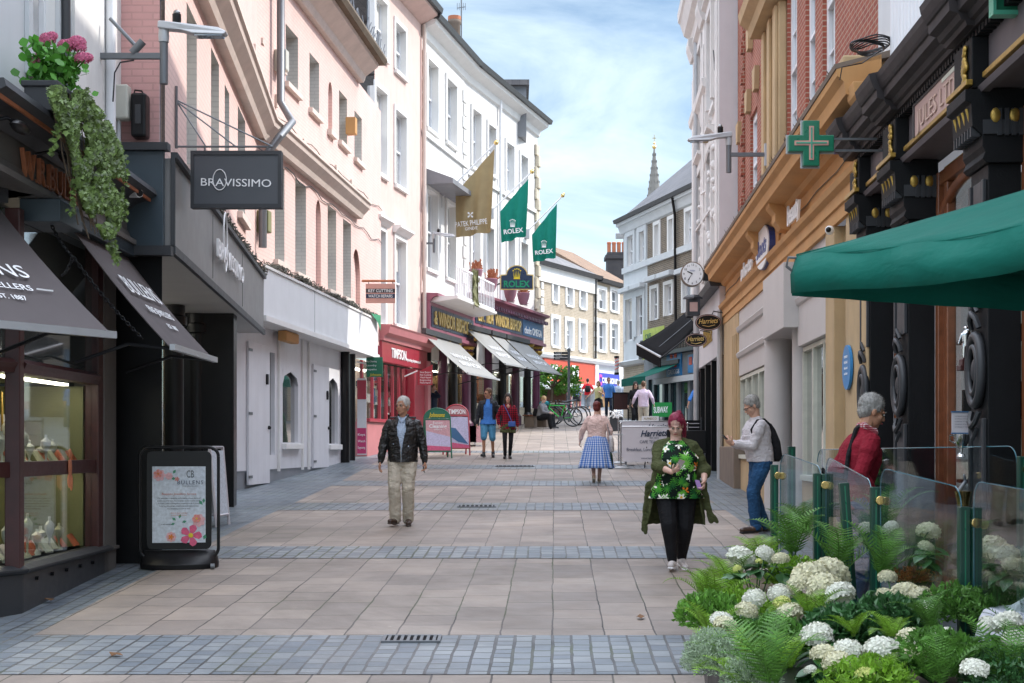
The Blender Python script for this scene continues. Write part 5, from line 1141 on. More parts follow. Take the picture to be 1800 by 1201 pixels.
for i in range(26):
    u = R.uniform(-.8, 3.2); z = R.uniform(2.8, zb-.4); W3.p('window_poster', M(W3).box(u, u+R.uniform(.15, .4), -.5, -.45, z, z+R.uniform(.15, .5)), R.choice(['hot_pink', 'paper', 'timpson_red', 'dark_grey', 'paper', 'ivory', 'poster_blue']))
t = thing('pull_up_banner', 'tall red and white banner leaning beside the drainpipes at the red shop', 'banner', tuple(G(636, 803)-V((0, 0, 0))))
part('sheet', t, M().box(-.12, .12, -.02, .02, .05, 2.05), 'paper'); part('printed_panel', t, M().box(-.118, .118, -.025, -.021, .08, .75), 'hot_pink'); part('header', t, M().box(-.118, .118, -.025, -.021, 1.5, 2.0), 'timpson_red')
for k, s in enumerate(('Keys', 'Watch', 'Engraving')): textm(s, .06, basis((-.1, -.03, .55-.17*k), (1, 0, 0), (0, 0, 1)), 'pure_white', t, width=.19, ext=.003)
# small projecting signs
mk('sign_green', (.01,.13,.07), .4, var=.1, bump=.03); mk('rolex_green', (.005,.25,.12), .4, var=.05, bump=0); mk('timpson_signred', (.35,.02,.035), .4)
t = thing('projecting_sign', 'green projecting sign hung below the end of the white fascia', 'sign', tuple(P(658, 645, 36.5)))
X = lambda px: (px-658)*36.5/F; Z = lambda py: (645-py)*36.5/F
part('board', t, M().box(X(644), X(673), -.03, .03, Z(663), Z(628)), 'sign_green', bevel=.01); part('arm', t, M().tube([(X(626), 0, Z(636)), (X(646), 0, Z(640))], .02, 6), 'pure_white')
for k, s in enumerate(('Dry Cleaning', 'Laundry', 'Repairs')): textm(s, .045, basis((X(662), -.034, Z(637+7*k)), (1, 0, 0), (0, 0, 1)), 'pure_white', t, width=.26, ext=.003, align='R')
mk('yellow_ink', (.65,.50,.02), .5); textm('Johnsons', .07, basis((X(650), -.034, Z(661)), (1, 0, 0), (0, 0, 1)), 'yellow_ink', t, width=.3, ext=.003, shear=.3)
t = thing('projecting_sign', 'red pentagonal projecting sign listing repairs beside the dark doorway', 'sign', tuple(P(746, 655, 41)))
X = lambda px: (px-746)*41/F; Z = lambda py: (655-py)*41/F
part('board', t, M().extr([(X(734), -.03, Z(677)), (X(760), -.03, Z(677)), (X(760), -.03, Z(641)), (X(747), -.03, Z(648)), (X(734), -.03, Z(653))], (0, .06, 0)), 'timpson_signred'); part('arm', t, M().tube([(X(711), 0, Z(662)), (X(734), 0, Z(652))], .02, 6), 'pure_white')
for k, s in enumerate(('Shoe Repairs', 'Key Cutting', 'Watch Repairs', 'Engraving', 'Phone Repairs')): textm(s, .05, basis((X(758), -.034, Z(656+4.6*k)), (1, 0, 0), (0, 0, 1)), 'pure_white', t, width=.32, ext=.003, align='R')
t = thing('projecting_sign', 'pink framed key cutting and watch repairs sign hanging on the pale pink house', 'sign', tuple(P(668, 494, 35.2)))
X = lambda px: (px-668)*35.2/F; Z = lambda py: (494-py)*35.2/F
mk('sign_pink', (.62,.33,.27), .6)
part('bar', t, M().tube([(X(636), 0, 0), (X(695), 0, 0)], .03, 6), 'copper_letter'); part('board', t, M().box(X(643), X(695), -.03, .03, Z(533), Z(499)), 'sign_pink', bevel=.01)
part('panel', t, M().box(X(643.5), X(694.5), -.036, -.031, Z(515), Z(508)), 'dark_grey'); part('panel', t, M().box(X(643.5), X(694.5), -.036, -.031, Z(524.5), Z(517)), 'navy')
for s, y in (('KEY CUTTING', 514), ('WATCH REPAIRS', 523.5)): textm(s, .075, basis((X(669), -.039, Z(y)), (1, 0, 0), (0, 0, 1)), 'pure_white', t, width=.60, ext=.003, align='C', bold=.01)
for x in (X(648), X(690)): part('hanger', t, M().tube([(x, 0, 0), (x, 0, Z(499))], .01, 5), 'steel_grey')

# ================================================================ LEFT: white terrace with the maroon jeweller's
W4 = Wall((-2.73, 43.2), (-1.56, 48.6), 'L'); W5 = Wall((-1.56, 48.6), (1.02, 57.2), 'L')
r = W4.root('white_terrace', 'long white stucco terrace with tall sashes above a maroon shopfront', 'building'); W5.sub(r, W4)
T4 = W4.z(748, 58, .0); T5 = W5.z(940, 243, .0); T5 = T4
o4 = [W4.win(750, 768, 102, 223), W4.win(784, 801, 137, 247), W4.win(749, 767, 332, 470), W4.win(784, 799, 355, 487)]
o5 = [W5.win(829, 844, 191, 292), W5.win(857, 870, 218, 302), W5.win(889, 902, 250, 335), W5.win(914, 926, 271, 352),
      W5.win(828, 842, 380, 495), W5.win(854, 866, 398, 500), W5.win(891, 903, 415, 520), W5.win(914, 926, 425, 525)]
o4 = [(a, b, c, d) for a, b, c, d in o4]
W4.p('wall', wall_mesh(W4, 0, W4.len+.0, 4.7, T4, o4), 'white_stucco'); W5.p('wall', wall_mesh(W5, 0, W5.len, 4.7, T5, o5), 'white_stucco')
revs(W4, o4, .22, 'white_trim', 0, 'reveal'); revs(W5, o5, .22, 'white_trim', 0, 'reveal')
for W, oo in ((W4, o4), (W5, o5)):
    for i, o in enumerate(oo): sash(W, o, depth=.2, sur='white_trim', surw=.14, surp=.06, gm=('glass_sky', 'glass_curtain', 'glass_sky')[i % 3], sill='white_trim')
for W, a, b in ((W4, -.05, W4.len), (W5, 0, W5.len+.1)):
    W.p('cornice', M(W).mould([(0, T4-.25), (.08, T4-.2), (.12, T4), (.42, T4+.15), (.46, T4+.28), (0, T4+.28)], a, b), 'white_trim')
    W.p('gutter', M(W).mould([(.4, T4+.28), (.55, T4+.28), (.6, T4+.43), (.4, T4+.43)], a, b+.1), 'dark_grey')
    W.p('roof', M(W).extr([(a, .5, T4+.36), (a, -1.2, T4+1.6), (a, -8, T4+1.6), (a, -8, T4+.2), (a, .4, T4+.30)], (b-a, 0, 0)), 'slate')
    zs = W.z(*((770, 245, .05) if W is W4 else (850, 312, .05)))
    W.p('string_course', M(W).box(a, b, .002, .08, zs-.2, zs-.05), 'white_trim')
for i in range(16):
    z = T4-.6-i*.44; W4.p('quoin', M(W4).box(W4.len-.55+.12*(i % 2), W4.len, .002, .05, z-.4, z), 'white_trim', bevel=.02)
    W4.p('quoin', M(W4).box(0.0, .22+.1*(i % 2), .002, .05, z-.4, z), 'pale_pink', bevel=.02)
    W5.p('quoin', M(W5).box(W5.len-.45+.1*(i % 2), W5.len, .002, .10+.06*(i % 2), z-.43, z), 'cream_stone', bevel=.03)
W5.p('downpipe', M(W5).tube([(W5.u(880, .1), .1, T4), (W5.u(880, .1), .1, 5.8)], .06, 8), 'white_paint', smooth=40)
zc = W4.z(744, 285, .2)
W4.p('balcony_canopy', M(W4).extr([(.25, .002, zc), (.25, .9, zc-.35), (.25, .9, zc-.5), (.25, .002, zc-.5)], (W4.len-.6, 0, 0)), 'lead')
zb = 6.55
m = M(W4).box(.15, W4.len-.2, 1.0, 1.04, zb+.9, zb+.96).box(.15, W4.len-.2, 1.0, 1.04, zb+.05, zb+.1)
for i in range(24): u = .17+(W4.len-.4)*i/23; m.box(u-.012, u+.012, 1.005, 1.03, zb+.1, zb+.9)
W4.p('balcony_rail', m, 'white_paint'); W4.p('balcony_floor', M(W4).mould([(0, zb-.16), (.5, zb-.14), (1.08, zb-.06), (1.1, zb+.02), (0, zb+.02)], .1, W4.len-.1), 'white_trim')
W4.p('balcony_plant', M(W4).add([(2.4+R.uniform(-.3, .3), 1.05+R.uniform(-.1, .15), zb+R.uniform(-.2, 1.2)) for _ in range(120)], [(i, i+1, i+2) for i in range(0, 120, 3)]), 'olive_panel')
# chimneys on the roof, aerial, dormer
def chimney(W, u0, u1, w0, w1, z0, z1, pots, mat='grey_brick', ph=.6, pr=.2):
    c = W.p('chimney', M(W).box(u0, u1, w0, w1, z0, z1).box(u0-.08, u1+.08, w0-.08, w1+.08, z1-.25, z1-.1), mat)
    for i in range(pots):
        u = u0+(u1-u0)*(i+.5)/pots
        M(W).lathe([(pr, 0), (pr*.95, ph*.6), (pr*1.15, ph*.65), (pr*1.15, ph*.75), (pr*.85, ph*.8), (pr*.85, ph)], (u, (w0+w1)/2, z1), 10).build('chimney_pot', 'terracotta', c, smooth=40)
    return c
W4.p('stack', M(W4).box(2.4, 4.6, -1.6, -.6, T4, T4+1.1), 'grey_brick')
for px, pyt, pyb, rr in ((776, 38, 70, .17), (799, 32, 68, .20)):
    d_ = 49.5; zt, zb_ = CZ-(pyt-HY)*d_/F, CZ-(pyb-HY)*d_/F; X_ = (px-CX)*d_/F
    m1 = Matrix.Translation((W4.p0.x, W4.p0.y, W4.z0)) @ Matrix.Rotation(W4.rot, 4, 'Z')
    o = M().lathe([(rr, zb_-1.2), (rr, zt-.25), (rr*1.2, zt-.2), (rr*1.2, zt-.1), (rr*.8, zt)], (X_, d_, 0), 12).build('chimney_pot', 'stone_plinth', r, smooth=40); o.matrix_local = m1.inverted()
    o = M().lathe([(rr*1.15, zt-.08), (rr*1.15, zt+.05), (rr*.6, zt+.07)], (X_, d_, 0), 12).build('chimney_cowl', 'terracotta', r, smooth=40); o.matrix_local = m1.inverted()
m = M(); p = P(811, 60, 49.5); m.tube([(p.x, p.y, p.z-1.5), (p.x, p.y, p.z+1.5)], .025, 6).tube([(p.x-.15, p.y, p.z+.9), (p.x+.15, p.y, p.z+.95)], .015, 4)
for i in range(5): m.tube([(p.x-.14+.07*i, p.y-.1, p.z+.8), (p.x-.14+.07*i, p.y-.1, p.z+1.05)], .012, 4)
o = m.build('aerial', 'steel_grey', r); o.matrix_local = m1.inverted()
o = M().box((870-CX)*55/F, (925-CX)*55/F, 54.5, 58, CZ+540*55/F, CZ+(HY-157)*55/F).build('dormer', 'lead', r); o.matrix_local = m1.inverted()
o = M().box((866-CX)*55/F, (930-CX)*55/F, 54.3, 58.2, CZ+(HY-157)*55/F, CZ+(HY-148)*55/F).build('dormer_roof', 'slate', r); o.matrix_local = m1.inverted()
# maroon shopfront
for W, a, b, zt in ((W4, -.05, W4.len+.05, W4.z(741, 505, .45)), (W5, .0, W5.len+.05, W5.z(821, 508, .45))):
    W.zt = zt
    W.p('shop_cornice', M(W).mould([(0, zt-.25), (.25, zt-.25), (.34, zt-.12), (.5, zt-.08), (.52, zt), (0, zt+.03)], a, b), 'maroon_pink')
    W.p('fascia_frame', M(W).box(a, b, .05, .26, zt-1.12, zt-.25), 'maroon_pink', bevel=.02)
    W.p('fascia', M(W).box(a+.15, b-.15, .26, .28, zt-1.0, zt-.37), 'navy')
    W.p('fascia_moulding', M(W).box(a, b, .05, .36, zt-1.24, zt-1.13), 'maroon_pink')
m = M(W5)
for i in range(42): u = .2+(W5.len-.3)*i/41; m.box(u-.05, u+.05, .35, .47, W5.zt-.38, W5.zt-.26)
W5.p('dentils', m, 'maroon')
mk('gold_letter', (.72,.52,.18), .35, .4, var=.15, vs=10, bump=.1)
wtext(W4, '& WINSOR BISHOP &', W4.len/2, W4.zt-.90, .42, 'gold_letter', w=.285, width=W4.len-.7, ext=.03, align='C', bold=.015)
wtext(W5, 'EST. 1834  WINSOR BISHOP', .4, W5.zt-.90, .40, 'gold_letter', w=.285, width=W5.len*.58, ext=.03, bold=.015)
W5.p('fascia', M(W5).box(W5.len*.66, W5.len-.25, .282, .29, W5.zt-.98, W5.zt-.39), 'poster_blue')
wtext(W5, 'clocks OMEGA', W5.len*.68, W5.zt-.9, .28, 'pure_white', w=.292, width=W5.len*.27, ext=.02)
for W, L0 in ((W4, W4.len), (W5, W5.len)):
    W.p('shop_interior', M(W).box(0, L0, -1.6, -1.5, 1.8, W.zt-1.2), 'dark_interior'); W.p('ceiling_lamp', M(W).box(.5, L0-.5, -.7, -.62, W.g(1)+2.3, W.g(1)+2.33), 'shop_lamp')
    W.p('shop_glass', M(W).box(.1, L0, -.2, -.18, 2.6, W.zt-1.2), 'window_clear')
    W.p('stall_riser', M(W).box(.1, L0, -.25, .02, 1.5, W.g(L0)+.55), 'cream_stone')
for W, us in ((W4, (.2, 2.1, 3.4, 5.2)), (W5, (.4, 2.2, 3.9, 5.6, 7.2, 8.5))):
    for k, u in enumerate(us):
        W.p('column', M(W).lathe([(.24, W.g(u)-.1), (.24, W.g(u)+.35), (.16, W.g(u)+.45), (.15, W.zt-1.7), (.17, W.zt-1.6), (.24, W.zt-1.4), (.26, W.zt-1.24)], (u, .08, 0), 14), 'maroon' if k % 2 else 'black_paint', smooth=35)
        W.p('capital', M(W).lathe([(.17, 0), (.28, .12), (.22, .2), (.30, .34), (.24, .38)], (u, .08, W.zt-1.62), 10), 'gold', smooth=30)
for W, us in ((W4, (.6, 1.3, 2.5, 3.9, 4.5)), (W5, (1.1, 1.6, 2.9, 3.3, 4.6, 6.2, 7.8))):
    for k, u in enumerate(us): W.p('display_case', M(W).box(u, u+.45, -.8, -.5, W.g(u)+.7, W.g(u)+2.0), ['warm_interior', 'ivory', 'terracotta', 'warm_interior', 'glass_sky'][k % 5])
aws = [(W4, W4.u(742, .3)+.05, W4.u(805, .3), 'plain'), (W5, W5.u(819, .3), W5.u(857, .3), 't'), (W5, W5.u(861, .3), W5.u(884, .3), 't'), (W5, W5.u(887, .3), W5.u(926, .3), 't')]
for W, a, b, k in aws:
    zt = W.zt-1.28; an = awning(W, r, a, b, zt, zt-1.2, .30, 1.35, 'grey_awning')
    if W is W5: place_sub(an, W5, W4)
    awtext(W, an, 'WINSOR', (a+b)/2, .55, .2, zt, zt-1.2, .30, 1.35, 'white_paint', ext=.003, width=(b-a)*.6); awtext(W, an, 'BISHOP', (a+b)/2, .75, .2, zt, zt-1.2, .30, 1.35, 'white_paint', ext=.003, width=(b-a)*.6)

# flags
def flagcloth(p_tr, p_tl, p_bl, p_br, mat, name='cloth', rip=.05, nu=18, nv=14, parent=None, waves=2.5):
    m = M(); pts = []
    for s in (0, 1):
        for i in range(nu+1):
            for j in range(nv+1):
                a = i/nu; b = j/nv
                p = (V(p_tl).lerp(V(p_tr), a)).lerp(V(p_bl).lerp(V(p_br), a), b)
                off = rip*math.sin(a*PI*2*waves+b*1.2)*(.25+b*.9)
                pts.append(p+V((off*.4, off+s*.006, .3*rip*math.sin(a*9+b*2)*b)))
    K = (nu+1)*(nv+1); fs = []
    for i in range(nu):
        for j in range(nv): a = i*(nv+1)+j; f = (a, a+1, a+nv+2, a+nv+1); fs += [f, tuple(x+K for x in f[::-1])]
    for i in range(nu):
        for j in (0, nv): a = i*(nv+1)+j; fs.append((a, a+nv+1, a+nv+1+K, a+K))
    for j in range(nv):
        for i in (0, nu): a = i*(nv+1)+j; fs.append((a, a+1, a+1+K, a+K))
    m.add(pts, fs); return m
def fabric(name, col, transl=.25, rough=.75, var=.06, big=0):
    n = N(name); tc = n.tc(); f = n.noise(tc, 4, 4)
    c = n.ramp(f, [(.3, tuple(x*(1-var) for x in col)), (.7, tuple(x*(1+var) for x in col))]); n.col(c); n.set(rough, 0, .2)
    tr = n.new('ShaderNodeBsdfTranslucent'); n.L(c, tr.inputs[0]); mx = n.new('ShaderNodeMixShader'); mx.inputs[0].default_value = transl
    n.L(n.b.outputs[0], mx.inputs[1]); n.L(tr.outputs[0], mx.inputs[2]); n.L(mx.outputs[0], n.out.inputs[0])
    wv = n.noise(tc, 260, 2)
    if big: wv = n.math('ADD', n.math('MULTIPLY', wv, .06), n.noise(n.tc('Object', (1.2, 1.2, 3)), 2.6, 3, .5, .2)); n.bump(wv, .45, .06)
    else: n.bump(wv, .2, .002)
fabric('flag_gold', (.42,.33,.18)); fabric('flag_green', (.015,.27,.20)); fabric('parasol_green', (.004,.125,.092), .12, big=1)
def crown(m, c, s, d=0):   # five-pointed crown emblem in the x-z plane
    for k in range(-2, 3):
        a = k*.33; m.extr([(c[0]+s*.10*k-.035*s, c[1], c[2]), (c[0]+s*.10*k+.035*s, c[1], c[2]), (c[0]+s*.45*math.sin(a), c[1], c[2]+s*.62*math.cos(a)*1.0)], (0, -.006, 0))
        m.ball((c[0]+s*.46*math.sin(a), c[1]-.003, c[2]+s*.66*math.cos(a)), s*.06, .006, s*.06, 8)
    m.extr([(c[0]-s*.25, c[1], c[2]-.14*s), (c[0]+s*.25, c[1], c[2]-.14*s), (c[0]+s*.23, c[1], c[2]), (c[0]-s*.23, c[1], c[2])], (0, -.006, 0)); return m
for k, (base, tip, c4, d_, mt, lab) in enumerate([
    ((772, 352), (872, 251), ((869, 262), (801, 340), (800, 418), (864, 408)), 45.5, 'flag_gold', 'olive gold flag hanging from the nearest angled pole on the white terrace'),
    ((863, 372), (935, 302), ((929, 314), (879, 372), (880, 427), (926, 415)), 51, 'flag_green', 'green flag on the middle one of the three angled poles'),
    ((926, 408), (989, 344), ((979, 358), (935, 413), (936, 461), (978, 453)), 55.5, 'flag_green', 'green flag on the farthest of the three angled poles, against the sky')]):
    b = P(*base, d_); t = thing('flag', lab, 'flag', tuple(b), group='flags on the white terrace')
    Q = lambda px, py, dy=0: P(px, py, d_)-b+V((0, dy, 0))
    part('pole', t, M().tube([Q(*base), Q(*tip)], .03, 8), 'pure_white', smooth=40); part('finial', t, M().ball(Q(*tip), .08).ball(Q(tip[0]+2, tip[1]-3), .05), 'brass', smooth=60)
    part('bracket', t, M().box(-.12, .1, -.08, .2, -.25, .1), 'light_metal')
    part('cloth', t, flagcloth(*[Q(*c) for c in c4], mt, rip=.07), mt, smooth=60)
    if k == 0:
        textm('PATEK PHILIPPE', .17, basis(Q(801, 401, -.13), (1, 0, .12), (0, 0, 1)), 'pure_white', t, width=1.02, ext=.004); textm('GENEVE', .10, basis(Q(818, 406.5, -.13), (1, 0, .10), (0, 0, 1)), 'pure_white', t, width=.4, ext=.004)
        e = Q(827, 379, -.13); m = M()
        for a in range(4): cc, ss = math.cos(a*PI/2+PI/4), math.sin(a*PI/2+PI/4); m.extr([(e.x, e.y, e.z), (e.x+.09*cc-.03*ss, e.y, e.z+.09*ss+.03*cc), (e.x+.12*cc, e.y, e.z+.12*ss), (e.x+.09*cc+.03*ss, e.y, e.z+.09*ss-.03*cc)], (0, -.005, 0))
        part('emblem', t, m, 'pure_white')
    else:
        x0, y0 = ((886, 413), (941, 449))[k-1]; textm('ROLEX', .16, basis(Q(x0, y0, -.14), (1, 0, .12), (0, 0, 1)), 'pure_white', t, width=.70, ext=.005, bold=.02)
        part('emblem', t, crown(M(), Q(x0+15, y0-15, -.14), .33), 'pure_white')
# jeweller's hanging plaque
t = thing('hanging_sign', 'arched navy plaque with gold crown and green lettering below the flags', 'sign', tuple(P(908, 488, 50)))
X = lambda px: (px-908)*50/F; Z = lambda py: (488-py)*50/F
def plaq(g, y0, y1):
    pts = [(X(881)-g, y0, Z(508)-g), (X(936)+g, y0, Z(508)-g), (X(936)+g, y0, Z(485)+g), (X(926), y0, Z(484)+g)]
    pts += [(X(908.5)+(X(926)-X(908.5)+g)*math.cos(a), y0, Z(484)+(Z(468)-Z(484)+g)*math.sin(a)) for a in [PI*i/12 for i in range(1, 12)]]
    pts += [(X(891), y0, Z(484)+g), (X(881)-g, y0, Z(485)+g)]; return M().extr(pts, (0, y1-y0, 0))
part('frame', t, plaq(.035, -.03, .04), 'gold_letter'); part('board', t, plaq(0, -.045, .05), 'navy')
textm('ROLEX', .22, basis((X(908.5), -.05, Z(505)), (1, 0, 0), (0, 0, 1)), 'rolex_green', t, width=.92, ext=.01, align='C', bold=.03); part('emblem', t, crown(M(), V((X(908.5), -.05, Z(488))), .45), 'yellow_ink')
part('arm', t, M().tube([(X(870), .3, Z(500)), (X(881), 0, Z(498))], .03, 6), 'dark_grey')
# camera lamp on the terrace
t = led_mast(tuple(P(763, 428, 43.3)), 1, 'small bracket lamp and camera above the maroon shopfront', arm=.75)
t.scale = (1, 1, 1)
# baskets on the maroon cornice
for k, (px, py, lab) in enumerate([(836, 484, 'first'), (863, 500, 'second'), (897, 518, 'third'), (920, 524, 'fourth')]):
    c = P(px, py, (47.5, 48.8, 51.0, 53)[k]); t = thing('flower_basket', 'plum basket with orange dried plants, %s from the left above the maroon shopfront' % lab, 'basket', tuple(c-V((0, 0, .25))), group='plum baskets above the maroon shop')
    part('basket', t, M().lathe([(.12, 0), (.2, .2), (.24, .42), (.22, .44)], n=12), 'plum_basket', smooth=40)
    m = M()
    for i in range(70):
        a, q = R.uniform(0, 6.28), R.uniform(0, .2); p = V((q*math.cos(a), q*math.sin(a), .4)); e = p+V((R.uniform(-.12, .12), R.uniform(-.12, .12), R.uniform(.1, .4))); m.add([p, e, e+V((.05, .02, -.04))], [(0, 1, 2)])
    part('foliage', t, m, 'terracotta')

# ================================================================ FAR CENTRE
W6 = Wall((1.30, 79.8), (5.35, 88), 'L')
r = W6.root('flint_building', 'flint house with white quoins and a hipped slate roof at the bend of the street', 'building')
T6 = W6.z(958, 468); UA = W6.u(1046)
o6 = [W6.win(a, b, c, d) for a, b, c, d in ((972, 980, 494, 530), (996, 1006, 498, 536), (1020, 1029, 504, 541), (971, 982, 559, 608), (995, 1006, 563, 612), (1019, 1029, 567, 616))]
o7 = [W6.win(a, b, c, d) for a, b, c, d in ((1052, 1064, 508, 543), (1074, 1086, 510, 546), (1052, 1064, 566, 616), (1074, 1086, 568, 616))]
W6.p('wall', wall_mesh(W6, 0, UA, 7.3, T6, o6), 'flint_brick'); revs(W6, o6, .2, 'white_trim', 0, 'reveal')
for o in o6: sash(W6, o, depth=.18, sur='white_trim', surw=.22, surp=.05, gm='glass_curtain', fw=.08)
for i in range(11):
    z = T6-.1-i*.44
    for u in (W6.u(952), UA): s = .28+.12*(i % 2); W6.p('quoin', M(W6).box(u-s*.5, u+s*.5, .002, .08, z-.36, z), 'white_trim', bevel=.02)
W6.p('frieze', M(W6).box(-.3, UA+.1, .002, .10, T6-.9, T6), 'white_trim'); W6.p('gutter', M(W6).mould([(0, T6), (.35, T6), (.45, T6+.2), (0, T6+.2)], -.4, UA+.3), 'dark_grey')
zr = T6+2.4
W6.p('roof', M(W6).add([(-.4, .3, T6+.2), (UA+.3, .3, T6+.2), (UA+.3, -8, T6+.2), (-.4, -8, T6+.2), (1.6, -3.2, zr), (2.6, -5.5, zr)], [(0, 1, 4), (1, 2, 5, 4), (2, 3, 5), (3, 0, 4, 5), (0, 1, 2, 3)]), 'slate')
chimney(W6, 1.0, 1.8, -4.2, -3.4, T6+1.2, T6+3.1, 1, 'grey_brick')
W6.p('downpipe', M(W6).tube([(UA-.15, .12, T6), (UA-.15, .12, 7.4)], .06, 6), 'black_paint')
mk('shop_redorange', (.62,.07,.03), .5, var=.1); mk('shop_yellow', (.7,.5,.03), .5)
zf = W6.z(962, 622, .15)
W6.p('shop_cornice', M(W6).mould([(0, 7.0), (.3, 7.05), (.4, 7.2), (.4, 7.3), (0, 7.35)], 0, 12), 'white_trim')
W6.p('fascia', M(W6).box(.8, UA-.3, .05, .2, 5.75, 7.0), 'shop_redorange'); W6.p('fascia_panel', M(W6).box(1.6, 2.6, .2, .22, 5.85, 6.7), 'pure_white'); W6.p('fascia_panel', M(W6).box(4.6, 5.6, .2, .22, 5.85, 6.8), 'pure_white'); W6.p('fascia_panel', M(W6).box(.9, 1.5, .2, .22, 5.8, 6.1), 'shop_yellow')
W6.p('lower_fascia', M(W6).box(.8, UA, .1, .35, 5.35, 5.7), 'white_trim'); W6.p('shop_glass', M(W6).box(.8, UA, -.3, -.28, 3.8, 5.35), 'glass_sky'); W6.p('pilaster', M(W6).box(UA-.5, UA, -.1, .25, 3.8, 7.3), 'white_trim')
for u in (2, 3.6, 5.2, 6.6): W6.p('mullion', M(W6).box(u-.08, u+.08, -.28, -.1, 3.8, 5.35), 'white_trim' if u < 5 else 'timpson_red')
r7 = thing('brick_house', 'narrow brown brick house right of the flint house at the bend', 'house', tuple(W6.r.location)); r7.rotation_euler = (0, 0, W6.rot); W6.r = r7
L6 = 14
W6.p('wall', wall_mesh(W6, UA+.01, L6, 7.3, T6-.1, o7), 'flint_brick'); revs(W6, o7, .2, 'white_trim', 0, 'reveal')
for o in o7: sash(W6, o, depth=.18, sur='white_trim', surw=.22, gm='glass_dark', fw=.08)
W6.p('gutter', M(W6).mould([(0, T6-.1), (.35, T6-.1), (.45, T6+.1), (0, T6+.1)], UA+.31, L6), 'dark_grey'); W6.p('roof', M(W6).extr([(UA+.31, .3, T6+.15), (UA+.31, -4, T6+2.6), (UA+.31, -8, T6+.15)], (L6-UA, 0, 0)), 'tiles')
W6.p('shopfront', wall_mesh(W6, UA+.01, L6, 3.5, 7.3, [(UA+.5, L6-.3, 3.5, 5.6)], w=.05), 'white_trim'); W6.p('shop_glass', M(W6).box(UA+.5, L6-.3, -.2, -.18, 3.5, 5.6), 'warm_interior')
mk('cr_blue', (.02,.04,.42), .4); mk('cr_pink', (.5,.05,.35), .4)
ua, ub = W6.u(1048, .2), W6.u(1089, .2)
W6.p('fascia', M(W6).box(ua, ub, .06, .2, 5.7, 6.55), 'cr_blue'); wtext(W6, 'C', ua+.25, 5.82, .6, 'cr_pink', w=.205, ext=.03, bold=.06); wtext(W6, 'C RESEARCH UK', ua+.9, 5.95, .32, 'pure_white', w=.205, width=ub-ua-1.2, ext=.03, bold=.03)
# dark chimney behind, with four pots
t = thing('chimney_stack', 'big dark brick chimney with four clay pots behind the tiled roof', 'chimney', tuple(P(1082, 483, 98)))
part('stack', t, M().box(-.62, .75, -.8, .8, -3.5, 1.45).box(-.75, .85, -.9, .9, 1.0, 1.25), 'dark_brick')
for i in range(4): part('chimney_pot', t, M().lathe([(.13, 1.45), (.13, 2.1), (.15, 2.12), (.15, 2.22), (.1, 2.25)], (-.45+.34*i, 0, 0), 10), 'terracotta', smooth=40)
# spire
t = thing('cathedral_spire', 'slender grey stone church spire with gilt finial on the skyline', 'spire', (30, 300, 9))
mk('spire_stone', (.20,.195,.18), .8, var=.12, bump=.3)
zt = CZ+(HY-262)*300/F-9; m = M().lathe([(6.0, 0), (6.0, 18), (5.0, 18.1), (.14, zt)], n=8); part('spire', t, m, 'spire_stone')
m = M()
for k in range(8):
    a = 2*PI*(k)/8
    for i in range(26): q = i/26; rr = 5.0*(1-q)+.14*q; z = 18+(zt-18)*q; m.box(rr*math.cos(a)-.08, rr*math.cos(a)+.08, rr*math.sin(a)-.08, rr*math.sin(a)+.08, z, z+.5)
part('crockets', t, m, 'spire_stone'); part('finial', t, M().ball((0, 0, zt+.4), .45).ball((0, 0, zt+1.2), .25).box(-.06, .06, -.06, .06, zt+1, zt+3).box(-.4, .4, -.06, .06, zt+2.2, zt+2.35), 'brass')
# ================================================================ RIGHT: orange and brick chemist
RX = lambda y: 2.834+.053*y
WR = Wall((RX(14.6), 14.6), (RX(29.2), 29.2), 'R')
r = WR.root('brick_building', 'red brick building with an orange stucco shop fascia and white panelled shopfront', 'building')
L = WR.len; U = WR.u
ft, fb = 5.36, 4.5
WR.p('fascia', M(WR).box(-.3, L, -.25, 0, fb+.40, ft), 'orange_stucco')
WR.p('architrave', M(WR).mould([(0, fb), (.05, fb), (.05, fb+.14), (.075, fb+.15), (.075, fb+.28), (.13, fb+.32), (.15, fb+.38), (.10, fb+.40), (0, fb+.44)], -.3, L), 'orange_stucco')
WR.p('cornice', M(WR).mould([(0, ft-.08), (.06, ft-.06), (.10, ft), (.34, ft+.04), (.36, ft+.16), (.42, ft+.22), (.43, ft+.28), (0, ft+.42)], -.9, L), 'orange_stucco')
WR.p('cornice_top', M(WR).mould([(-.25, ft+.43), (.44, ft+.285), (.45, ft+.33), (-.25, ft+.50)], -.9, L), 'stone_plinth')
for px in (1324, 1362, 1515):
    u = WR.u(px, .2); WR.p('bracket', M(WR).mould([(0, ft-.35), (.14, ft-.33), (.22, ft-.22), (.22, ft-.12), (.30, ft-.02), (.32, ft+.10), (0, ft+.1)], u-.18, u+.18), 'orange_stucco', bevel=.01)
WR.p('end_block', M(WR).box(-.75, -.2, -.2, .34, ft+.12, ft+.46), 'sandstone', bevel=.02)
m = M(WR)
for i in range(150):
    u = R.uniform(-.9, L); m.add([(u, .4, ft+.3), (u+R.uniform(-.05, .05), .4+R.uniform(-.05, .08), ft+.3+R.uniform(.03, .12)), (u+.03, .42, ft+.3)], [(0, 1, 2)])
WR.p('cornice_weeds', m, 'netting')
WR.p('drainpipe', M(WR).tube([(L-.05, .12, .8), (L-.05, .12, fb+.3)], .06, 8), 'light_metal', smooth=40)
WR.p('wall_cable', M(WR).tube([(L*i/20, .015, fb+.62+.02*math.sin(i*2.1)) for i in range(21)], .007, 5), 'netting'); WR.p('joint', M(WR).box(WR.u(1372), WR.u(1366), .002, .03, fb+.4, ft-.1), 'orange_stucco')
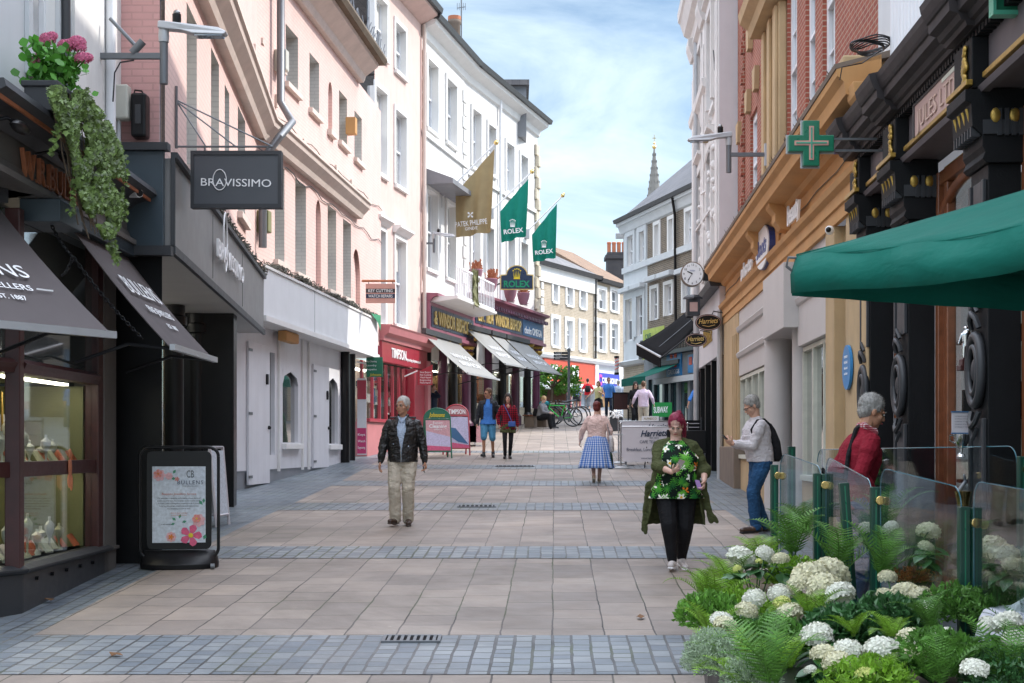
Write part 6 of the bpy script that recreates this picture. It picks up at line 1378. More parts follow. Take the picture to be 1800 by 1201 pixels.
def logo(W, px, body, py, h, wpx):
    ua, ub = W.u(px, .1), W.u(px+wpx, .1); wtext(W, body, ua, W.z(px+2, py, .1), h, 'pure_white', w=.10, width=ua-ub, ext=.03, bold=.02)
logo(WR, 1305, 'photo', 490, .25, 19); logo(WR, 1387, 'beauty', 396, .27, 21)
u = WR.u(1341, .12); zc = WR.z(1341, 435, .12)
def disc(W, u, z, w0, w1, ru, rz, n=28): return M(W).extr([(u+ru*math.cos(a), w0, z+rz*math.sin(a)) for a in [2*PI*k/n for k in range(n)]], (0, w1-w0, 0))
sg = WR.p('round_sign', disc(WR, u, zc, .03, .12, .80, .34), 'letter_blue'); WR.p('sign_face', disc(WR, u, zc, .12, .14, .79, .33), 'pure_white')
wtext(WR, 'Boots', u+.6, zc-.12, .26, 'letter_blue', w=.142, width=1.2, ext=.006, shear=.3, bold=.02)
wb = -.25
px2 = [(1384, 1401), (1416, 1433), (1446, 1468)]
ops = [(WR.u(b, wb), WR.u(a, wb), 5.9, 9.5) for a, b in px2] + [(WR.u(1331, wb), WR.u(1319, wb), 6.3, 8.2)]
TOPR = 13.3
WR.p('wall', wall_mesh(WR, -.25, L-.02, ft+.2, TOPR, ops, w=wb), 'red_brick'); revs(WR, ops, .12, 'red_brick', wb, 'reveal')
for i, o in enumerate(ops): sash(WR, o, depth=.09, w=wb, fw=.13, bars=(1, 2), gm='glass_sky', sill=None)
for px in (1309, 1370, 1408, 1440, 1476):
    u = WR.u(px, wb); m = M(WR)
    for i in range(24): m.box(u-.09, u+.09, wb+.002, wb+.05+.03*(i % 2), 5.8+i*.3, 5.8+i*.3+.2)
    if px == 1309: m.box(u-.07, u+.07, wb+.001, wb+.03, 5.8, 13); WR.p('brick_quoins', m, 'red_brick')
ua, ub = WR.u(1366, -.1), WR.u(1338, -.1)
WR.p('stone_bay', M(WR).box(ua, ub, wb, -.12, ft+.3, 8.9), 'sandstone', bevel=.02)
for q in range(3): WR.p('bay_rib', M(WR).box(ua+(ub-ua)*(.02+.36*q), ua+(ub-ua)*(.16+.36*q), -.118, -.07, ft+.4, 8.85), 'sandstone', bevel=.01)
WR.p('bay_cornice', M(WR).mould([(wb, 8.9), (.08, 8.9), (.12, 9.05), (.25, 9.15), (.28, 9.3), (wb, 9.4)], ua-.1, ub+.1), 'sandstone')
for i, (px, py) in enumerate([(1322, 70), (1333, 140), (1319, 180), (1303, 235)]):
    u = WR.u(px, wb); z = WR.z(px, py, wb); WR.p('keystone', M(WR).extr([(u-.14, wb+.003, z-.2), (u+.14, wb+.003, z-.2), (u+.22, wb+.003, z+.2), (u-.22, wb+.003, z+.2)], (0, .09, 0)), 'sandstone')
WR.p('roof', M(WR).box(-.25, L, -9, -.1, TOPR, TOPR+.2), 'slate'); WR.p('back_wall', M(WR).box(-.25, L, -9, -8.8, 0, TOPR), 'dark_brick')
# shopfront
c0, c1 = WR.u(1458), WR.u(1402)
WR.p('stone_pilaster', M(WR).box(WR.u(1472), WR.u(1457), -.2, .04, .3, fb), 'sandstone', bevel=.01); WR.p('stone_pilaster', M(WR).box(-.3, WR.u(1490), -.2, .02, .3, fb), 'sandstone', bevel=.01)
WR.p('stone_pilaster', M(WR).box(WR.u(1490), WR.u(1472), -.2, -.08, .3, fb), 'sandstone')
def shopwin(W, ua, ub, z0, z1, w0, n, glass='glass_shop', fr='pale_stand'):
    m = M(W).box(ua, ub, w0-.05, w0+.05, z1-.06, z1).box(ua, ub, w0-.05, w0+.09, z0-.07, z0)
    for i in range(n+1): u = ua+(ub-ua)*i/n; m.box(u-.03, u+.03, w0-.05, w0+.05, z0, z1-.06)
    W.p('window_frame', m, fr); W.p('pane', M(W).box(ua, ub, w0-.02, w0-.005, z0, z1-.06), glass)
mk('fascia_board', (.55,.52,.50), .5, var=.04, bump=.04, dirt=.12); mk('shop_brown', (.12,.085,.06), .7, var=.2, bump=.2)
shopwin(WR, c0, c1, 1.62, 3.33, -.12, 3, 'glass_blue_reflect')
WR.p('white_panel', M(WR).box(c0, c1, -.2, .0, 3.34, fb), 'fascia_board', bevel=.006)
WR.p('panel_moulding', M(WR).mould([(.0, 3.88), (.03, 3.90), (.05, 3.97), (.03, 3.99), (0, 4.02)], c0, c1), 'fascia_board'); WR.p('panel_joint', M(WR).box((c0+c1)/2-.005, (c0+c1)/2+.005, 0, .004, 4.02, fb), 'light_metal')
u = WR.u(1397); WR.p('white_column', M(WR).lathe([(.14, .7), (.14, fb)], (u+.1, -.12, 0), 18), 'fascia_board', smooth=40)
u = WR.u(1361, .02); WR.p('white_column', M(WR).lathe([(.22, .9), (.22, 3.62)], (u, -.05, 0), 20), 'fascia_board', smooth=40)
ua, ub = WR.u(1377, .2), WR.u(1341, .2); WR.p('white_box', M(WR).box(ua, ub, -.3, .2, 3.60, fb-.02), 'fascia_board', bevel=.008)
e0, e1 = WR.u(1335), WR.u(1301)
WR.p('white_panel', M(WR).box(e0-1.2, e1, -.2, .02, 3.30, fb), 'fascia_board', bevel=.006)
for z in (3.62, 4.1): WR.p('panel_moulding', M(WR).mould([(.02, z), (.06, z+.02), (.08, z+.09), (.05, z+.12), (.02, z+.14)], e0-1.2, e1), 'fascia_board')
shopwin(WR, e0-.8, e1, 1.85, 3.28, -.05, 4, 'glass_blue_reflect'); WR.p('stall_riser', M(WR).box(e0-.8, e1, -.2, .0, .9, 1.78), 'sandstone')
WR.p('doorway', M(WR).box(c1, e0, -1.2, -1.1, .8, 4.4), 'shop_brown'); WR.p('door_frame', M(WR).box(c1+1.2, c1+1.3, -1.1, -.9, .8, 3.3), 'sandstone'); WR.p('door_poster', M(WR).box(c1+.5, c1+.9, -1.09, -1.05, 1.5, 3.2), 'shop_redorange')
WR.p('stall_riser', M(WR).box(c0, c1, -.2, -.06, .4, 1.55), 'sandstone')
WR.p('end_pilaster', M(WR).box(e1, L, -.2, .04, .9, fb), 'sandstone', bevel=.01); WR.p('plinth', M(WR).box(e1-.08, L+.03, -.2, .13, .7, 2.0), 'stone_plinth', bevel=.02)
for q in range(3): uu = e1+.12+.28*q; WR.p('pilaster_rib', M(WR).box(uu, uu+.14, .041, .075, 2.02, fb-.4), 'sandstone')
WR.p('cctv_dome', M(WR).ball((WR.u(1450, .3), .25, WR.z(1450, 405, .3)), .05), 'pure_white', smooth=60); WR.p('cctv_lens', M(WR).ball((WR.u(1450, .3)-.045, .27, WR.z(1450, 405, .3)), .03), 'black_paint', smooth=60)  # small white camera dome with a dark lens, not a lamp
WR.p('alarm', M(WR).box(WR.u(1480)-.05, WR.u(1480)+.05, 0, .08, WR.z(1480, 270), WR.z(1480, 250)), 'letter_blue')
t = thing('wall_plaque', 'round blue heritage plaque on the sandstone pilaster', 'plaque', (RX(15.25)-.03, 15.25, 2+(785-646)*15.25/F), WR.rot)
part('disc', t, M().extr([(.24*math.cos(a), 0, .24*math.sin(a)) for a in [2*PI*k/28 for k in range(28)]], (0, .03, 0)), 'poster_blue')
for k, s in enumerate(('NORWICH', 'HERITAGE', 'this house stood', 'on the old market')): textm(s, .028, basis((.1, .033, .10-.06*k), (-1, 0, 0), (0, 0, 1)), 'pure_white', t, width=.2, ext=.002)
mk('sign_blue', (.03,.22,.50), .4); t.children[0].data.materials[0] = MT('sign_blue')
# pharmacy cross
t = thing('pharmacy_cross', 'green pharmacy cross projecting from the orange fascia', 'sign', tuple(P(1424, 254, 13.5)))
s = .43/2; c_ = s*.36
def cross(g, y0, y1): return M().extr([(x, y0, z) for x, z in [(-c_-g, s+g), (c_+g, s+g), (c_+g, c_+g), (s+g, c_+g), (s+g, -c_-g), (c_+g, -c_-g), (c_+g, -s-g), (-c_-g, -s-g), (-c_-g, -c_-g), (-s-g, -c_-g), (-s-g, c_+g), (-c_-g, c_+g)]], (0, y1-y0, 0))
mk('cross_green', (.01,.17,.09), .3, coat=.3); mk('cross_light', (.08,.36,.24), .3, coat=.3)
part('case', t, cross(0, -.06, .08), 'cross_green', bevel=.008); part('rim', t, cross(.012, .0, .02), 'light_metal'); part('tube_line', t, cross(-.055, -.068, -.06), 'sign_pink'); part('face', t, cross(-.07, -.074, -.066), 'cross_light')
part('bracket', t, M().box(.21, .70, -.012, .012, .04, .06).box(.21, .70, -.012, .012, -.07, -.05), 'steel_grey')
t = led_mast(tuple(P(1281, 272, 22)), 1, 'grey bracket lamp and camera on the white ornate building, right side', flip=-1, arm=.55)
# black bin with graffiti and small things
t = thing('litter_bin', 'slim black graffitied bin beside the stone plinth', 'bin', tuple(G(1266, 822)))
part('body', t, M().box(-.12, .12, -.15, .15, .02, .62), 'black_paint', bevel=.02); part('lid', t, M().box(-.125, .125, -.16, .16, .63, .68), 'dark_grey', bevel=.01)
m = M()
for i in range(9): z = .06+i*.06; m.tube([(-.08+.02*R.random(), -.156, z), (.0, -.156, z+.04*R.random()), (.07, -.156, z-.02)], .006, 4)
part('graffiti', t, m, 'pure_white')

# ================================================================ RIGHT: black Victorian shop, nearest
WJ = Wall((RX(5.5), 5.5), (RX(14.6), 14.6), 'R')
r = WJ.root('black_shop', 'ornate black painted Victorian shopfront with gold eggs and a pink signboard, nearest on the right', 'shop')
L = WJ.len; dep = .23; mk('cornice_black', (.036,.031,.032), .6, var=.2, bump=.2, dirt=.3, spec=.25)
pil = [(WJ.u(1530), WJ.u(1515)), (WJ.u(1597), WJ.u(1575)), (WJ.u(1737), WJ.u(1707)), (WJ.u(1900), WJ.u(1862))]
for k, (a, b) in enumerate(pil):
    WJ.p('pilaster', M(WJ).box(a, b, -dep, 0, .3, 4.0), 'black_stucco', bevel=.006)
    mm = (a+b)/2; h = (b-a)/2
    f = WJ.p('pilaster_moulding', M(WJ).box(a+.03, a+.08, .001, .03, 3.0, 3.9).box(b-.08, b-.03, .001, .03, 3.0, 3.9).box(a+.12, b-.12, .001, .018, 3.0, 3.9).box(a+.03, a+.08, .001, .03, .9, 2.2).box(b-.08, b-.03, .001, .03, .9, 2.2).box(a+.12, b-.12, .001, .018, .9, 2.2), 'dark_grey', bevel=.006)
    m = M(WJ); zc = 2.55
    for rr, t_, w_ in ((1.0, .035, .03), (.68, .022, .045)):
        m.tube([(mm+h*.75*rr*math.cos(x), w_, zc+.25*rr*math.sin(x)) for x in [2*PI*j/24 for j in range(25)]], t_, 8)
    m.ball((mm, .02, zc), h*.3, .04, .10)
    for sgn in (1, -1):
        m.tube([(mm-.10, .03, zc+sgn*.30), (mm-.08, .05, zc+sgn*.37), (mm, .06, zc+sgn*.41), (mm+.08, .05, zc+sgn*.37), (mm+.10, .03, zc+sgn*.30)], .022, 6).tube([(mm-.05, .03, zc+sgn*.42), (mm, .05, zc+sgn*.50), (mm+.05, .03, zc+sgn*.42)], .016, 6)
    WJ.p('oval_ornament', m, 'dark_grey', smooth=50)
    c = WJ.p('capital', M(WJ).mould([(-dep-.02, 4.0), (.02, 4.0), (.05, 4.03), (.03, 4.08), (.05, 4.12), (.05, 4.2), (.12, 4.26), (.13, 4.42), (.17, 4.44), (.17, 4.52), (-dep-.02, 4.52)], a-.04, b+.04), 'black_stucco', bevel=.004)
    m = M(WJ)
    for j in range(4): u = a+(b-a)*(j+.5)/4; m.tube([(u, .10, 4.27), (u, .135, 4.40)], .014, 6)
    for j in range(2): m.ball((a-.05, -dep+.06+.13*j, 4.33), .02, .04, .055, 10)
    WJ.p('gold_eggs', m, 'gold', smooth=60)
    m = M(WJ)
    m.box(a, b, .05, .07, 4.2, 4.25).box(a-.055, a-.045, -dep, .05, 4.2, 4.3)
    for j in range(7): u = a+(b-a)*j/6; m.box(u-.012, u+.012, .06, .125, 4.19, 4.26)
    for j in range(4): w_ = -dep+.05*j; m.box(a-.06, a-.04, w_, w_+.03, 4.19, 4.38)
    WJ.p('egg_band', m, 'dark_grey')
    WJ.p('frieze_block', M(WJ).box(a-.02, b+.02, 0, .12, 4.53, 4.9), 'black_stucco', bevel=.01)
    m = M(WJ); 
    for j in range(26):
        x = R.gauss(0, .35); y = R.uniform(-.13, .13); m.ball((a+.1+.06*x, .135, 4.72+y), .025, .02, .03, 6)
    WJ.p('gilt_garland', m, 'gold', smooth=60)
    WJ.p('gold_moulding', M(WJ).box(a-.06, b+.06, .122, .17, 4.545, 4.585), 'gold', bevel=.005)
WJ.p('frieze', M(WJ).box(0, L, -.3, .0, 4.53, 5.0), 'mauve_grey')
WJ.p('frieze_moulding', M(WJ).mould([(0, 4.5), (.06, 4.5), (.08, 4.54), (.05, 4.56), (0, 4.58)], 0, L), 'mauve_grey')
for (a, b), (c, d) in zip(pil[1:], pil): WJ.p('gold_moulding', M(WJ).box(b+.07, c-.07, .02, .06, 4.59, 4.63), 'gold', bevel=.005)
m = M(WJ); u = 0.02
while u < L: m.box(u, u+.05, .0, .09, 4.90, 4.95); u += .085
WJ.p('dentils', m, 'black_stucco')
cor = [(0, 4.955), (.11, 4.955), (.12, 4.99), (.15, 5.0), (.17, 5.04), (.23, 5.06), (.235, 5.13), (.25, 5.135), (.265, 5.16), (.29, 5.22), (.30, 5.27), (0, 5.34)]
WJ.p('cornice', M(WJ).mould(cor, 0, L+.02), 'cornice_black')
for a, b in pil: WJ.p('cornice_break', M(WJ).mould([(w+.06 if w > 0 else .04, z+.004) for w, z in cor], a-.08, b+.08), 'cornice_black')
sa, sb_ = WJ.u(1714, .06), WJ.u(1608, .06)
mk('sign_rose', (.50,.33,.29), .6, var=.06)
WJ.p('signboard', M(WJ).box(sa, sb_, .01, .06, 4.62, 4.88), 'sign_rose'); WJ.p('sign_frame', M(WJ).box(sa-.04, sb_+.04, .0, .07, 4.88, 4.91).box(sa-.04, sa, 0, .07, 4.62, 4.88).box(sb_, sb_+.04, 0, .07, 4.62, 4.88), 'dark_grey')
mk('rose_letter', (.62,.44,.36), .5); wtext(WJ, 'JULES LTD', sb_-.12, 4.66, .15, 'rose_letter', w=.065, width=(sb_-sa)*.66, ext=.008, bold=-.01)
WJ.p('sign_glint', M(WJ).box(sa+.45, sa+.95, .062, .064, 4.84, 4.875), 'pale_stand')
wtext(WJ, '32', pil[1][1]+.25, 4.66, .17, 'gold', w=.03, ext=.03)
for i, (ua, ub) in enumerate(((pil[1][1], pil[0][0]), (pil[2][1], pil[1][0]), (pil[3][1], pil[2][0]), (0, pil[3][0]))):
    w0 = -.30
    fr = M(WJ).box(ua, ua+.10, w0-.05, w0+.07, .35, 4.4).box(ub-.10, ub, w0-.05, w0+.07, .35, 4.4).box(ua+.1, ub-.1, w0-.05, w0+.06, 4.28, 4.4)
    if i == 1: fr.box(ub-.34, ub-.22, w0-.03, w0+.05, .35, 4.28)
    WJ.p('door_frame', fr, 'brown_wood', bevel=.01)
    WJ.p('pane', M(WJ).box(ua+.1, ub-.1, w0-.02, w0-.01, .9, 4.28), 'window_clear' if i == 1 else 'glass_shop')
    WJ.p('stall_panel', M(WJ).box(ua+.1, ub-.1, w0-.06, w0+.02, .3, .9), 'brown_wood')
    if i == 1: WJ.p('door_panel', M(WJ).box(ub-.22, ub-.1, w0, w0+.02, .5, 4.2), 'brown_wood')
    WJ.p('fanlight_arch', M(WJ).tube([(ua+.12+(ub-ua-.24)*(1-math.cos(x))/2, w0+.03, 3.95+.28*math.sin(x)) for x in [PI*j/12 for j in range(13)]], .045, 8), 'brown_wood', smooth=50)
    WJ.p('gilt_tracery', M(WJ).box(ua+.2, ub-.2, w0+.02, w0+.04, 4.30, 4.42), 'gold')
ua, ub = pil[2][1], pil[1][0]
mk('mint_panel', (.42,.48,.42), .6, var=.05)
WJ.p('window_back', M(WJ).box(ua, ub-.3, -.85, -.8, .9, 4.3), 'mint_panel')
tr = WJ.u(1692, -.5)
for z, mt in ((3.02-.12, 'dark_interior'), (2.1-.38, 'mahogany'), (1.2, 'mint_panel')): WJ.p('display_shelf', M(WJ).box(ua-.1, ub-.3, -.75, -.34, z-.03, z), mt)
WJ.p('display_shelf', M(WJ).box(ua-.1, ub-.4, -.62, -.36, 2.22, 2.48), 'dark_interior')
def in_win(name, mesh, mt, px, py, d_, lab, cat, **k):
    p = P(px, py, d_); o = mesh.build(name, mt, loc=tuple(p), smooth=50); tag(o, lab, cat); return o
W_ = (0, 0, 0)
t = thing('statuette', 'silver figure statuette on a wooden plinth in the black shop window', 'statuette', tuple(P(1698, 652, 10.55)))
part('figure', t, M().cap((-.015, 0, .1), (-.012, 0, .19), .016, .02).cap((.02, 0, .1), (.012, 0, .19), .016, .02).cap((0, 0, .19), (0, 0, .27), .026, .03).ball((0, 0, .315), .02).cap((-.03, 0, .27), (-.055, 0, .2), .011, .009).cap((.03, 0, .27), (.01, -.03, .3), .011, .009), 'chrome', vox=.006, sm=2); part('base', t, M().box(-.055, .055, -.05, .05, 0, .04).box(-.04, .04, -.04, .04, .04, .085), 'mahogany', bevel=.004)
t = thing('silver_cup', 'two-handled silver trophy cup in the black shop window', 'trophy', tuple(P(1690, 803, 10.5)))
part('bowl', t, M().lathe([(.035, 0), (.03, .015), (.01, .03), (.012, .06), (.04, .08), (.055, .12), (.06, .165), (.054, .165)], n=18), 'chrome', smooth=50)
for s in (-1, 1): part('handle', t, M().tube([(s*.05, 0, .1), (s*.085, 0, .12), (s*.085, 0, .155), (s*.058, 0, .16)], .006, 6), 'chrome', smooth=50)
t = thing('gilt_trophy', 'gilt trophy with a rearing animal figure low in the black shop window', 'trophy', tuple(P(1692, 890, 10.45)))
part('bowl', t, M().lathe([(.04, 0), (.045, .05), (.055, .09), (.06, .11), (.03, .115)], n=14), 'brass', smooth=50); part('figure', t, M().cap((-.02, 0, .12), (.02, 0, .18), .018, .014).cap((.02, 0, .18), (.012, 0, .225), .01, .012).cap((-.02, 0, .13), (-.04, 0, .11), .008, .006), 'steel_grey', vox=.006, sm=2)
t = thing('certificate', 'framed pale blue certificate standing in the black shop window', 'certificate', tuple(P(1690, 763, 10.6)))
part('card', t, M().box(-.07, .07, 0, .01, .01, .16), 'paper'); part('frame', t, M().box(-.075, .075, -.005, .012, 0, .01).box(-.075, .075, -.005, .012, .16, .17), 'poster_blue')
for k in range(5): textm('certificate of craft', .006, basis((-.05, -.002, .13-.02*k), (1, 0, 0), (0, 0, 1)), 'navy', t, width=.1, ext=.001)
# upper storey above the black shop
wb = -.15
o_ = [(a+.6, a+1.5, 5.9, 9) for a in (.6, 3.0, 5.2)]
WJ.p('upper_wall', wall_mesh(WJ, 0, L, 5.2, 12.9, o_, w=wb), 'blue_white'); revs(WJ, o_, .2, 'white_trim', wb, 'reveal')
for o in o_: sash(WJ, o, depth=.18, w=wb, sill='white_trim', gm='glass_curtain')
for (a, b) in ((WJ.u(1605, .1), WJ.u(1552, .1)), (WJ.u(1700, .1), WJ.u(1622, .1)), (.3, 1.0)):
    m = M(WJ).box(a, b, wb, .0, 5.3, 12); n_ = 9
    for j in range(n_): u = a+(b-a)*(j+.5)/n_; m.tube([(u, .0, 5.5), (u, .0, 12)], (b-a)/n_*.36, 8)
    m.box(a-.05, b+.05, wb, .06, 5.3, 5.5); WJ.p('fluted_pilaster', m, 'white_paint', smooth=50)
WJ.p('roof', M(WJ).box(0, L, -9, 0, 12.9, 13.1), 'slate'); WJ.p('back_wall', M(WJ).box(0, L, -9, -8.8, 0, 12.9), 'dark_brick'); WJ.p('end_wall', M(WJ).box(-.1, 0, -9, 0, .2, 12.9), 'dark_brick')
t = thing('hanging_sign', 'green hanging sign with gold characters cropped by the top right corner', 'sign', tuple(P(1790, 5, 9.4)))
part('board', t, M().box(-.16, .5, -.03, .03, -.06, .45), 'sign_green', bevel=.01); part('frame', t, M().box(-.18, .52, -.045, .045, -.09, -.06).box(-.18, -.16, -.045, .045, -.06, .45), 'cross_light'); part('border', t, M().box(-.10, .4, -.036, -.031, -.03, -.015), 'gold')
# coil of cable on the ledge
t = thing('cable_coil', 'black coil of cable lying on the stone ledge under the fluted pilaster', 'cable', tuple(P(1530, 88, 13.3)))
m = M()
for i in range(7): q = .14+.012*i; m.tube([(q*.9*math.cos(a)+.01*math.sin(5*a+i), q*1.2*math.sin(a), .01*i+.01*math.sin(3*a+i)) for a in [2*PI*k/20 for k in range(21)]], .007, 5)
part('coil', t, m, 'black_paint', smooth=50); part('loose_end', t, M().tube([(.1, 0, 0), (-.1, -.1, -.15), (-.3, -.15, -.2), (-.32, -.15, -.32)], .006, 5), 'black_paint')

# ================================================================ RIGHT: ornate white building with cafe
WO = Wall((RX(29.25), 29.25), (RX(36.5), 36.5), 'R')
r = WO.root('ornate_building', 'white stucco building with giant pilasters, carved ornament and a black cafe front', 'building')
L = WO.len; TO = 13.2
mk('ornate_white', (.68,.655,.63), .7, var=.06, bump=.2, bs=20, dirt=.25); mk('ornate_grey', (.60,.58,.59), .7, var=.05, bump=.2, bs=20, dirt=.1)
oo = [(1.9, 2.9, 6.2, 8.6), (4.6, 5.6, 6.2, 8.6), (1.9, 2.9, 9.6, 11.6), (4.6, 5.6, 9.6, 11.6)]
WO.p('wall', wall_mesh(WO, 0, L, 4.4, TO, oo), 'ornate_white'); revs(WO, oo, .25, 'ornate_white', 0, 'reveal')
for o in oo: sash(WO, o, depth=.22, sur='ornate_white', surw=.2, surp=.15, hood=True)
WO.p('end_wall', M(WO).box(-.02, .0, -.6, .12, 4.3, TO), 'ornate_grey'); WO.p('end_wall', M(WO).box(L, L+.1, -9, 0, 1, TO), 'ornate_grey')
for u in (.05, 3.5, L-.7): 
    WO.p('giant_pilaster', M(WO).box(u, u+.6, .002, .14, 5.4, 11.8).box(u+.1, u+.5, .14, .17, 5.8, 11.3), 'ornate_white', bevel=.02); WO.p('pilaster_capital', M(WO).mould([(0, 11.8), (.2, 11.8), (.3, 12.1), (.3, 12.25), (0, 12.3)], u-.1, u+.7), 'ornate_white')
WO.p('main_cornice', M(WO).mould([(0, 12.2), (.15, 12.2), (.2, 12.45), (.35, 12.55), (.45, 12.85), (.5, 12.9), (.52, 13.1), (0, 13.3)], -.1, L+.1), 'ornate_white')
WO.p('second_cornice', M(WO).mould([(0, 9.9), (.08, 9.9), (.12, 10.1), (.22, 10.2), (.24, 10.35), (0, 10.45)], 3.0, L+.1), 'ornate_white'); 
m = M(WO)
for i in range(60):
    u = R.uniform(.1, L); z = R.uniform(6.8, 8.8)-.12*u; m.ball((u, .1, z), R.uniform(.04, .10), .07, R.uniform(.05, .14), 8)
for i in range(14): m.tube([(R.uniform(.2, L-.4), .12, 7.2+.15*i), (R.uniform(.2, L-.4), .16, 7.3+.15*i)], .04, 5) if i % 4 == 0 else 0
WO.p('carved_ornament', m, 'ornate_white', smooth=60)
WO.p('roof', M(WO).box(0, L, -9, 0, TO, TO+.2), 'slate')
WO.p('cable', M(WO).tube([(.3, .16, 13), (.32, .16, 10.5), (.6, .16, 9.9), (.9, .16, 10.4)], .012, 5), 'black_paint')
WO.p('fascia', M(WO).box(0, L, -.3, .1, 3.9, 5.3), 'ornate_grey'); WO.p('fascia_edge', M(WO).mould([(0, 5.3), (.3, 5.3), (.34, 5.42), (0, 5.5)], -.02, L), 'dark_grey')
WO.p('shop_glass', M(WO).box(0, L, -.35, -.33, 1.6, 3.9), 'glass_dark'); WO.p('stall_riser', M(WO).box(0, L, -.4, -.2, .9, 1.7), 'black_paint')
for u in (.25, .95, 2.4, 4.0, 5.5, L-.2): WO.p('shop_column', M(WO).box(u-.09, u+.09, -.35, .08, .9, 3.9), 'black_paint', bevel=.01)
WO.p('downpipe', M(WO).tube([(L-1.6, .16, 1.3), (L-1.6, .16, 12)], .07, 8), 'light_metal', smooth=40)
wtext(WO, 'HARRIETS CAFE', L*.55, 4.3, .4, 'gold', w=.11, width=2.2, ext=.02)
# black cafe awning
WO.p('unseen_sun_block', M(WO).box(L+.11, L+4.2, -9, -1.6, 1, TO), 'dark_brick')  # unseen block added to keep sun off the white shopfront across the street
mo = (Matrix.Translation((WO.p0.x, WO.p0.y, WO.z0)) @ Matrix.Rotation(WO.rot, 4, 'Z')).inverted()
N1, N2, F1, F2 = P(1224, 574, 36), P(1162, 628, 36), P(1207, 548, 38.5), P(1120, 605, 38.5); m = M(); pts = []
for i in range(9):
    for j in range(9):
        q = N1.lerp(F1, i/8).lerp(N2.lerp(F2, i/8), j/8); q.z -= .07*math.sin(PI*j/8); pts.append(q)
m.add(pts, [(i*9+j, i*9+j+1, i*9+j+10, i*9+j+9) for i in range(8) for j in range(8)])
o = m.build('awning', 'black_awning', r, smooth=60, solid=.01); o.matrix_local = mo
v_ = M().extr([N2, F2, F2-V((0, 0, .30)), N2-V((0, 0, .26))], (-.02, 0, 0)).build('valance', 'black_awning', o); M().tube([N2, F2], .03, 8).build('front_bar', 'light_metal', o); M().tube([N1.lerp(F1, .45), N2.lerp(F2, .4)-V((0, 0, .05))], .010, 6).build('arm', 'steel_grey', o); M().tube([N1-V((0, 0, .1)), N2-V((0, 0, .02))], .025, 6).build('arm', 'black_paint', o)
# lantern, oval signs, clock
t = thing('wall_lantern', 'square grey lantern box above the oval cafe signs', 'lantern', tuple(P(1218, 555, 31)))
part('case', t, M().box(-.14, .14, -.13, .13, 0, .36), 'dark_grey', bevel=.01); part('cap', t, M().lathe([(.22, .36), (.2, .4), (.12, .45)], n=4), 'dark_grey'); part('panel', t, M().box(-.085, .085, -.137, -.13, .08, .28), 'sign_rose')
for k, (px, py, rx, rz, d_, lab) in enumerate(((1245, 567, 23, 14.5, 29, 'upper and larger of the two black oval cafe signs, close to the orange pilaster'), (1223, 598, 19.5, 12, 31, 'lower and smaller of the two black oval cafe signs, below the lantern box'))):
    t = thing('oval_sign', lab, 'sign', tuple(P(px, py, d_)), group='oval cafe signs'); a, b = rx*d_/F, rz*d_/F
    el = lambda g, y0, y1: M().extr([((a-g)*math.cos(x), y0, (b-g)*math.sin(x)) for x in [2*PI*j/32 for j in range(32)]], (0, y1-y0, 0))
    part('board', t, el(0, -.02, .03), 'black_paint'); part('rim', t, M().tube([((a-.018)*math.cos(x), -.022, (b-.018)*math.sin(x)) for x in [2*PI*j/32 for j in range(33)]], .006, 5), 'sign_rose')
    textm('Harriets', .10, basis((0, -.024, -.02), (1, 0, .06), (0, 0, 1)), 'gold_letter', t, width=a*1.5, ext=.003, shear=.35, align='C', bold=.012); part('flourish', t, M().tube([(-a*.45, -.024, -.06), (0, -.024, -.085), (a*.5, -.024, -.05)], .006, 5), 'gold_letter')
    part('bracket', t, M().tube([(a*.3, 0, b), (a*.4, 0, b+.06), (a*1.3, 0, b+.02)], .012, 5), 'dark_grey')
t = thing('wall_clock', 'round white clock with black numerals projecting from the white building', 'clock', tuple(P(1217, 482, 32.5)))
rr = 19*32.5/F
part('case', t, M().extr([(rr*1.07*math.cos(a), -.02, rr*1.15*math.sin(a)) for a in [2*PI*k/36 for k in range(36)]], (0, .16, 0)), 'stone_plinth'); part('face', t, M().extr([(rr*.97*math.cos(a), -.03, rr*1.05*math.sin(a)) for a in [2*PI*k/36 for k in range(36)]], (0, .01, 0)), 'pure_white')
for k in range(1, 13): a = PI/2-2*PI*k/12; textm(str(k), .05, basis((rr*.78*math.cos(a)-.02, -.033, rr*.85*math.sin(a)-.025), (1, 0, 0), (0, 0, 1)), 'black_paint', t, ext=.003, name='numeral')
part('hand', t, M().extr([(0, -.036, .02), (-.015, -.036, 0), (-.11, -.036, -.14), (-.09, -.036, -.15)], (0, -.004, 0)), 'black_paint'); part('hand', t, M().extr([(0, -.036, -.015), (.0, -.036, .02), (-.12, -.036, .07), (-.12, -.036, .05)], (0, -.004, 0)), 'black_paint')
textm('ROLEX', .03, basis((-.06, -.033, .06), (1, 0, 0), (0, 0, 1)), 'letter_blue', t, width=.12, ext=.002)
part('bracket', t, M().box(rr, rr+.3, .0, .1, -.15, .1), 'black_paint')

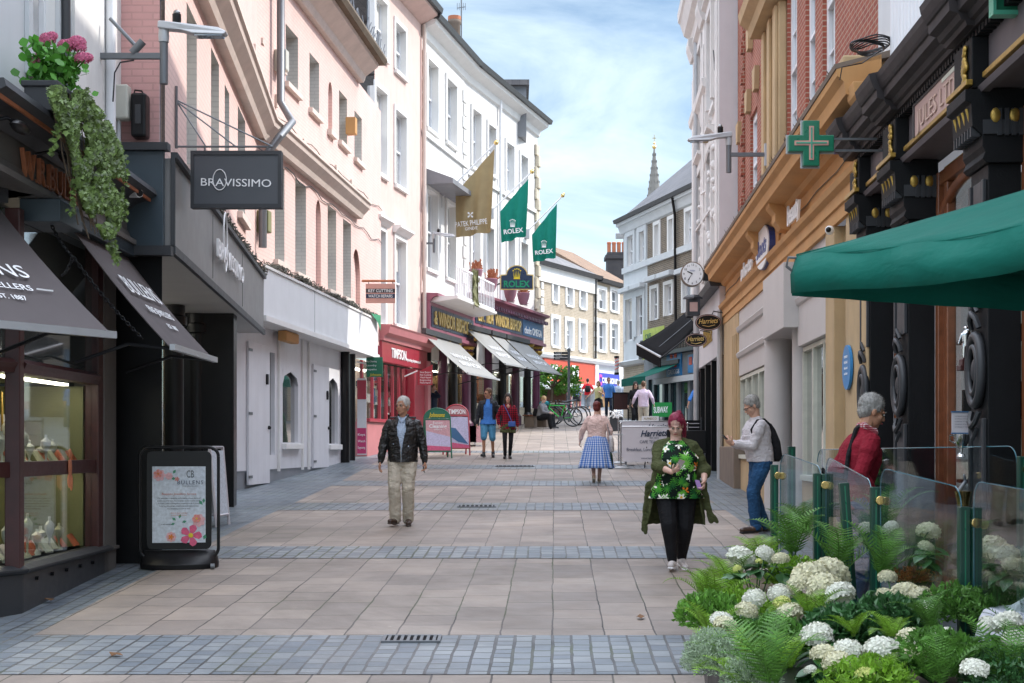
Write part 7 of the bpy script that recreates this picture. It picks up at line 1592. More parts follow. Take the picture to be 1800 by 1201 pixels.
# ================================================================ RIGHT: grey brick terrace beyond
WT = Wall((7.0, 52.5), (4.75, 63.3), 'R')
WT = Wall((6.76+.28*1.2, 53.8), (4.90, 62.4), 'R')
r = WT.root('grey_brick_terrace', 'grey brick and pale blue rendered terrace with a slate roof beyond the white building', 'building')
L = WT.len; U = WT.u
TT = 11.6
def w2(a, b, yt, yb): x = WT.win(a, b, yt, yb); return x
ow = [w2(1104, 1114, 417, 469), w2(1125, 1134, 409, 461), w2(1152, 1160, 397, 453), w2(1177, 1185, 387, 442), w2(1207, 1217, 373, 430), w2(1226, 1236, 366, 422),
      w2(1101, 1113, 528, 601), w2(1120, 1131, 522, 592), w2(1146, 1157, 509, 564), w2(1170, 1182, 502, 556), w2(1202, 1216, 496, 550)]
TT = WT.z(1087, 404); ug = WT.u(1138); ue = WT.u(1250)
WT.p('wall', wall_mesh(WT, ue, ug, 5.6, TT, [o for o in ow if o[0] < ug and o[1] < ug+.05]), 'grey_brick'); WT.p('rendered_wall', wall_mesh(WT, ug, L, 5.6, TT, [o for o in ow if o[1] > ug]), 'blue_white')
revs(WT, ow, .15, 'white_trim', 0, 'reveal')
for o in ow: sash(WT, o, depth=.13, sur='blue_white' if o[0] > ug-1 else 'white_trim', surw=.25 if o[0] > ug-1 else .15, surp=.06, gm='glass_curtain' if R.random() < .5 else 'glass_sky', fw=.07, sill=None)
zs = WT.z(1093, 478); WT.p('string_course', M(WT).box(ue, L, .002, .1, zs-.15, zs+.1), 'blue_white')
for o in ow[6:]: WT.p('hood', M(WT).box(o[0]-.35, o[1]+.35, .06, .3, o[3]+.3, o[3]+.5), 'blue_white', bevel=.02)
WT.p('eaves', M(WT).mould([(0, TT-.35), (.1, TT-.3), (.2, TT), (.3, TT+.02), (.3, TT+.15), (0, TT+.18)], ue, L+.2), 'blue_white'); WT.p('gutter', M(WT).mould([(.25, TT+.15), (.4, TT+.15), (.45, TT+.3), (.25, TT+.3)], ue, L+.2), 'dark_grey')
WT.p('roof', M(WT).add([(ue, .3, TT+.22), (L+.1, .3, TT+.22), (L-2.2, -2.6, TT+2.9), (ue, -2.6, TT+2.9), (ue, -8, TT+.2), (L, -8, TT+.2)], [(0, 1, 2, 3), (1, 5, 2), (3, 2, 5, 4), (0, 3, 4)]), 'slate')
WT.p('downpipe', M(WT).tube([(WT.u(1184, .3), .35, TT+.1), (WT.u(1187, .1), .12, TT-.5), (WT.u(1189, .1), .12, 6)], .06, 6), 'black_paint', smooth=40)
WT.p('end_wall', M(WT).box(L, L+.05, -8, 0, 2.5, TT), 'grey_brick')
c = P(1230, 300, 56); t = thing('chimney_stack', 'tall moss-capped brick chimney between the terrace and the white building', 'chimney', (c.x, c.y, 10.8))
part('stack', t, M().box(-.16, .18, -.4, .4, 0, c.z+1.3-10.8), 'dark_brick'); part('cap', t, M().ball((0, 0, c.z+1.4-10.8), .22, .45, .22), 'olive_panel', smooth=60)
c = P(1225, 218, 54); part('dormer', t, M().box(-.15, .6, -.5, .5, c.z-10.8-.3, c.z-10.8+.7), 'dark_brick'); part('dormer_roof', t, M().box(-.3, .8, -.6, .6, c.z-10.8+.5, c.z-10.8+.75), 'lead')
t = thing('alarm_box', 'tiny pale box on a bracket at the far corner of the grey terrace', 'camera', tuple(P(1090, 415, 63.5))); part('housing', t, M().box(-.2, .15, -.1, .1, -.12, .12), 'light_metal', bevel=.02)
# ground floor shops of the terrace
uf = WT.u(1140); ug2 = WT.u(1172)
WT.p('shop_wall', wall_mesh(WT, uf, L, 2.5, 5.6, [(uf+.6, L-.5, 2.6, 4.3)]), 'flint_brick'); WT.p('shop_glass', M(WT).box(uf+.6, L-.5, -.3, -.28, 2.6, 4.3), 'dark_interior')
WT.p('shop_wall', M(WT).mould([(0, 5.45), (.2, 5.5), (.3, 5.65), (0, 5.75)], uf, L), 'blue_white')
WT.p('balcony', M(WT).box(ue, ug-.6, .5, .54, 6.3, 6.36).box(ue, ug-.6, 0, .6, 5.6, 5.75), 'black_paint')
m = M(WT)
for i in range(40): u = ue+(ug-.6-ue)*i/39; m.box(u-.015, u+.015, .505, .535, 5.76, 6.3)
WT.p('balcony_rail', m, 'black_paint')
mk('lime_banner', (.45,.55,.12), .7, var=.2, vs=4); ub = WT.u(1130, .6), WT.u(1167, .6)
WT.p('banner', M(WT).box(min(ub), max(ub), .58, .60, 5.55, 6.75), 'lime_banner'); wtext(WT, 'CAFE', max(ub)-.3, 6.35, .22, 'sign_green', w=.605, width=.7, ext=.01)
WT.p('shop_frame', M(WT).box(ue, uf, -.25, .05, 2.4, 5.6), 'fascia_blue')
WT.p('fascia', M(WT).box(ue, uf, .05, .2, 4.75, 5.6), 'lead')
g0, g1 = sorted((WT.u(1172, .25), WT.u(1197, .25))); WT.p('shop_sign', M(WT).box(g0, g1, .2, .26, 4.75, 5.75), 'sign_blue')
for du in (-.22, .22):
    for dz in (-.0, .36): WT.p('sign_square', M(WT).box((g0+g1)/2+du-.13, (g0+g1)/2+du+.13, .262, .28, 5.1+dz, 5.1+dz+.26), 'shop_redorange')
wtext(WT, 'GREGGS', g1-.15, 4.84, .18, 'pure_white', w=.265, width=g1-g0-.3, ext=.01)
g0, g1 = sorted((WT.u(1209, .25), WT.u(1240, .25))); WT.p('shop_sign', M(WT).box(g0, g1, .2, .25, 4.8, 5.5), 'sign_blue'); WT.p('sign_square', M(WT).box(g1-.45, g1-.15, .252, .27, 5.1, 5.4), 'shop_redorange'); wtext(WT, 'GREGGS', g1-.55, 5.1, .28, 'pure_white', w=.252, width=1.2, ext=.01)
WT.p('shop_glass', M(WT).box(ue+.2, uf-.2, .06, .08, 3.0, 4.6), 'glass_teal')
for px in (1142, 1152, 1170, 1181, 1195, 1215, 1236): u = WT.u(px, .1); WT.p('mullion', M(WT).box(u-.12, u+.12, .09, .2, 2.4, 4.75), 'fascia_blue' if px < 1190 else 'lead')
WT.p('white_lintel', M(WT).box(ue, WT.u(1165), .2, .4, 4.5, 4.72), 'blue_white')
mk('subway_green', (.01,.26,.05), .5); s0, s1 = sorted((WT.u(1147, .4), WT.u(1181, .4)))
zz = 2.85
bn = thing('cafe_banner', 'green sandwich shop banner panel standing outside the grey terrace', 'banner', tuple(P(1164, 733, 54))); X = lambda px: (px-1164)*54/F
part('panel', bn, M().box(X(1147), X(1181), -.02, .02, 0, .55), 'subway_green'); textm('SUBWAY', .22, basis((X(1149), -.024, .15), (1, 0, .05), (0, 0, 1)), 'pure_white', bn, width=.55, ext=.004, bold=.03)
aw = awning(WT, r, WT.u(1192, .3), WT.u(1192, .3)+2.7, 5.25, 4.7, .2, 1.45, 'parasol_green', val=.25, arms=False)
# red and white barber pole
t = thing('barber_pole', 'striped barber pole on the corner of the terrace', 'barber pole', tuple(P(1084, 643, 62)))
part('cap', t, M().lathe([(.11, .32), (.11, .42)], n=12).lathe([(.11, -.4), (.11, -.3)], n=12), 'black_paint'); part('cylinder', t, M().lathe([(.09, -.3), (.09, .32)], n=12), 'paper', smooth=40)
m = M()
for k in range(4): m.tube([(.092*math.cos(a), .092*math.sin(a), -.28+.1*a/PI+.15*k) for a in [PI*j/6 for j in range(7, 13)]], .02, 4)
part('stripe', t, m, 'shop_redorange')
# ================================================================ street things
def roundrect(w, h, r, n=6):
    pts = []
    for cx, cz, a0 in ((w/2-r, h/2-r, 0), (-w/2+r, h/2-r, PI/2), (-w/2+r, -h/2+r, PI), (w/2-r, -h/2+r, 3*PI/2)):
        for i in range(n+1): a = a0+PI/2*i/n; pts.append((cx+r*math.cos(a), cz+r*math.sin(a)))
    return pts
def flower(t, x, z, r, mat, cmat, y, npet=5, rot=0, name='printed_flower'):
    m = M()
    for k in range(npet):
        a = rot+2*PI*k/npet; pts = []
        for s_, rr in ((-.55, .45), (-.45, .8), (-.15, 1.0), (.15, .96), (.45, .82), (.55, .45)): pts.append((x+r*rr*math.cos(a+s_), y-.0006*k, z+r*rr*math.sin(a+s_)))
        pts.append((x, y-.0006*k, z)); m.extr(pts, (0, -.0004, 0))
    part(name, t, m, mat); part('flower_centre', t, M().ball((x, y-.004, z), r*.22, .001, r*.22, 10), cmat)
for nm, c in (('petal_pink', (.62,.10,.20)), ('petal_pale', (.66,.38,.40)), ('petal_coral', (.66,.24,.20)), ('leaf_print', (.06,.26,.15)), ('orange_ink', (.65,.20,.03)), ('poster_white', (.52,.57,.63)), ('poster_pink', (.62,.34,.36)), ('poster_lilac', (.55,.50,.66))): mk(nm, c, .6, var=.25, vs=30, bump=0)
c = G(309, 1003); t = thing('swing_sign', 'black swing sign with a floral jewellery poster, beside the shop on the left', 'sign board', (c.x, c.y+.15, gz(c.y+.15)), math.radians(8))
w_, h_ = .80, 1.25
pts = [(x, 0, z+.12+(h_-.12)/2) for x, z in roundrect(w_, h_-.10, .10)]
part('frame', t, M().tube(pts+[pts[0]], .017, 8), 'black_paint', smooth=50)
part('base', t, M().loft([(0, .05, .0, .40, .22), (0, .05, .05, .405, .225), (0, .05, .12, .39, .17), (0, .05, .19, .36, .05)]), 'black_paint', smooth=40, bevel=.004)
pts = roundrect(.66, 1.02, .06); zc = .20+.51
part('panel', t, M().extr([(x, -.02, z+zc) for x, z in pts], (0, .03, 0)), 'black_paint', bevel=.004); part('poster', t, M().box(-.27, .27, -.025, -.021, .27, 1.06), 'poster_white')
for x in (-.26, .26): part('hanger', t, M().tube([(x, 0, 1.20), (x, 0, 1.25)], .012, 6), 'black_paint')
part('wheel', t, M().tube([(.33, -.14, .03), (.37, -.14, .03)], .03, 12), 'steel_grey', smooth=50)
y = -.0265
textm('BULLENS', .040, basis((.115, y, .875), (1, 0, 0), (0, 0, 1)), 'navy', t, width=.26, ext=.001, align='C', space=1.2); textm('CB', .075, basis((.115, y, .945), (1, 0, 0), (0, 0, 1)), 'dark_grey', t, width=.075, ext=.001, align='C'); textm('FINE JEWELLERS', .012, basis((.115, y, .85), (1, 0, 0), (0, 0, 1)), 'steel_grey', t, width=.16, ext=.001, align='C')
textm('Bespoke Jewellery Service', .022, basis((0, y, .765), (1, 0, 0), (0, 0, 1)), 'coral', t, width=.35, ext=.001, align='C', shear=.2)
for k, s in enumerate(('We specialise in designing and creating unique pieces of', 'jewellery just for you. Our bespoke service enables clients', 'to have a piece of imaginative jewellery made in house,', 'fusing our knowledge, experience and craftsmanship', 'into something you love to wear.')): textm(s, .014, basis((0, y, .725-.027*k), (1, 0, 0), (0, 0, 1)), 'dark_grey', t, width=(.44, .44, .42, .40, .24)[k], ext=.001, align='C')
textm('Ask in store today', .013, basis((0, y, .572), (1, 0, 0), (0, 0, 1)), 'coral', t, width=.17, ext=.001, align='C'); textm('or book an appointment', .012, basis((0, y, .55), (1, 0, 0), (0, 0, 1)), 'coral', t, width=.16, ext=.001, align='C')
textm('01603 000000', .012, basis((-.13, y, .455), (1, 0, 0), (0, 0, 1)), 'dark_grey', t, width=.1, ext=.001, align='C')
flower(t, .12, .345, .115, 'petal_pink', 'yellow_ink', y); flower(t, .20, .50, .07, 'petal_pale', 'yellow_ink', y, 7, .3); flower(t, .18, .52, .045, 'petal_coral', 'yellow_ink', y-.006, 6); flower(t, -.08, .33, .055, 'petal_pale', 'orange_ink', y, 8); flower(t, -.08, .33, .03, 'orange_ink', 'orange_ink', y-.006, 5)
flower(t, -.20, .97, .065, 'petal_pale', 'petal_coral', y, 7); flower(t, -.21, .985, .045, 'petal_coral', 'orange_ink', y-.006, 5, .4); flower(t, -.10, .96, .04, 'petal_pale', 'petal_pale', y, 7); flower(t, -.02, .93, .025, 'petal_coral', 'petal_coral', y, 5)
m = M()
for (x, z, a, l) in ((-.06, .985, 1.0, .05), (-.08, .93, .2, .05), (-.03, .50, 2.5, .05), (-.0, .52, 1.2, .05), (.03, .48, .3, .05), (-.04, .47, 3.4, .045), (.24, .66, 2.2, .06), (.25, .68, 1.5, .05), (.25, .3, 1.2, .06)):
    dx, dz = math.cos(a), math.sin(a); m.extr([(x, y, z), (x+dx*l*.5-dz*l*.3, y, z+dz*l*.5+dx*l*.3), (x+dx*l, y, z+dz*l), (x+dx*l*.5+dz*l*.3, y, z+dz*l*.5-dx*l*.3)], (0, -.0006, 0))
part('printed_leaves', t, m, 'leaf_print')
c = G(384, 925); t = thing('sign_board', 'white framed pavement sign standing edge on behind the black swing sign', 'sign board', (c.x-.03, c.y, gz(c.y)), math.radians(84))
def aboard(t, w, h, fmat, topmat, poster, lean=.26, arch=True, sty=.02):
    for s in (-1, 1):
        A = lambda x, z: (x, s*(lean*(1-z/h)), z)
        f = M(); f.tube([A(-w/2, 0), A(-w/2, h*(.80 if arch else 1))], sty, 6).tube([A(w/2, 0), A(w/2, h*(.80 if arch else 1))], sty, 6)
        if arch: f.tube([A(w/2*math.cos(a), h*.80+w*.46*math.sin(a)*h*.2/(w*.46)) for a in [PI*k/16 for k in range(17)]], sty, 6).tube([A(-w/2, h*.78), A(w/2, h*.78)], sty, 6)
        else: f.tube([A(-w/2, h), A(w/2, h)], sty, 6)
        f.tube([A(-w/2, h*.14), A(w/2, h*.14)], sty, 6)
        part('leg_frame', t, f, fmat, smooth=50)
        e = V((0, s*.012, 0)); pz = h*(.76 if arch else .96)
        pp = [V(A(x, z)) for x, z in ((-w/2+.01, h*.15), (w/2-.01, h*.15), (w/2-.01, pz), (-w/2+.01, pz))]
        part('poster', t, M().extr(pp, (0, s*.008, 0)), poster if s < 0 else fmat)
        if arch: part('header', t, M().extr([V(A((w/2-.01)*math.cos(a), h*.80+h*.19*math.sin(a))) for a in [PI*k/16 for k in range(17)]], (0, s*.008, 0)), topmat)
    return lambda x, z: V((x, -(lean*(1-z/h))-.012, z))
aboard(t, .55, 1.05, 'paper', 'paper', 'poster_white', arch=False, lean=.09)
c = G(768, 806); t = thing('sign_board', 'green arch-topped pavement sign with yellow script in front of the red arch-topped one', 'sign board', (c.x, c.y+.1, gz(c.y+.1)), math.radians(14), group='arch topped pavement signs')
A = aboard(t, .66, 1.28, 'sign_green', 'sign_green', 'poster_pink')
def atx(s, x, z, h, mat, w, **k): o = A(x, z)+V((0, -.004, 0)); textm(s, h, basis(o, (1, 0, 0), (0, .2, 1)), mat, t, width=w, ext=.003, **k)
atx('Johnsons', -.02, 1.06, .11, 'yellow_ink', .42, shear=.3, align='C', bold=.02); atx('Expert', 0, .88, .06, 'pure_white', .25, align='C'); atx('Cleaning', 0, .78, .09, 'pure_white', .46, align='C', bold=.02); atx('offers', 0, .72, .04, 'pure_white', .2, align='C')
m = M().extr([A(-.31, .22)+V((0, -.002, 0)), A(.31, .22)+V((0, -.002, 0)), A(.31, .55)+V((0, -.002, 0)), A(-.31, .70)+V((0, -.002, 0))], (0, -.001, 0)); part('printed_picture', t, m, 'poster_lilac'); m = M().extr([A(-.31, .2)+V((0, -.004, 0)), A(.31, .2)+V((0, -.004, 0)), A(.31, .29)+V((0, -.004, 0)), A(-.31, .33)+V((0, -.004, 0))], (0, -.001, 0)); part('printed_band', t, m, 'petal_pink')
c = G(802, 801); t = thing('sign_board', 'red arch-topped pavement sign just behind the green one', 'sign board', (c.x, c.y+.1, gz(c.y+.1)), math.radians(14), group='arch topped pavement signs')
A = aboard(t, .62, 1.34, 'timpson_signred', 'timpson_pink', 'poster_lilac'); atx('TIMPSON', 0, 1.10, .12, 'pure_white', .46, align='C', bold=.02)
part('printed_picture', t, M().extr([A(-.28, .75)+V((0, -.002, 0)), A(-.05, .72)+V((0, -.002, 0)), A(.28, .30)+V((0, -.002, 0)), A(.0, .36)+V((0, -.002, 0)), A(-.28, .55)+V((0, -.002, 0))], (0, -.001, 0)), 'poster_blue'); part('printed_band', t, M().extr([A(-.29, .2)+V((0, -.003, 0)), A(.29, .2)+V((0, -.003, 0)), A(.29, .27)+V((0, -.003, 0)), A(-.29, .36)+V((0, -.003, 0))], (0, -.001, 0)), 'petal_pink')
for k, (px, py) in enumerate(((835, 795), (824, 797))):
    c = P(px, py-4, 41.5); t = thing('price_stand', ('small pink printed card stand at the foot of the maroon shopfront', 'smaller pink card left of its neighbour under the maroon shopfront')[k], 'display stand', (c.x, c.y, gz(c.y))); part('card', t, M().box(-.22, .22, -.02, .02, .12, .60), ('poster_pink', 'petal_pale')[k]); part('foot', t, M().box(-.2, .2, -.15, .15, 0, .04), 'light_metal'); part('post', t, M().box(-.02, .02, -.01, .01, .04, .12), 'light_metal')

# cafe barriers
c = G(1135, 822)
def barrier(loc, w, h, rot, label, txt, group):
    t = thing('cafe_barrier', label, 'barrier', loc, rot, group)
    n_ = 22; m = M(); pts = []
    part('banner', t, flagcloth((w/2, 0, h), (-w/2, 0, h), (-w/2, 0, .16), (w/2, 0, .16), 'x', rip=.006, waves=4), 'banner_white', smooth=60)
    for s in (-1, 1):
        part('post', t, M().tube([(s*(w/2+.05), 0, 0), (s*(w/2+.05), 0, h+.05)], .02, 10).ball((s*(w/2+.05), 0, h+.07), .028), 'chrome', smooth=50); part('foot', t, M().lathe([(.20, 0), (.20, .02), (.06, .05), (.02, .06)], (s*(w/2+.05), 0, 0), 18), 'light_metal', smooth=40)
        part('strut', t, M().tube([(s*w*.15, .12, 0), (s*w*.12, 0, .5)], .014, 6), 'black_paint')
    part('top_rail', t, M().tube([(-w/2-.05, 0, h), (w/2+.05, 0, h)], .012, 6), 'chrome')
    for s, h_, z, wd, k in txt: textm(s, h_, basis((0, -.012, z), (1, 0, .04 if k else 0), (0, 0, 1)), 'navy', t, width=wd, ext=.002, align='C', shear=.35 if k else 0, bold=.02 if k else 0)
    return t
mk('banner_white', (.66,.63,.66), .7, var=.03, bump=.05)
dB = G(1130, 824).y; zg = gz(dB)
barrier((P(1150, 700, dB).x, dB, zg), 1.42, .96, math.radians(-2), 'white cafe windbreak banner with script lettering, nearest of the two', (('Harriets', .14, .74, .62, 1), ('EST. 2015', .035, .68, .2, 0), ('CAFE TEA ROOMS', .065, .58, .66, 0), ('Breakfast, Lunch & Afternoon Tea', .075, .40, 1.25, 0), ('www.harrietscafe.co.uk', .04, .22, .6, 0)), 'cafe windbreaks')
barrier((P(1160, 700, dB+1.9).x, dB+1.9, gz(dB+1.9)), 1.9, 1.02, math.radians(2), 'white cafe windbreak banner standing just behind the nearer one', (('Harriets', .12, .84, .6, 1),), 'cafe windbreaks')
t = thing('menu_card', 'small white framed menu card standing above the cafe windbreak', 'menu', tuple(P(1143, 731, dB+.9)-V((0, 0, .12)))); part('card', t, M().box(-.20, .20, -.01, .01, 0, .11), 'pure_white'); textm('ALFRESCO', .05, basis((-.15, -.012, .03), (1, 0, 0), (0, 0, 1)), 'gold', t, width=.3, ext=.002); part('stem', t, M().box(-.01, .01, 0, .01, -1.0, 0), 'light_metal')
for k, (x, y_) in enumerate(((P(1195, 700, 31.5).x, 31.5), (P(1222, 700, 31).x, 31))):
    t = thing('cafe_chair', ('dark woven cafe chair behind the white windbreak', 'dark woven cafe chair against the black shop columns')[k], 'chair', (x, y_, gz(y_)), 2.6+k*.5, 'woven cafe chairs')
    part('seat', t, M().box(-.22, .22, -.22, .22, .43, .47), 'black_paint', bevel=.01); part('backrest', t, M().box(-.22, .22, .19, .22, .47, .92), 'black_paint', bevel=.01)
    for a, b in ((-1, -1), (1, -1), (-1, 1), (1, 1)): part('leg', t, M().tube([(a*.2, b*.2, 0), (a*.19, b*.19, .43)], .014, 6), 'steel_grey')
t = thing('wicker_screen', 'dark wicker screen at the cafe beside the black shop columns', 'screen', (P(1208, 700, 33).x, 33, gz(33))); m = M()
for i in range(12): m.box(-.3, .3, -.02, .02, .08+i*.085, .15+i*.085)
part('weave', t, m, 'black_paint'); part('frame', t, M().box(-.33, -.3, -.03, .03, 0, 1.15).box(.3, .33, -.03, .03, 0, 1.15), 'dark_grey')
t = thing('cafe_table', 'small round steel cafe table behind the windbreaks', 'table', (P(1100, 700, dB+1.0).x, dB+1.0, gz(dB+1)))
part('top', t, M().lathe([(.30, .72), (.31, .735), (.30, .75)], n=20), 'light_metal', smooth=40); part('pedestal', t, M().tube([(0, 0, .03), (0, 0, .72)], .025, 8), 'steel_grey'); part('base', t, M().lathe([(.22, 0), (.2, .03)], n=16), 'steel_grey')
c = P(1082, 734, 50); t = thing('flower_trough', 'small patterned black and white trough planter beyond the pink cardigan', 'planter', (c.x, c.y, gz(50))); part('trough', t, M().box(-.2, .25, -.15, .15, 0, .5), 'dark_grey', bevel=.01)
m = M()
for i in range(60): m.ball((R.uniform(-.2, .25), R.uniform(-.2, .1), .5+R.uniform(-.05, .22)), .035, n=6)
part('blossom', t, m, 'pure_white')
c = P(1074, 722, 62); t = thing('menu_stand', 'black framed lectern style menu stand right of the man in dark trousers', 'menu stand', (P(1091, 700, 58).x, 58, gz(58))); part('panel', t, M().box(-.28, .28, -.03, .03, .5, 1.15), 'mahogany'); part('frame', t, M().box(-.33, -.28, -.04, .04, 0, 1.2).box(.28, .33, -.04, .04, 0, 1.2).box(-.28, .28, -.04, .04, 1.15, 1.2), 'black_paint')

# bench, planter, tree, fingerpost, bicycles
c = P(944, 750, 52.3); g0 = gz(52.3); t = thing('street_bench', 'short timber bench with stone ends beside the maroon columns', 'bench', (c.x, c.y, g0), math.radians(62))
m = M()
for i in range(5): m.box(-.7, .7, -.24+i*.1, -.16+i*.1, .42, .46)
part('seat', t, m, 'brown_wood', bevel=.004)
for x in (-.5, .5): part('leg', t, M().box(x-.13, x+.13, -.2, .2, 0, .42), 'stone_plinth', bevel=.02)
t = thing('handbag', 'black leather handbag on the bench beside the seated woman', 'bag', (P(945, 740, 51.6).x, 51.6, gz(51.6)+.46)); part('body', t, M().loft([(0, 0, 0, .17, .08), (0, 0, .12, .18, .09), (0, 0, .26, .13, .05)]), 'black_cloth', smooth=50); part('handle', t, M().tube([(-.08, 0, .25), (-.05, 0, .36), (.05, 0, .36), (.08, 0, .25)], .01, 6), 'black_paint')
c = P(964, 700, 62); t = thing('slatted_planter', 'large brown slatted planter box below the street tree', 'planter', (c.x, c.y, gz(62)))
m = M()
for i in range(14): m.box(-.75, .75, -.5, -.46, .05+i*.085, .11+i*.085)
part('slats', t, m, 'brown_wood'); part('box', t, M().box(-.73, .73, -.455, .5, 0, 1.25), 'shop_taupe'); part('rail', t, M().box(-.78, .78, -.52, -.50, .62, .68).box(-.8, .8, -.53, .5, 1.25, 1.3), 'pale_stand')
def leafmat(name, c, var=.4, tr=.3, rough=.5):
    n = N(name); g = n.new('ShaderNodeNewGeometry'); f = g.outputs['Random Per Island']
    cc = n.ramp(f, [(0, tuple(x*(1-var) for x in c)), (1, tuple(min(1, x*(1+var)) for x in c))]); n.col(cc); n.set(rough, 0, .4)
    t = n.new('ShaderNodeBsdfTranslucent'); n.L(cc, t.inputs[0]); mx = n.new('ShaderNodeMixShader'); mx.inputs[0].default_value = tr; n.L(n.b.outputs[0], mx.inputs[1]); n.L(t.outputs[0], mx.inputs[2]); n.L(mx.outputs[0], n.out.inputs[0])
leafmat('leaf_tree', (.12,.28,.04)); leafmat('leaf_fern', (.20,.38,.035), .4, .35); leafmat('leaf_fern_dark', (.09,.22,.035), .4, .3); leafmat('leaf_dark', (.045,.13,.04), .4, .15, .35); leafmat('leaf_ivy', (.13,.20,.05), .6, .25); leafmat('leaf_geranium', (.08,.28,.03), .4, .25); leafmat('leaf_silver', (.33,.42,.28), .3, .2, .7); leafmat('petal_white', (.76,.76,.66), .18, .2, .7); leafmat('petal_cream', (.70,.67,.47), .24, .2, .7); leafmat('petal_yellow', (.65,.68,.22), .2, .2, .7); leafmat('petal_geranium', (.62,.16,.28), .35, .25, .6); leafmat('leaf_rust', (.30,.12,.03), .4, .2)

def rv(): return V((R.gauss(0, 1), R.gauss(0, 1), R.gauss(0, 1))).normalized()
def leafquad(m, c, s, d=None, n=None, w=.5):
    d = d or rv(); n = n or rv(); sd = d.cross(n)
    if sd.length < .01: return
    sd.normalize(); up = sd.cross(d)*.15*s
    m.add([c-d*s*.5, c+sd*s*w*.5+up, c+d*s*.5, c-sd*s*w*.5+up], [(0, 1, 2), (0, 2, 3)])
t = thing('street_tree', 'low broad leafy street tree behind the bench and bicycles', 'tree', (P(970, 700, 61).x, 61.2, gz(61)+.75)); b = t.location
part('trunk', t, M().tube([(0, 0, 0), (.03, 0, .4), (0, 0, .8)], [.07, .06, .05], 8), 'bark', smooth=60)
for k in range(5): a = k*1.3; part('limb', t, M().tube([(0, 0, .6), (.4*math.cos(a), .3*math.sin(a), .95), (.95*math.cos(a), .6*math.sin(a), 1.1+.1*k)], [.04, .03, .012], 6), 'bark', smooth=60)
m = M(); cl = [(V((R.uniform(-.9, 1.1), R.uniform(-.5, .5), R.uniform(.35, 1.4))), R.uniform(.18, .36)) for _ in range(34)]
for cc, rr in cl:
    for _ in range(70): leafquad(m, cc+rv()*rr*R.random()**.4, R.uniform(.08, .17), w=.8)
part('crown', t, m, 'leaf_tree', recalc=False)
c = P(1000, 700, 58); t = thing('fingerpost', 'grey fingerpost with stacked dark direction signs', 'signpost', (c.x, c.y, gz(58))); zt = P(1000, 617, 58).z-gz(58)
part('pole', t, M().tube([(0, 0, 0), (0, 0, zt)], .055, 10), 'steel_grey', smooth=50); part('cap', t, M().lathe([(.08, zt), (.08, zt+.08), (.02, zt+.14)], n=10), 'steel_grey')
for k in range(3): part('finger', t, M().extr([(-.62, -.02, zt-.14-.115*k), (-.05, -.02, zt-.14-.115*k), (-.05, -.02, zt-.04-.115*k), (-.62, -.02, zt-.04-.115*k)], (0, .04, 0)), 'dark_grey'); textm(('Cathedral', 'The Lanes', 'Market')[k], .045, basis((-.55, -.023, zt-.11-.115*k), (1, 0, 0), (0, 0, 1)), 'pure_white', t, ext=.002)
def bicycle(label, loc, rot, mat, ww=.34, group=None):
    t = thing('bicycle', label, 'bicycle', loc, rot, group)
    for x in (-.52, .52):
        w = part('wheel', t, M().tube([(x+.34*math.cos(a), 0, .36+.34*math.sin(a)) for a in [2*PI*k/36 for k in range(37)]], .022, 8), 'black_paint', smooth=60)
        M().tube([(x+.315*math.cos(a), 0, .36+.315*math.sin(a)) for a in [2*PI*k/36 for k in range(37)]], .009, 5).build('rim', 'light_metal', w)
        m = M().tube([(x, -.04, .36), (x, .04, .36)], .025, 8)
        for k in range(18): a = 2*PI*k/18; m.tube([(x, .02*(-1)**k, .36), (x+.31*math.cos(a), 0, .36+.31*math.sin(a))], .0022, 3)
        m.build('spokes', 'light_metal', w)
    f = M(); hd, bb, st, rr = V((.36, 0, .80)), V((-.06, 0, .30)), V((-.20, 0, .82)), V((-.52, 0, .36)); hd2 = V((.38, 0, .70))
    f.tube([hd2, bb], .026, 8).tube([st-V((0, 0, .04)), hd], .022, 8).tube([bb, st], .02, 8).tube([bb, rr], .014, 6).tube([rr, st-V((0, 0, .08))], .012, 6).tube([hd+V((-.01, 0, .06)), hd2], .028, 8)
    part('frame', t, f, mat, smooth=50); part('fork', t, M().tube([hd2+V((0, .0, 0)), (.42, .05, .58), (.52, .05, .36)], .018, 6).tube([hd2, (.42, -.05, .58), (.52, -.05, .36)], .018, 6), mat, smooth=50)
    part('handlebar', t, M().tube([(.35, -.3, .95), (.33, -.1, .93), (.33, .1, .93), (.35, .3, .95)], .014, 6).tube([(.33, 0, .93), (.36, 0, .84)], .016, 6), 'black_paint', smooth=50)
    part('seat', t, M().loft([(-.22, 0, .90, .14, .07), (-.22, 0, .94, .15, .08), (-.20, 0, .96, .10, .03)]), 'black_paint', smooth=50); part('seat_post', t, M().tube([(-.2, 0, .78), (-.22, 0, .9)], .014, 6), 'steel_grey')
    part('crankset', t, M().tube([(-.06, .05, .30), (-.06, .07, .30)], .10, 20).tube([(-.06, .08, .30), (.06, .10, .18)], .012, 6).tube([(-.06, -.08, .30), (-.18, -.1, .42)], .012, 6), 'steel_grey'); part('chain', t, M().tube([(-.06, .06, .395), (-.52, .05, .40)], .006, 4).tube([(-.06, .06, .205), (-.52, .05, .32)], .006, 4), 'steel_grey')
    return t
mk('bike_green', (.02,.52,.05), .3, coat=.5, bump=0)
g = gz(54); x = P(983, 700, 53).x
bicycle('bright green mountain bike parked in front of the darker bicycles', (x, 53, gz(53)), math.radians(168), 'bike_green', group='parked bicycles')
bicycle('black bicycle parked just behind the green one', (x+.24, 53.9, gz(53.9)), math.radians(170), 'black_paint', group='parked bicycles')
bicycle('grey bicycle parked farthest back in the row', (x+.40, 54.7, gz(54.7)), math.radians(172), 'steel_grey', group='parked bicycles')
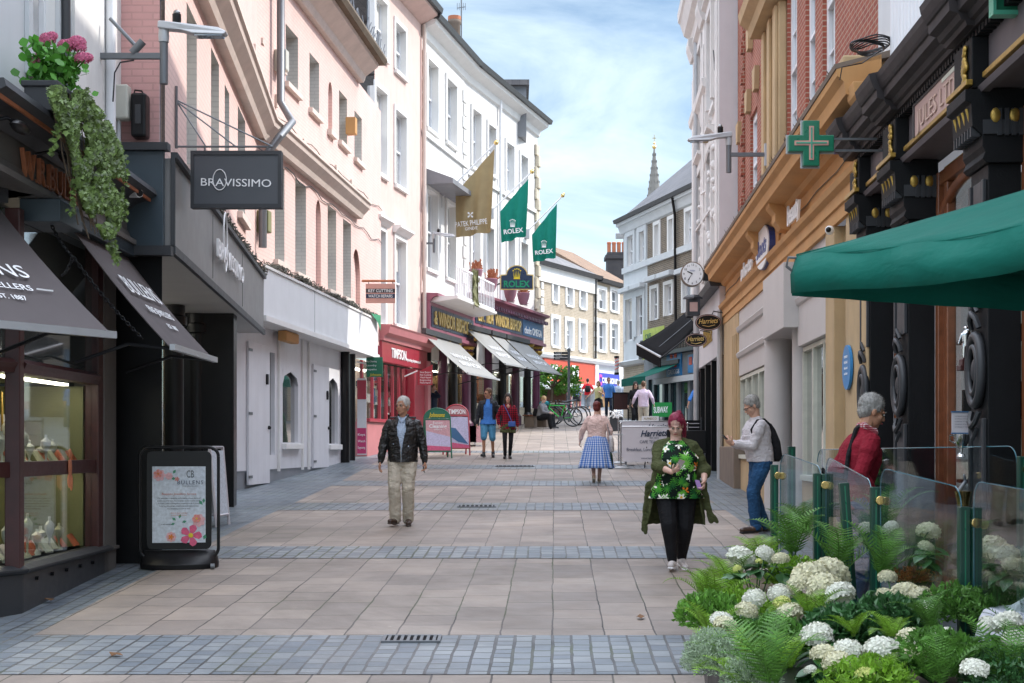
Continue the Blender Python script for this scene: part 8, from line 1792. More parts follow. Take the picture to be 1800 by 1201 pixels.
t = thing('bicycle_bag', 'teal bag tied to the handlebar end of the green bike', 'bag', (x-.55, 53.0, gz(53)+.82)); part('pouch', t, M().ball((0, 0, .05), .20, .12, .1), 'teal_cloth', smooth=60); part('flap', t, M().box(-.1, .1, -.13, -.1, .02, .1), 'teal_cloth', bevel=.01)

# ================================================================ the parasol over the terrace
C0 = V((1.60, 8.0)); e1 = V((.40, -.92)).normalized(); e2 = V((.98, .16)).normalized(); S_ = 3.0
t = thing('parasol', 'big green canvas parasol cutting into the frame above the glass screens', 'parasol', (C0.x+(e1.x+e2.x)*S_/2, C0.y+(e1.y+e2.y)*S_/2, gz(8)))
o = V(t.location); zh = 2.86; za = 3.66
cn = [C0, C0+e1*S_, C0+e1*S_+e2*S_, C0+e2*S_]; cn = [V((q.x-o.x, q.y-o.y, 0)) for q in cn]
m = M(); n_ = 18; apex = V((0, 0, za-o.z))
for k in range(4):
    a, b = cn[k], cn[(k+1) % 4]; pts = []
    for j in range(9):
        tt = j/8
        for i in range(n_+1):
            s_ = i/n_; p_ = a.lerp(b, s_); p_ = V((p_.x*(1-tt), p_.y*(1-tt), 0)); sag = -.10*math.sin(PI*s_)*(1-tt)-.05*math.sin(PI*tt)
            p_.z = (zh+.21-o.z)*(1-tt)+apex.z*tt+sag*.8+.012*math.sin(s_*23+tt*5)*(1-tt); pts.append(p_)
    fs = [(j*(n_+1)+i, j*(n_+1)+i+1, (j+1)*(n_+1)+i+1, (j+1)*(n_+1)+i) for j in range(8) for i in range(n_)]; m.add(pts, fs)
part('canopy', t, m, 'parasol_green', smooth=50, solid=.004)
m = M()
for k in range(4):
    a, b = cn[k], cn[(k+1) % 4]; pts = []; out = (a+b).normalized()
    for i in range(n_*2+1):
        s_ = i/(n_*2); p_ = a.lerp(b, s_); sag = -.10*math.sin(PI*s_)*.8
        w = .018*math.sin(s_*19)+.012*math.sin(s_*43+k)
        top_ = V((p_.x, p_.y, zh+.21-o.z+sag+.012*math.sin(s_*23)*1)); bot = V((p_.x, p_.y, zh-o.z+sag*.9+.008*math.sin(s_*11)))+out*(.03+w); mid_ = top_.lerp(bot, .5)+out*(.02+w*.6); pts += [top_, mid_, bot]
    m.add(pts, [(i*3+q, i*3+3+q, i*3+4+q, i*3+1+q) for i in range(n_*2) for q in (0, 1)])
part('valance', t, m, 'parasol_green', smooth=60, solid=.004)
for k in range(2):
    a, b = cn[k*3 % 4], cn[(k*3+1) % 4]
part('seam', t, M().tube([V((cn[0].lerp(cn[1], i/12).x, cn[0].lerp(cn[1], i/12).y, zh+.212-o.z-.08*math.sin(PI*i/12))) for i in range(13)], .004, 4).tube([V((cn[0].x*(1-i/8), cn[0].y*(1-i/8), (zh+.215-o.z)*(1-i/8)+apex.z*i/8-.05*math.sin(PI*i/8)+.003)) for i in range(9)], .005, 4), 'parasol_green')
for k in range(4): part('rib', t, M().tube([apex-V((0, 0, .08)), V((cn[k].x*.98, cn[k].y*.98, zh+.17-o.z))], .014, 6), 'brown_wood')
part('pole', t, M().tube([(0, 0, .05), (0, 0, apex.z)], .035, 12), 'brown_wood', smooth=50); part('base', t, M().lathe([(.35, 0), (.35, .06), (.1, .1), (.05, .3)], n=20), 'black_paint', smooth=40)
q = cn[0]; part('corner_cord', t, M().tube([(q.x+.03, q.y, zh+.20-o.z), (q.x-.05, q.y-.02, zh+.20-o.z), (q.x-.06, q.y-.02, zh+.15-o.z), (q.x+.01, q.y, zh+.10-o.z)], .008, 6), 'steel_grey', smooth=60)
q = cn[0].lerp(cn[1], .60); part('hook', t, M().tube([(q.x-.04, q.y-.05, zh+.15-o.z), (q.x+.0, q.y-.09, zh+.165-o.z), (q.x+.04, q.y-.05, zh+.15-o.z), (q.x+.03, q.y-.08, zh+.12-o.z)], .007, 6), 'steel_grey', smooth=60)

# ================================================================ glass screens on green posts
mk('post_green', (.004,.05,.032), .35, var=.1, bump=.03, coat=.2)
def post(px, pyt, d, label, w=.06, tilt=0, pair=False, clamp=True, zt=None):
    b = P(px, pyt, d); z0 = gz(d); h = b.z-z0
    t = thing('screen_post', label, 'post', (b.x, b.y, z0), 0, 'green posts of the glass screens'); 
    part('post', t, M().box(-w/2, w/2, -w/2, w/2, 0, h), 'post_green', bevel=.006)
    if pair: part('post', t, M().box(w/2+.004, w*1.5, -w/2-.02, w/2-.02, 0, h-.004), 'post_green', bevel=.006)
    part('slot', t, M().box(-w*.06, w*.06, -w/2-.002, -w/2, .3, h-.02), 'cross_green')
    if clamp:
        x = w*.35 if not pair else w*.9
        part('clamp', t, M().tube([(x, -w/2-.035, h-.09), (x, -w/2, h-.09)], .030, 16).tube([(x+.04, -w/2-.035, h-.095), (x+.04, -w/2, h-.095)], .030, 16), 'brass', smooth=40, bevel=.003)
    if tilt: t.rotation_euler.y = tilt
    return t
ps_ = [(1361, 817, 11.9), (1436, 832, 10.9), (1538, 856, 9.6), (1694, 891, 8.15)]
post(1361, 817, 11.9, 'farthest green post of the street side screens, beside the man in jeans')
post(1436, 832, 10.9, 'paired green post, second from the far end of the street side screens', pair=True, w=.055)
post(1538, 856, 9.6, 'green post with twin brass clamps in the middle of the screens', w=.06)
post(1505, 848, 9.85, 'leaning green post without a clamp left of the middle one', w=.065, tilt=math.radians(-4), clamp=False)
post(1694, 891, 8.15, 'nearest and thickest green post, standing among the white hydrangeas', pair=True, w=.062)
post(1391, 785, 13.6, 'short green post top seen behind the first glass pane', clamp=False, w=.07); post(1797, 802, 9.6, 'green post with a brass clamp cut by the right edge of the photo', w=.06)
def pane(a, b, za, zb, zbot, label, r=.12, th=.010):
    a, b = V((a[0], a[1])), V((b[0], b[1])); L = (b-a).length; g0 = gz(a.y); ang = math.atan2(b.y-a.y, b.x-a.x)
    t = thing('glass_screen', label, 'glass screen', (a.x, a.y, g0), ang, 'glass panes of the terrace screen')
    pts = [(0, zbot), (L, zbot)]
    for i in range(7): q = PI/2*i/6; pts.append((L-r+r*math.cos(q), zb-r+r*math.sin(q)))
    for i in range(7): q = PI/2*i/6; pts.append((r-r*math.sin(q), za-r+r*math.cos(q)))
    pts = [(x, 0, z) for x, z in pts]
    part('pane', t, M().extr(pts, (0, th, 0)), 'screen_glass'); part('edge', t, M().tube(pts[1:], .0045, 5), 'pane_edge', smooth=60); return t
mk('pane_edge', (.05,.16,.20), .2, coat=.5, bump=0)
P2 = lambda px, d: ((px-CX)/F*d, d)
pane(P2(1444, 10.95), P2(1372, 11.85), 1.31, 1.39, .35, 'glass pane between the two farthest street side posts'); pane(P2(1532, 9.65), P2(1452, 10.85), 1.30, 1.43, .35, 'glass pane between the second post and the middle post')
pane(P2(1690, 8.2), P2(1548, 9.55), 1.36, 1.44, .35, 'broad glass pane between the middle post and the nearest post'); pane(P2(1900, 6.6), P2(1712, 8.1), 1.43, 1.47, .35, 'nearest glass pane, running off the right side of the photo')
pane(P2(1437, 13.5), P2(1788, 9.65), 1.30, 1.33, .35, 'tall back glass pane in front of the red sweater and the black shop')
# table with a cloth
t = thing('dining_table', 'table with a pale cloth behind the nearest glass pane', 'table', (2.95, 7.55, gz(7.55)))
part('tabletop', t, M().lathe([(.42, .70), (.42, .73)], n=28), 'brown_wood'); part('pedestal', t, M().tube([(0, 0, .03), (0, 0, .7)], .04, 10), 'black_paint'); part('base', t, M().lathe([(.28, 0), (.25, .03)], n=16), 'black_paint')
m = M(); n_ = 72; rings = []
for j, (r_, z, wv) in enumerate(((.02, .737, 0), (.3, .737, 0), (.425, .735, 0), (.44, .70, .3), (.455, .58, .7), (.465, .46, 1))):
    rings += [(r_*(1+.05*wv*math.sin(9*a+j*.2))*math.cos(a), r_*(1+.05*wv*math.sin(9*a+j*.2))*math.sin(a), z) for a in [2*PI*k/n_ for k in range(n_)]]
m.add(rings, [(j*n_+k, j*n_+(k+1) % n_, (j+1)*n_+(k+1) % n_, (j+1)*n_+k) for j in range(5) for k in range(n_)]+[tuple(range(n_))]); mk('cloth_white', (.62,.62,.68), .7, var=.03, bump=.1)
o = m.build('tablecloth', 'cloth_white', loc=tuple(t.location), smooth=60, solid=.003); tag(o, 'pale lilac white cloth draped over the terrace table', 'tablecloth')
for k, (x, y_) in enumerate(((-.12, .1), (.18, -.12), (-.25, -.1))):
    t2 = thing('water_glass', ('tumbler at the back of the table cloth', 'tumbler at the right edge of the table cloth', 'tumbler nearest the glass screen on the cloth')[k], 'glass', (2.95+x, 7.55+y_, gz(7.55)+.739)); part('bowl', t2, M().lathe([(.03, 0), (.034, .01), (.042, .11), (.039, .11), (.031, .015)], n=18), 'drink_glass', smooth=40); part('water', t2, M().lathe([(.029, .016), (.035, .06)], n=16), 'drink_glass')
for k in range(3):
    t2 = thing('napkin', ('folded white napkin left on the table cloth', 'folded white napkin right on the table cloth', 'folded white napkin at the front of the table cloth')[k], 'napkin', (2.95+(-.22, .1, .0)[k], 7.55+(.02, .18, -.28)[k], gz(7.55)+.74)); part('fold', t2, M().add([(-.09, -.06, 0), (.09, -.06, .005), (.09, .06, 0), (-.09, .06, .01), (0, 0, .08)], [(0, 1, 4), (1, 2, 4), (2, 3, 4), (3, 0, 4), (0, 1, 2, 3)]), 'pure_white')
# ================================================================ planting
def fern_frond(m, base, az, length, lift, droop, n=22, pw=.30, twist=0):
    az_d = V((math.cos(az), math.sin(az), 0)); side = V((-math.sin(az), math.cos(az), 0)); pts = []
    p = V(base); ang = lift
    for i in range(n+1):
        pts.append(p.copy()); t = i/n; ang = lift-droop*t*t*1.1; p = p+(az_d*math.cos(ang)+V((0, 0, 1))*math.sin(ang))*(length/n)
    for i in range(2, n):
        t = i/n; d = (pts[i+1]-pts[i-1]).normalized(); w = length*pw*math.sin(PI*min(1, (t*.92+.10)))**.8*(1-t*.35)
        if w < .008: continue
        up = side.cross(d)
        for s in (-1, 1):
            q = (side*s*.95+d*.35-up*(.10+.25*R.random()*.4)).normalized(); nn = 5; c = pts[i]; wd = length/n*.50
            L_ = [c]; R_ = []
            vs = [c]; k = max(3, int(w/.012)); 
            for j in range(k):
                a = (j+.5)/k; b = (j+1)/k; taper = (1-a)**.6
                vs.append(c+q*w*a+d*wd*taper-up*.0); vs.append(c+q*w*b+d*wd*taper*.35)
            tip = len(vs)-1; back = []
            for j in reversed(range(k)):
                a = (j+.5)/k; taper = (1-a)**.6; back.append(c+q*w*a-d*wd*taper)
                if j: back.append(c+q*w*(j/k)-d*wd*taper*.35)
            vs += back; m.add(vs, [tuple(range(len(vs)))])
    m.tube(pts, [.0035*(1-i/(n+1))+.001 for i in range(n+1)], 3)
def fern_mesh(seed, nf, L0, L1, lift=(.7, 1.4), droop=(.9, 2.0)):
    R.seed(seed); m = M()
    for k in range(nf): fern_frond(m, (R.uniform(-.02, .02), R.uniform(-.02, .02), 0), 2*PI*k/nf+R.uniform(-.3, .3), R.uniform(L0, L1), R.uniform(*lift), R.uniform(*droop), pw=R.uniform(.22, .30))
    return m
def mkmesh(m, name, mat):
    o = m.build(name, mat, recalc=False); me = o.data; bpy.data.objects.remove(o); return me
ferns = [mkmesh(fern_mesh(s, nf, a, b, *x), 'fern', mt) for s, nf, a, b, mt, x in ((1, 9, .35, .55, 'leaf_fern', ((.7, 1.3), (.9, 1.8))), (2, 8, .40, .62, 'leaf_fern_dark', ((.9, 1.4), (.8, 1.5))), (3, 10, .30, .45, 'leaf_fern', ((.4, 1.1), (.8, 1.6))))]
R.seed(11)
# trough along the screens
def tx(y): return 2.31-.055*(y-9.5)*0+( -.11*(y-9.6))        # screen line
t = thing('planting_trough', 'long dark trough planter under the ferns and hydrangeas along the glass screens', 'planter', (1.6, 8.2, gz(8.2)))
t.rotation_euler.z = math.radians(3)
part('trough', t, M().extr([(-.42, -3.6, -.25), (.72, -3.6, -.25), (.60, 3.2, .06), (.05, 3.2, .06), (-.38, .5, 0)], (0, 0, .52)), 'black_paint'); part('soil', t, M().extr([(-.38, -3.5, .20), (.68, -3.5, .20), (.56, 3.1, .50), (.08, 3.1, .50), (-.34, .5, .4)], (0, 0, .10)), 'bark')
def spot(px, py, d): return P(px, py, d)
def place(me, name, label, cat, p, s=1.0, rz=0, tilt=0, group=None):
    o = bpy.data.objects.new(name, me); COL.objects.link(o); o.location = p; o.rotation_euler = (R.uniform(-.2, .2)+tilt, R.uniform(-.2, .2), rz); o.scale = (s,)*3; return tag(o, label, cat, group)
fl = [  # px, py of the plant's heart, depth, kind, size, label
 (1345, 985, 10.9, 0, 1.0, 'tall fern at the far end of the trough beside the farthest post'), (1395, 965, 10.6, 1, .95, 'dark upright fern between the two farthest posts'), (1285, 1018, 10.0, 2, .9, 'fern spreading over the slabs at the far left tip of the trough'), (1262, 1050, 9.4, 0, .85, 'fern left of the highest white hydrangea'),
 (1470, 1000, 9.7, 1, .95, 'fern behind the big cream hydrangea heads, by the leaning post'), (1545, 1000, 9.0, 1, .8, 'fern at the foot of the middle post'), (1325, 1140, 8.0, 0, .7, 'bright fern under the left hydrangeas'), (1390, 1165, 7.4, 0, .7, 'bright fern in the middle of the front row'), (1290, 1160, 7.6, 2, .8, 'fern next to the silvery bush'),
 (1480, 1200, 6.9, 0, .6, 'fern at the bottom edge between the two lower hydrangea clusters'), (1560, 1195, 6.8, 2, .65, 'fern below the cream hydrangea on the right'), (1650, 1195, 6.6, 1, .65, 'dark fern left of the nearest post base'), (1760, 1190, 6.6, 1, .7, 'dark fern at the right bottom corner'), (1420, 1075, 8.3, 2, .75, 'low fern under the big cream hydrangea heads'),
 (1640, 1095, 7.6, 1, .55, 'fern behind the glass right of the middle post'), (1250, 1110, 8.3, 2, .8, 'low fern on the street edge above the silvery bush'), (1360, 1195, 6.8, 1, .85, 'dark fern at the bottom edge right of the silvery bush'), (1790, 1140, 7.2, 1, .6, 'fern climbing along the right edge of the photo'), (1420, 930, 11.3, 1, .8, 'fern seen through the farthest glass pane'), (1560, 920, 10.6, 1, .85, 'narrow fern seen through the glass right of the leaning post'),
 (1238, 1035, 9.4, 2, .7, 'lowest frondy fern reaching over the slabs below the woman'), (1350, 1085, 8.6, 2, .55, 'small fern between the drooping heads'), (1500, 1105, 7.6, 0, .5, 'small bright fern left of the middle post foot'), (1570, 1110, 7.3, 2, .5, 'small fern over the right middle heads'), (1300, 1200, 7.0, 0, .6, 'small fern at the bottom left end of the bed')]
for k, (px, py, d, kind, s, lab) in enumerate(fl): place(ferns[kind], 'fern', lab, 'fern', spot(px, py+14, d), s, R.uniform(0, 6.28), 0, 'ferns of the terrace planting')
# hydrangeas
def floret_head(seed, r, n, mat):
    R.seed(seed); m = M()
    for i in range(n):
        z = 1-1.35*(i+.5)/n; a = i*2.39996; q = math.sqrt(max(0, 1-z*z)); d = V((q*math.cos(a), q*math.sin(a), z*.85)); c = d*r*R.uniform(.90, 1.06); d.normalize()
        u = d.orthogonal().normalized(); v = d.cross(u); ro = R.uniform(0, PI); s = r*R.uniform(.21, .29)
        for k in range(4):
            a2 = ro+k*PI/2; e = u*math.cos(a2)+v*math.sin(a2); f = u*math.cos(a2+PI/2)+v*math.sin(a2+PI/2); cup = R.uniform(.1, .5)
            m.add([c, c+e*s*.55+f*s*.48+d*s*cup*.4, c+e*s*1.05+f*s*.2+d*s*cup, c+e*s*1.05-f*s*.2+d*s*cup, c+e*s*.55-f*s*.48+d*s*cup*.4], [(0, 1, 2, 3, 4)])
    return mkmesh(m, 'flower_head', mat)
heads = {'w': floret_head(4, .085, 110, 'petal_white'), 'c': floret_head(5, .085, 110, 'petal_cream'), 'y': floret_head(6, .05, 60, 'petal_yellow')}
def bigleaf(m, c, az, L_, el):
    d = V((math.cos(az)*math.cos(el), math.sin(az)*math.cos(el), math.sin(el))); s = V((-math.sin(az), math.cos(az), 0)); up = s.cross(d)*-1; vs = [c]
    n = 6; lf = []; rt = []
    for i in range(1, n): t = i/n; w = L_*.36*math.sin(PI*t**.8); z = -.25*L_*t*t; lf.append(c+d*L_*t+s*w+V((0, 0, z+.06*L_*math.sin(PI*t)))); rt.append(c+d*L_*t-s*w+V((0, 0, z+.06*L_*math.sin(PI*t))))
    tip = c+d*L_+V((0, 0, -.25*L_)); mid = [c+d*L_*i/n+V((0, 0, -.25*L_*(i/n)**2)) for i in range(1, n)]
    K = len(m.v); allp = [c]+mid+[tip]+lf+rt; fs = []; M_ = n
    for side in (lf, rt):
        off = 1+(n-1)+1+(0 if side is lf else n-1)
        fs.append((0, 1, off)); 
        for i in range(n-2): fs.append((1+i, 2+i, off+i+1, off+i))
        fs.append((n-1, n, off+n-2))
    m.add(allp, fs)
hy = [(  # heads: px, py, depth, radius px, kind
 'highest white hydrangea at the far left end of the trough', [(1303, 981, 10.0, 25, 'w'), (1345, 975, 10.2, 17, 'w'), (1372, 983, 10.0, 15, 'c'), (1334, 987, 9.8, 6, 'y'), (1296, 1000, 9.7, 8, 'y')]),
 ('big cream hydrangea with clustered heads left of the leaning post', [(1425, 1015, 8.9, 34, 'c'), (1462, 1008, 9.0, 32, 'c'), (1448, 1033, 8.6, 30, 'c'), (1405, 1028, 8.8, 22, 'c'), (1477, 1047, 8.4, 26, 'w'), (1370, 1045, 8.8, 20, 'w')]),
 ('white hydrangea with drooping heads at the left edge of the planting', [(1326, 1054, 8.7, 20, 'w'), (1312, 1075, 8.4, 20, 'c'), (1375, 1060, 8.6, 15, 'y'), (1388, 1080, 8.3, 24, 'c'), (1372, 1100, 8.1, 13, 'w'), (1268, 1090, 8.1, 19, 'w'), (1275, 1100, 7.9, 20, 'c'), (1291, 1130, 7.8, 13, 'w')]),
 ('white hydrangea in the middle of the front row', [(1436, 1118, 7.4, 27, 'w'), (1447, 1150, 7.0, 22, 'c'), (1490, 1145, 7.0, 25, 'w'), (1470, 1165, 6.9, 24, 'c'), (1424, 1178, 6.9, 11, 'w')]),
 ('white hydrangea right of the middle row, under the middle post', [(1550, 1145, 7.0, 30, 'w'), (1600, 1125, 7.1, 24, 'c'), (1618, 1140, 7.0, 22, 'w'), (1608, 1150, 6.9, 20, 'c'), (1520, 1185, 6.6, 16, 'y')]),
 ('small white hydrangea in front of the nearest post', [(1713, 1177, 6.4, 24, 'w')]),
 ('cream hydrangea seen through the broad glass pane', [(1590, 1045, 8.3, 26, 'c'), (1620, 1050, 8.2, 22, 'c'), (1625, 1075, 8.0, 24, 'w'), (1560, 1015, 8.8, 16, 'c'), (1556, 1048, 8.5, 16, 'c')]),
 ('pale hydrangea behind the nearest post, above the table cloth', [(1632, 935, 9.6, 20, 'c'), (1628, 962, 9.5, 14, 'c'), (1520, 930, 10.2, 14, 'w'), (1565, 928, 10.2, 14, 'w')]),
 ('wide cream hydrangea seen through the nearest glass pane', [(1745, 965, 8.8, 26, 'c'), (1770, 975, 8.7, 22, 'c'), (1735, 970, 8.8, 20, 'c'), (1775, 990, 8.6, 14, 'c')]),
 ('white hydrangea low behind the nearest glass pane', [(1770, 1095, 6.9, 26, 'w'), (1740, 1100, 7.0, 20, 'w'), (1660, 1115, 7.2, 16, 'w'), (1785, 1125, 6.8, 22, 'w')])]
for lab, hs in hy:
    R.seed(len(lab)); c0 = V((0, 0, 0))
    for h in hs: c0 += P(h[0], h[1], h[2])
    c0 /= len(hs); base = V((c0.x, c0.y+.05, c0.z-.32)); t = thing('hydrangea', lab, 'hydrangea', tuple(base), 0, 'hydrangeas of the terrace planting')
    lv = M(); st = M()
    for (px, py, d, rp, kd) in hs:
        q = P(px, py, d)-base; r = rp*d/F; me = heads[kd]; o = bpy.data.objects.new('flower_head', me); COL.objects.link(o); o.parent = t; o.location = q; k = r/(.05 if kd == 'y' else .085)*.98; o.scale = (k, k, k*R.uniform(.8, .95)); o.rotation_euler = (R.uniform(-.1, .6), R.uniform(-.4, .3), R.uniform(0, 6))
        st.tube([V((0, 0, -.05)), q*.5+V((0, 0, .03)), q], .005, 5)
        for j in range(7): az = R.uniform(0, 6.28); bigleaf(lv, q+V((math.cos(az)*r*.3, math.sin(az)*r*.3, -r*.9-R.random()*.05)), az, R.uniform(.10, .16), R.uniform(-.5, .3))
    part('stems', t, st, 'leaf_dark'); part('leaves', t, lv, 'leaf_dark', recalc=False, smooth=60)
# silvery bush, low filler foliage
def bush(name, label, p, rx, ry, rz, n, s, mat, w=.4, cat='plant'):
    m = M()
    for _ in range(n):
        d = rv(); q = V((d.x*rx, d.y*ry, abs(d.z)*rz))*R.random()**.35
        leafquad(m, q, R.uniform(s*.6, s*1.3), (d+rv()*.7+V((0, 0, .4))).normalized(), w=w)
    t = thing(name, label, cat, tuple(p)); part('leaves', t, m, mat, recalc=False); sm = M()
    for _ in range(10): d = rv(); sm.tube([(0, 0, 0), V((d.x*rx, d.y*ry, abs(d.z)*rz))*.8], .004, 4)
    part('stems', t, sm, 'leaf_dark'); return t
R.seed(5)
bush('silver_bush', 'feathery silver grey bush at the left foot of the planting', P(1252, 1175, 7.6), .17, .3, .22, 4200, .026, 'leaf_silver', .25, 'bush')
bush('silver_bush', 'small feathery silver bush at the bottom edge left of the ferns', P(1320, 1205, 7.0), .16, .2, .16, 2200, .024, 'leaf_silver', .25, 'bush')
for (px, py, d, lab, mt, sz) in ((1300, 1060, 9.2, 'leafy green filler left of the cream heads', 'leaf_fern', .045), (1480, 1100, 7.9, 'dark leafy filler under the cream heads', 'leaf_dark', .07), (1250, 1070, 8.8, 'round leaved plant on the street edge', 'leaf_tree', .05), (1650, 1150, 6.9, 'glossy dark shrub before the nearest post', 'leaf_fern_dark', .05), (1780, 1185, 6.6, 'bluish shrub in the bottom right corner', 'leaf_dark', .035), (1680, 1060, 8.0, 'green filler between post and cloth', 'leaf_fern_dark', .04), (1400, 1000, 10.2, 'leafy filler among the far ferns', 'leaf_fern', .04), (1560, 1080, 8.0, 'leafy filler at the middle post foot', 'leaf_dark', .06), (1360, 1120, 7.9, 'leafy filler among the left heads', 'leaf_fern_dark', .05), (1530, 1200, 6.7, 'low leafy filler at the bottom edge', 'leaf_fern', .04)):
    bush('green_shrub', lab, P(px, py+25, d), .24, .32, .20, 1300, sz, mt, .5, 'shrub')
bush('rust_plant', 'rust coloured sprigs behind the glass right of the middle post', P(1605, 1022, 9.0), .16, .1, .10, 500, .03, 'leaf_rust', .3)

# geranium and ivy over the jeweller's cornice
R.seed(9); base = P(100, 150, 12.6)
t = thing('geranium', 'pink geranium with bright leaves in the box on the jeweller\'s cornice', 'flower', (-3.79, 11.8, 4.92))
m = M()
for _ in range(520):
    c = V((max(-.2, min(.2, R.gauss(0, .10))), max(-.38, min(.45, R.gauss(.02, .20))), R.uniform(.0, .36))); s = R.uniform(.045, .085); d = rv(); u = (rv()+V((.6, -.5, .6))).normalized(); a = u.orthogonal().normalized(); b = u.cross(a)
    m.add([c+(a*math.cos(x)+b*math.sin(x))*s*.5*(1+.12*math.sin(5*x)) for x in [2*PI*k/9 for k in range(9)]], [tuple(range(9))])
part('leaves', t, m, 'leaf_geranium', recalc=False)
fh = floret_head(8, .085, 60, 'petal_geranium')
for px, py, r in ((84, 70, 13), (75, 76, 11), (92, 64, 9), (115, 82, 13), (124, 80, 12), (136, 76, 14), (140, 85, 11), (62, 107, 8), (145, 104, 13), (153, 102, 10), (70, 96, 7)):
    o = bpy.data.objects.new('flower_head', fh); COL.objects.link(o); o.parent = t; q = P(px, py, 11.65)-V(t.location); o.location = q; k = r*11.65/F/.085; o.scale = (k,)*3
    M().tube([V((q.x*.4, .0, .15)), q], .006, 4).build('stem', 'leaf_geranium', t)
t = thing('trailing_ivy', 'variegated ivy trailing from the planter down over the copper lettered fascia', 'ivy', tuple(P(120, 170, 11.9)))
b = V(t.location); m = M(); st = M()
poly = [(105, 150), (84, 152), (100, 200), (124, 250), (136, 320), (150, 365), (172, 392), (185, 415), (198, 415), (212, 390), (217, 320), (214, 260), (186, 205), (148, 160)]
def inside(x, y):
    c = False
    for (x0, y0), (x1, y1) in zip(poly, poly[1:]+poly[:1]):
        if (y0 > y) != (y1 > y) and x < (x1-x0)*(y-y0)/(y1-y0)+x0: c = not c
    return c
def ivyleaf(c, s):
    n = (V((.45, -1, .3))+rv()*.7).normalized(); dn = V((R.uniform(-.5, .5), R.uniform(-.2, .2), -1)); dn = (dn-n*dn.dot(n)).normalized(); sd = n.cross(dn)
    pr = [(-.1, 0), (-.15, .45), (.2, .35), (.35, .75), (.55, .35), (1.1, 0), (.55, -.35), (.35, -.75), (.2, -.35), (-.15, -.45)]
    m.add([c+dn*s*a+sd*s*b_ for a, b_ in pr], [tuple(range(len(pr)))])
cnt = 0
DI = lambda x: 3.60*F/(900-x)
while cnt < 6500:
    x, y = R.uniform(60, 225), R.uniform(145, 450)
    if not inside(x, y): continue
    g = noise.noise(V((x*.045, y*.03, 1)))
    if g < -.28 or (g < 0 and R.random() < .4): continue
    c = P(x, y, DI(x)+R.uniform(-.15, .12)-.1*g)-b
    ivyleaf(c, R.uniform(.028, .05)); cnt += 1
for _ in range(26):
    x, y = R.uniform(90, 150), R.uniform(155, 200); pts = []
    for k in range(8): pts.append(P(x, y, DI(x)+.1)-b); x += R.uniform(2, 14); y += R.uniform(18, 40); 
    st.tube([q for q in pts], .006, 4)
for k in range(60): x = 197+R.gauss(0, 4)+k*.16; y = 425+k*.6+R.gauss(0, 3); ivyleaf(P(x, y, DI(x))-b, .03)
for (x0, y0, dx) in ((150, 155, 1.2), (215, 270, .35), (216, 330, .3), (130, 320, -.15), (100, 215, -.4)):
    for k in range(22): ivyleaf(P(x0+k*dx+R.gauss(0, 3), y0+k*2.6+R.gauss(0, 3), DI(x0))-b, .035)
part('foliage', t, m, 'leaf_ivy', recalc=False); part('stems', t, st, 'bark')
# ================================================================ camera, sun, sky
cam = bpy.data.cameras.new('camera'); co = bpy.data.objects.new('camera', cam); COL.objects.link(co); SC.camera = co
cam.lens = 50; cam.sensor_width = 36; cam.clip_end = 3000; cam.clip_start = .05
cam.shift_y = (HY-600.5)/1800.0; co.location = (0, 0, CZ); co.rotation_euler = (PI/2, 0, 0)
SD = V((.90, .34, 0)).normalized(); EL_ = math.radians(41)
sun = bpy.data.lights.new('sun', 'SUN'); sun.energy = 1.75; sun.angle = math.radians(.6); sun.color = (1, .95, .88)
so = bpy.data.objects.new('sun', sun); COL.objects.link(so)
dv = V((SD.x*math.cos(EL_), SD.y*math.cos(EL_), math.sin(EL_))); so.rotation_euler = dv.to_track_quat('Z', 'Y').to_euler()
w = bpy.data.worlds.new('World'); SC.world = w; w.use_nodes = True; nt = w.node_tree; bg = nt.nodes['Background']
sky = nt.nodes.new('ShaderNodeTexSky'); sky.sky_type = 'NISHITA'; sky.sun_disc = False; sky.sun_elevation = EL_; sky.sun_rotation = math.atan2(SD.x, SD.y)
sky.air_density = 1.0; sky.dust_density = .6; sky.ozone_density = 1.3
tc = nt.nodes.new('ShaderNodeTexCoord'); mp = nt.nodes.new('ShaderNodeMapping'); mp.inputs['Scale'].default_value = (1.0, 1.0, 3.6); mp.inputs['Rotation'].default_value = (.1, -.22, 0)
nt.links.new(tc.outputs['Generated'], mp.inputs[0])
def ns(sc, d, dist): 
    n = nt.nodes.new('ShaderNodeTexNoise'); n.inputs['Scale'].default_value = sc; n.inputs['Detail'].default_value = d; n.inputs['Roughness'].default_value = .6; n.inputs['Distortion'].default_value = dist; nt.links.new(mp.outputs[0], n.inputs['Vector']); return n
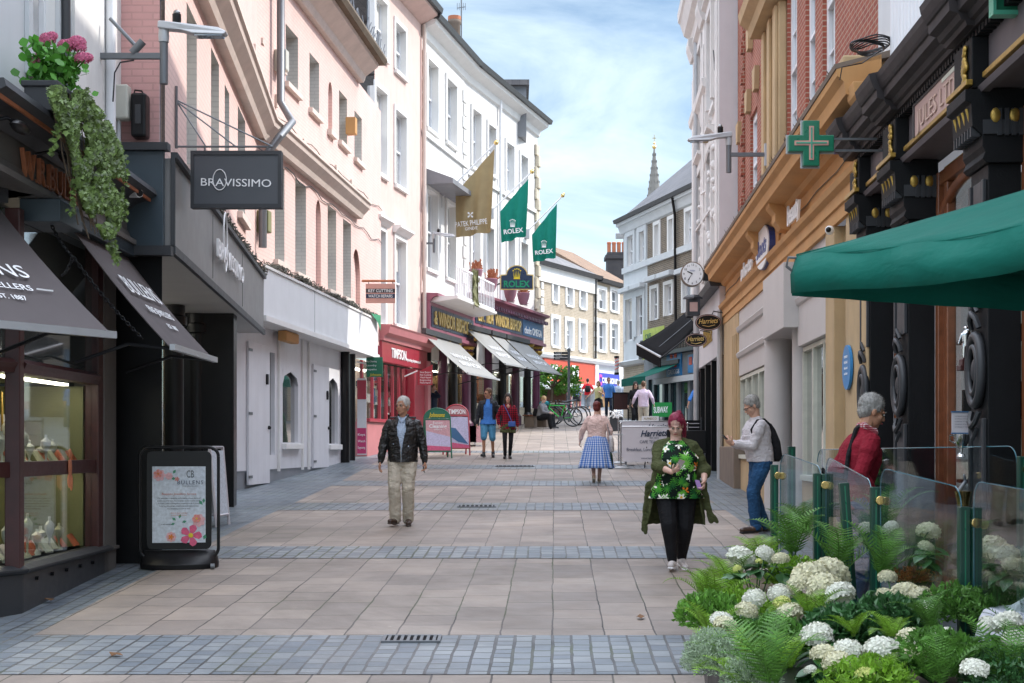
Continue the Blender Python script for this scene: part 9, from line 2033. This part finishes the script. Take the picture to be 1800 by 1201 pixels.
n1 = ns(3.4, 9, .5); rp = nt.nodes.new('ShaderNodeValToRGB'); rp.color_ramp.elements[0].position = .36; rp.color_ramp.elements[0].color = (.10, .10, .10, 1); rp.color_ramp.elements[1].position = .70; rp.color_ramp.elements[1].color = (.85, .85, .85, 1)
nt.links.new(n1.outputs['Fac'], rp.inputs[0])
mx = nt.nodes.new('ShaderNodeMix'); mx.data_type = 'RGBA'; nt.links.new(rp.outputs[0], mx.inputs[0]); nt.links.new(sky.outputs[0], mx.inputs[6]); mx.inputs[7].default_value = (9.5, 9.6, 9.8, 1)
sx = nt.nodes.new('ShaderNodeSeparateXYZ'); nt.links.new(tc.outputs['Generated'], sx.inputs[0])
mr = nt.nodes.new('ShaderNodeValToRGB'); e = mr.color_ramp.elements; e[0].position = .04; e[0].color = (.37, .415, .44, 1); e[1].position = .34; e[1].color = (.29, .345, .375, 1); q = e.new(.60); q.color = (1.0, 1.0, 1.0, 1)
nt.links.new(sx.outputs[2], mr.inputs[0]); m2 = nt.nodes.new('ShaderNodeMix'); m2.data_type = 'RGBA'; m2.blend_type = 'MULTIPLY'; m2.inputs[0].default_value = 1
nt.links.new(mx.outputs[2], m2.inputs[6]); nt.links.new(mr.outputs[0], m2.inputs[7]); vm = nt.nodes.new('ShaderNodeVectorMath'); vm.operation = 'SCALE'; mr2 = nt.nodes.new('ShaderNodeMapRange'); mr2.inputs[1].default_value = .36; mr2.inputs[2].default_value = .75; mr2.inputs[3].default_value = 1; mr2.inputs[4].default_value = 1.75; nt.links.new(sx.outputs[2], mr2.inputs[0]); nt.links.new(mr2.outputs[0], vm.inputs['Scale']); nt.links.new(m2.outputs[2], vm.inputs[0]); nt.links.new(vm.outputs[0], bg.inputs[0]); bg.inputs[1].default_value = .15  # brightness added to the sky overhead, out of view, to lift the shaded street
SC.view_settings.view_transform = 'Standard'; SC.view_settings.look = 'None'; SC.view_settings.exposure = 1.31; SC.view_settings.gamma = 1
SC.cycles.use_denoising = True
SC.cycles.max_bounces = 8; SC.cycles.diffuse_bounces = 4; SC.cycles.transparent_max_bounces = 16
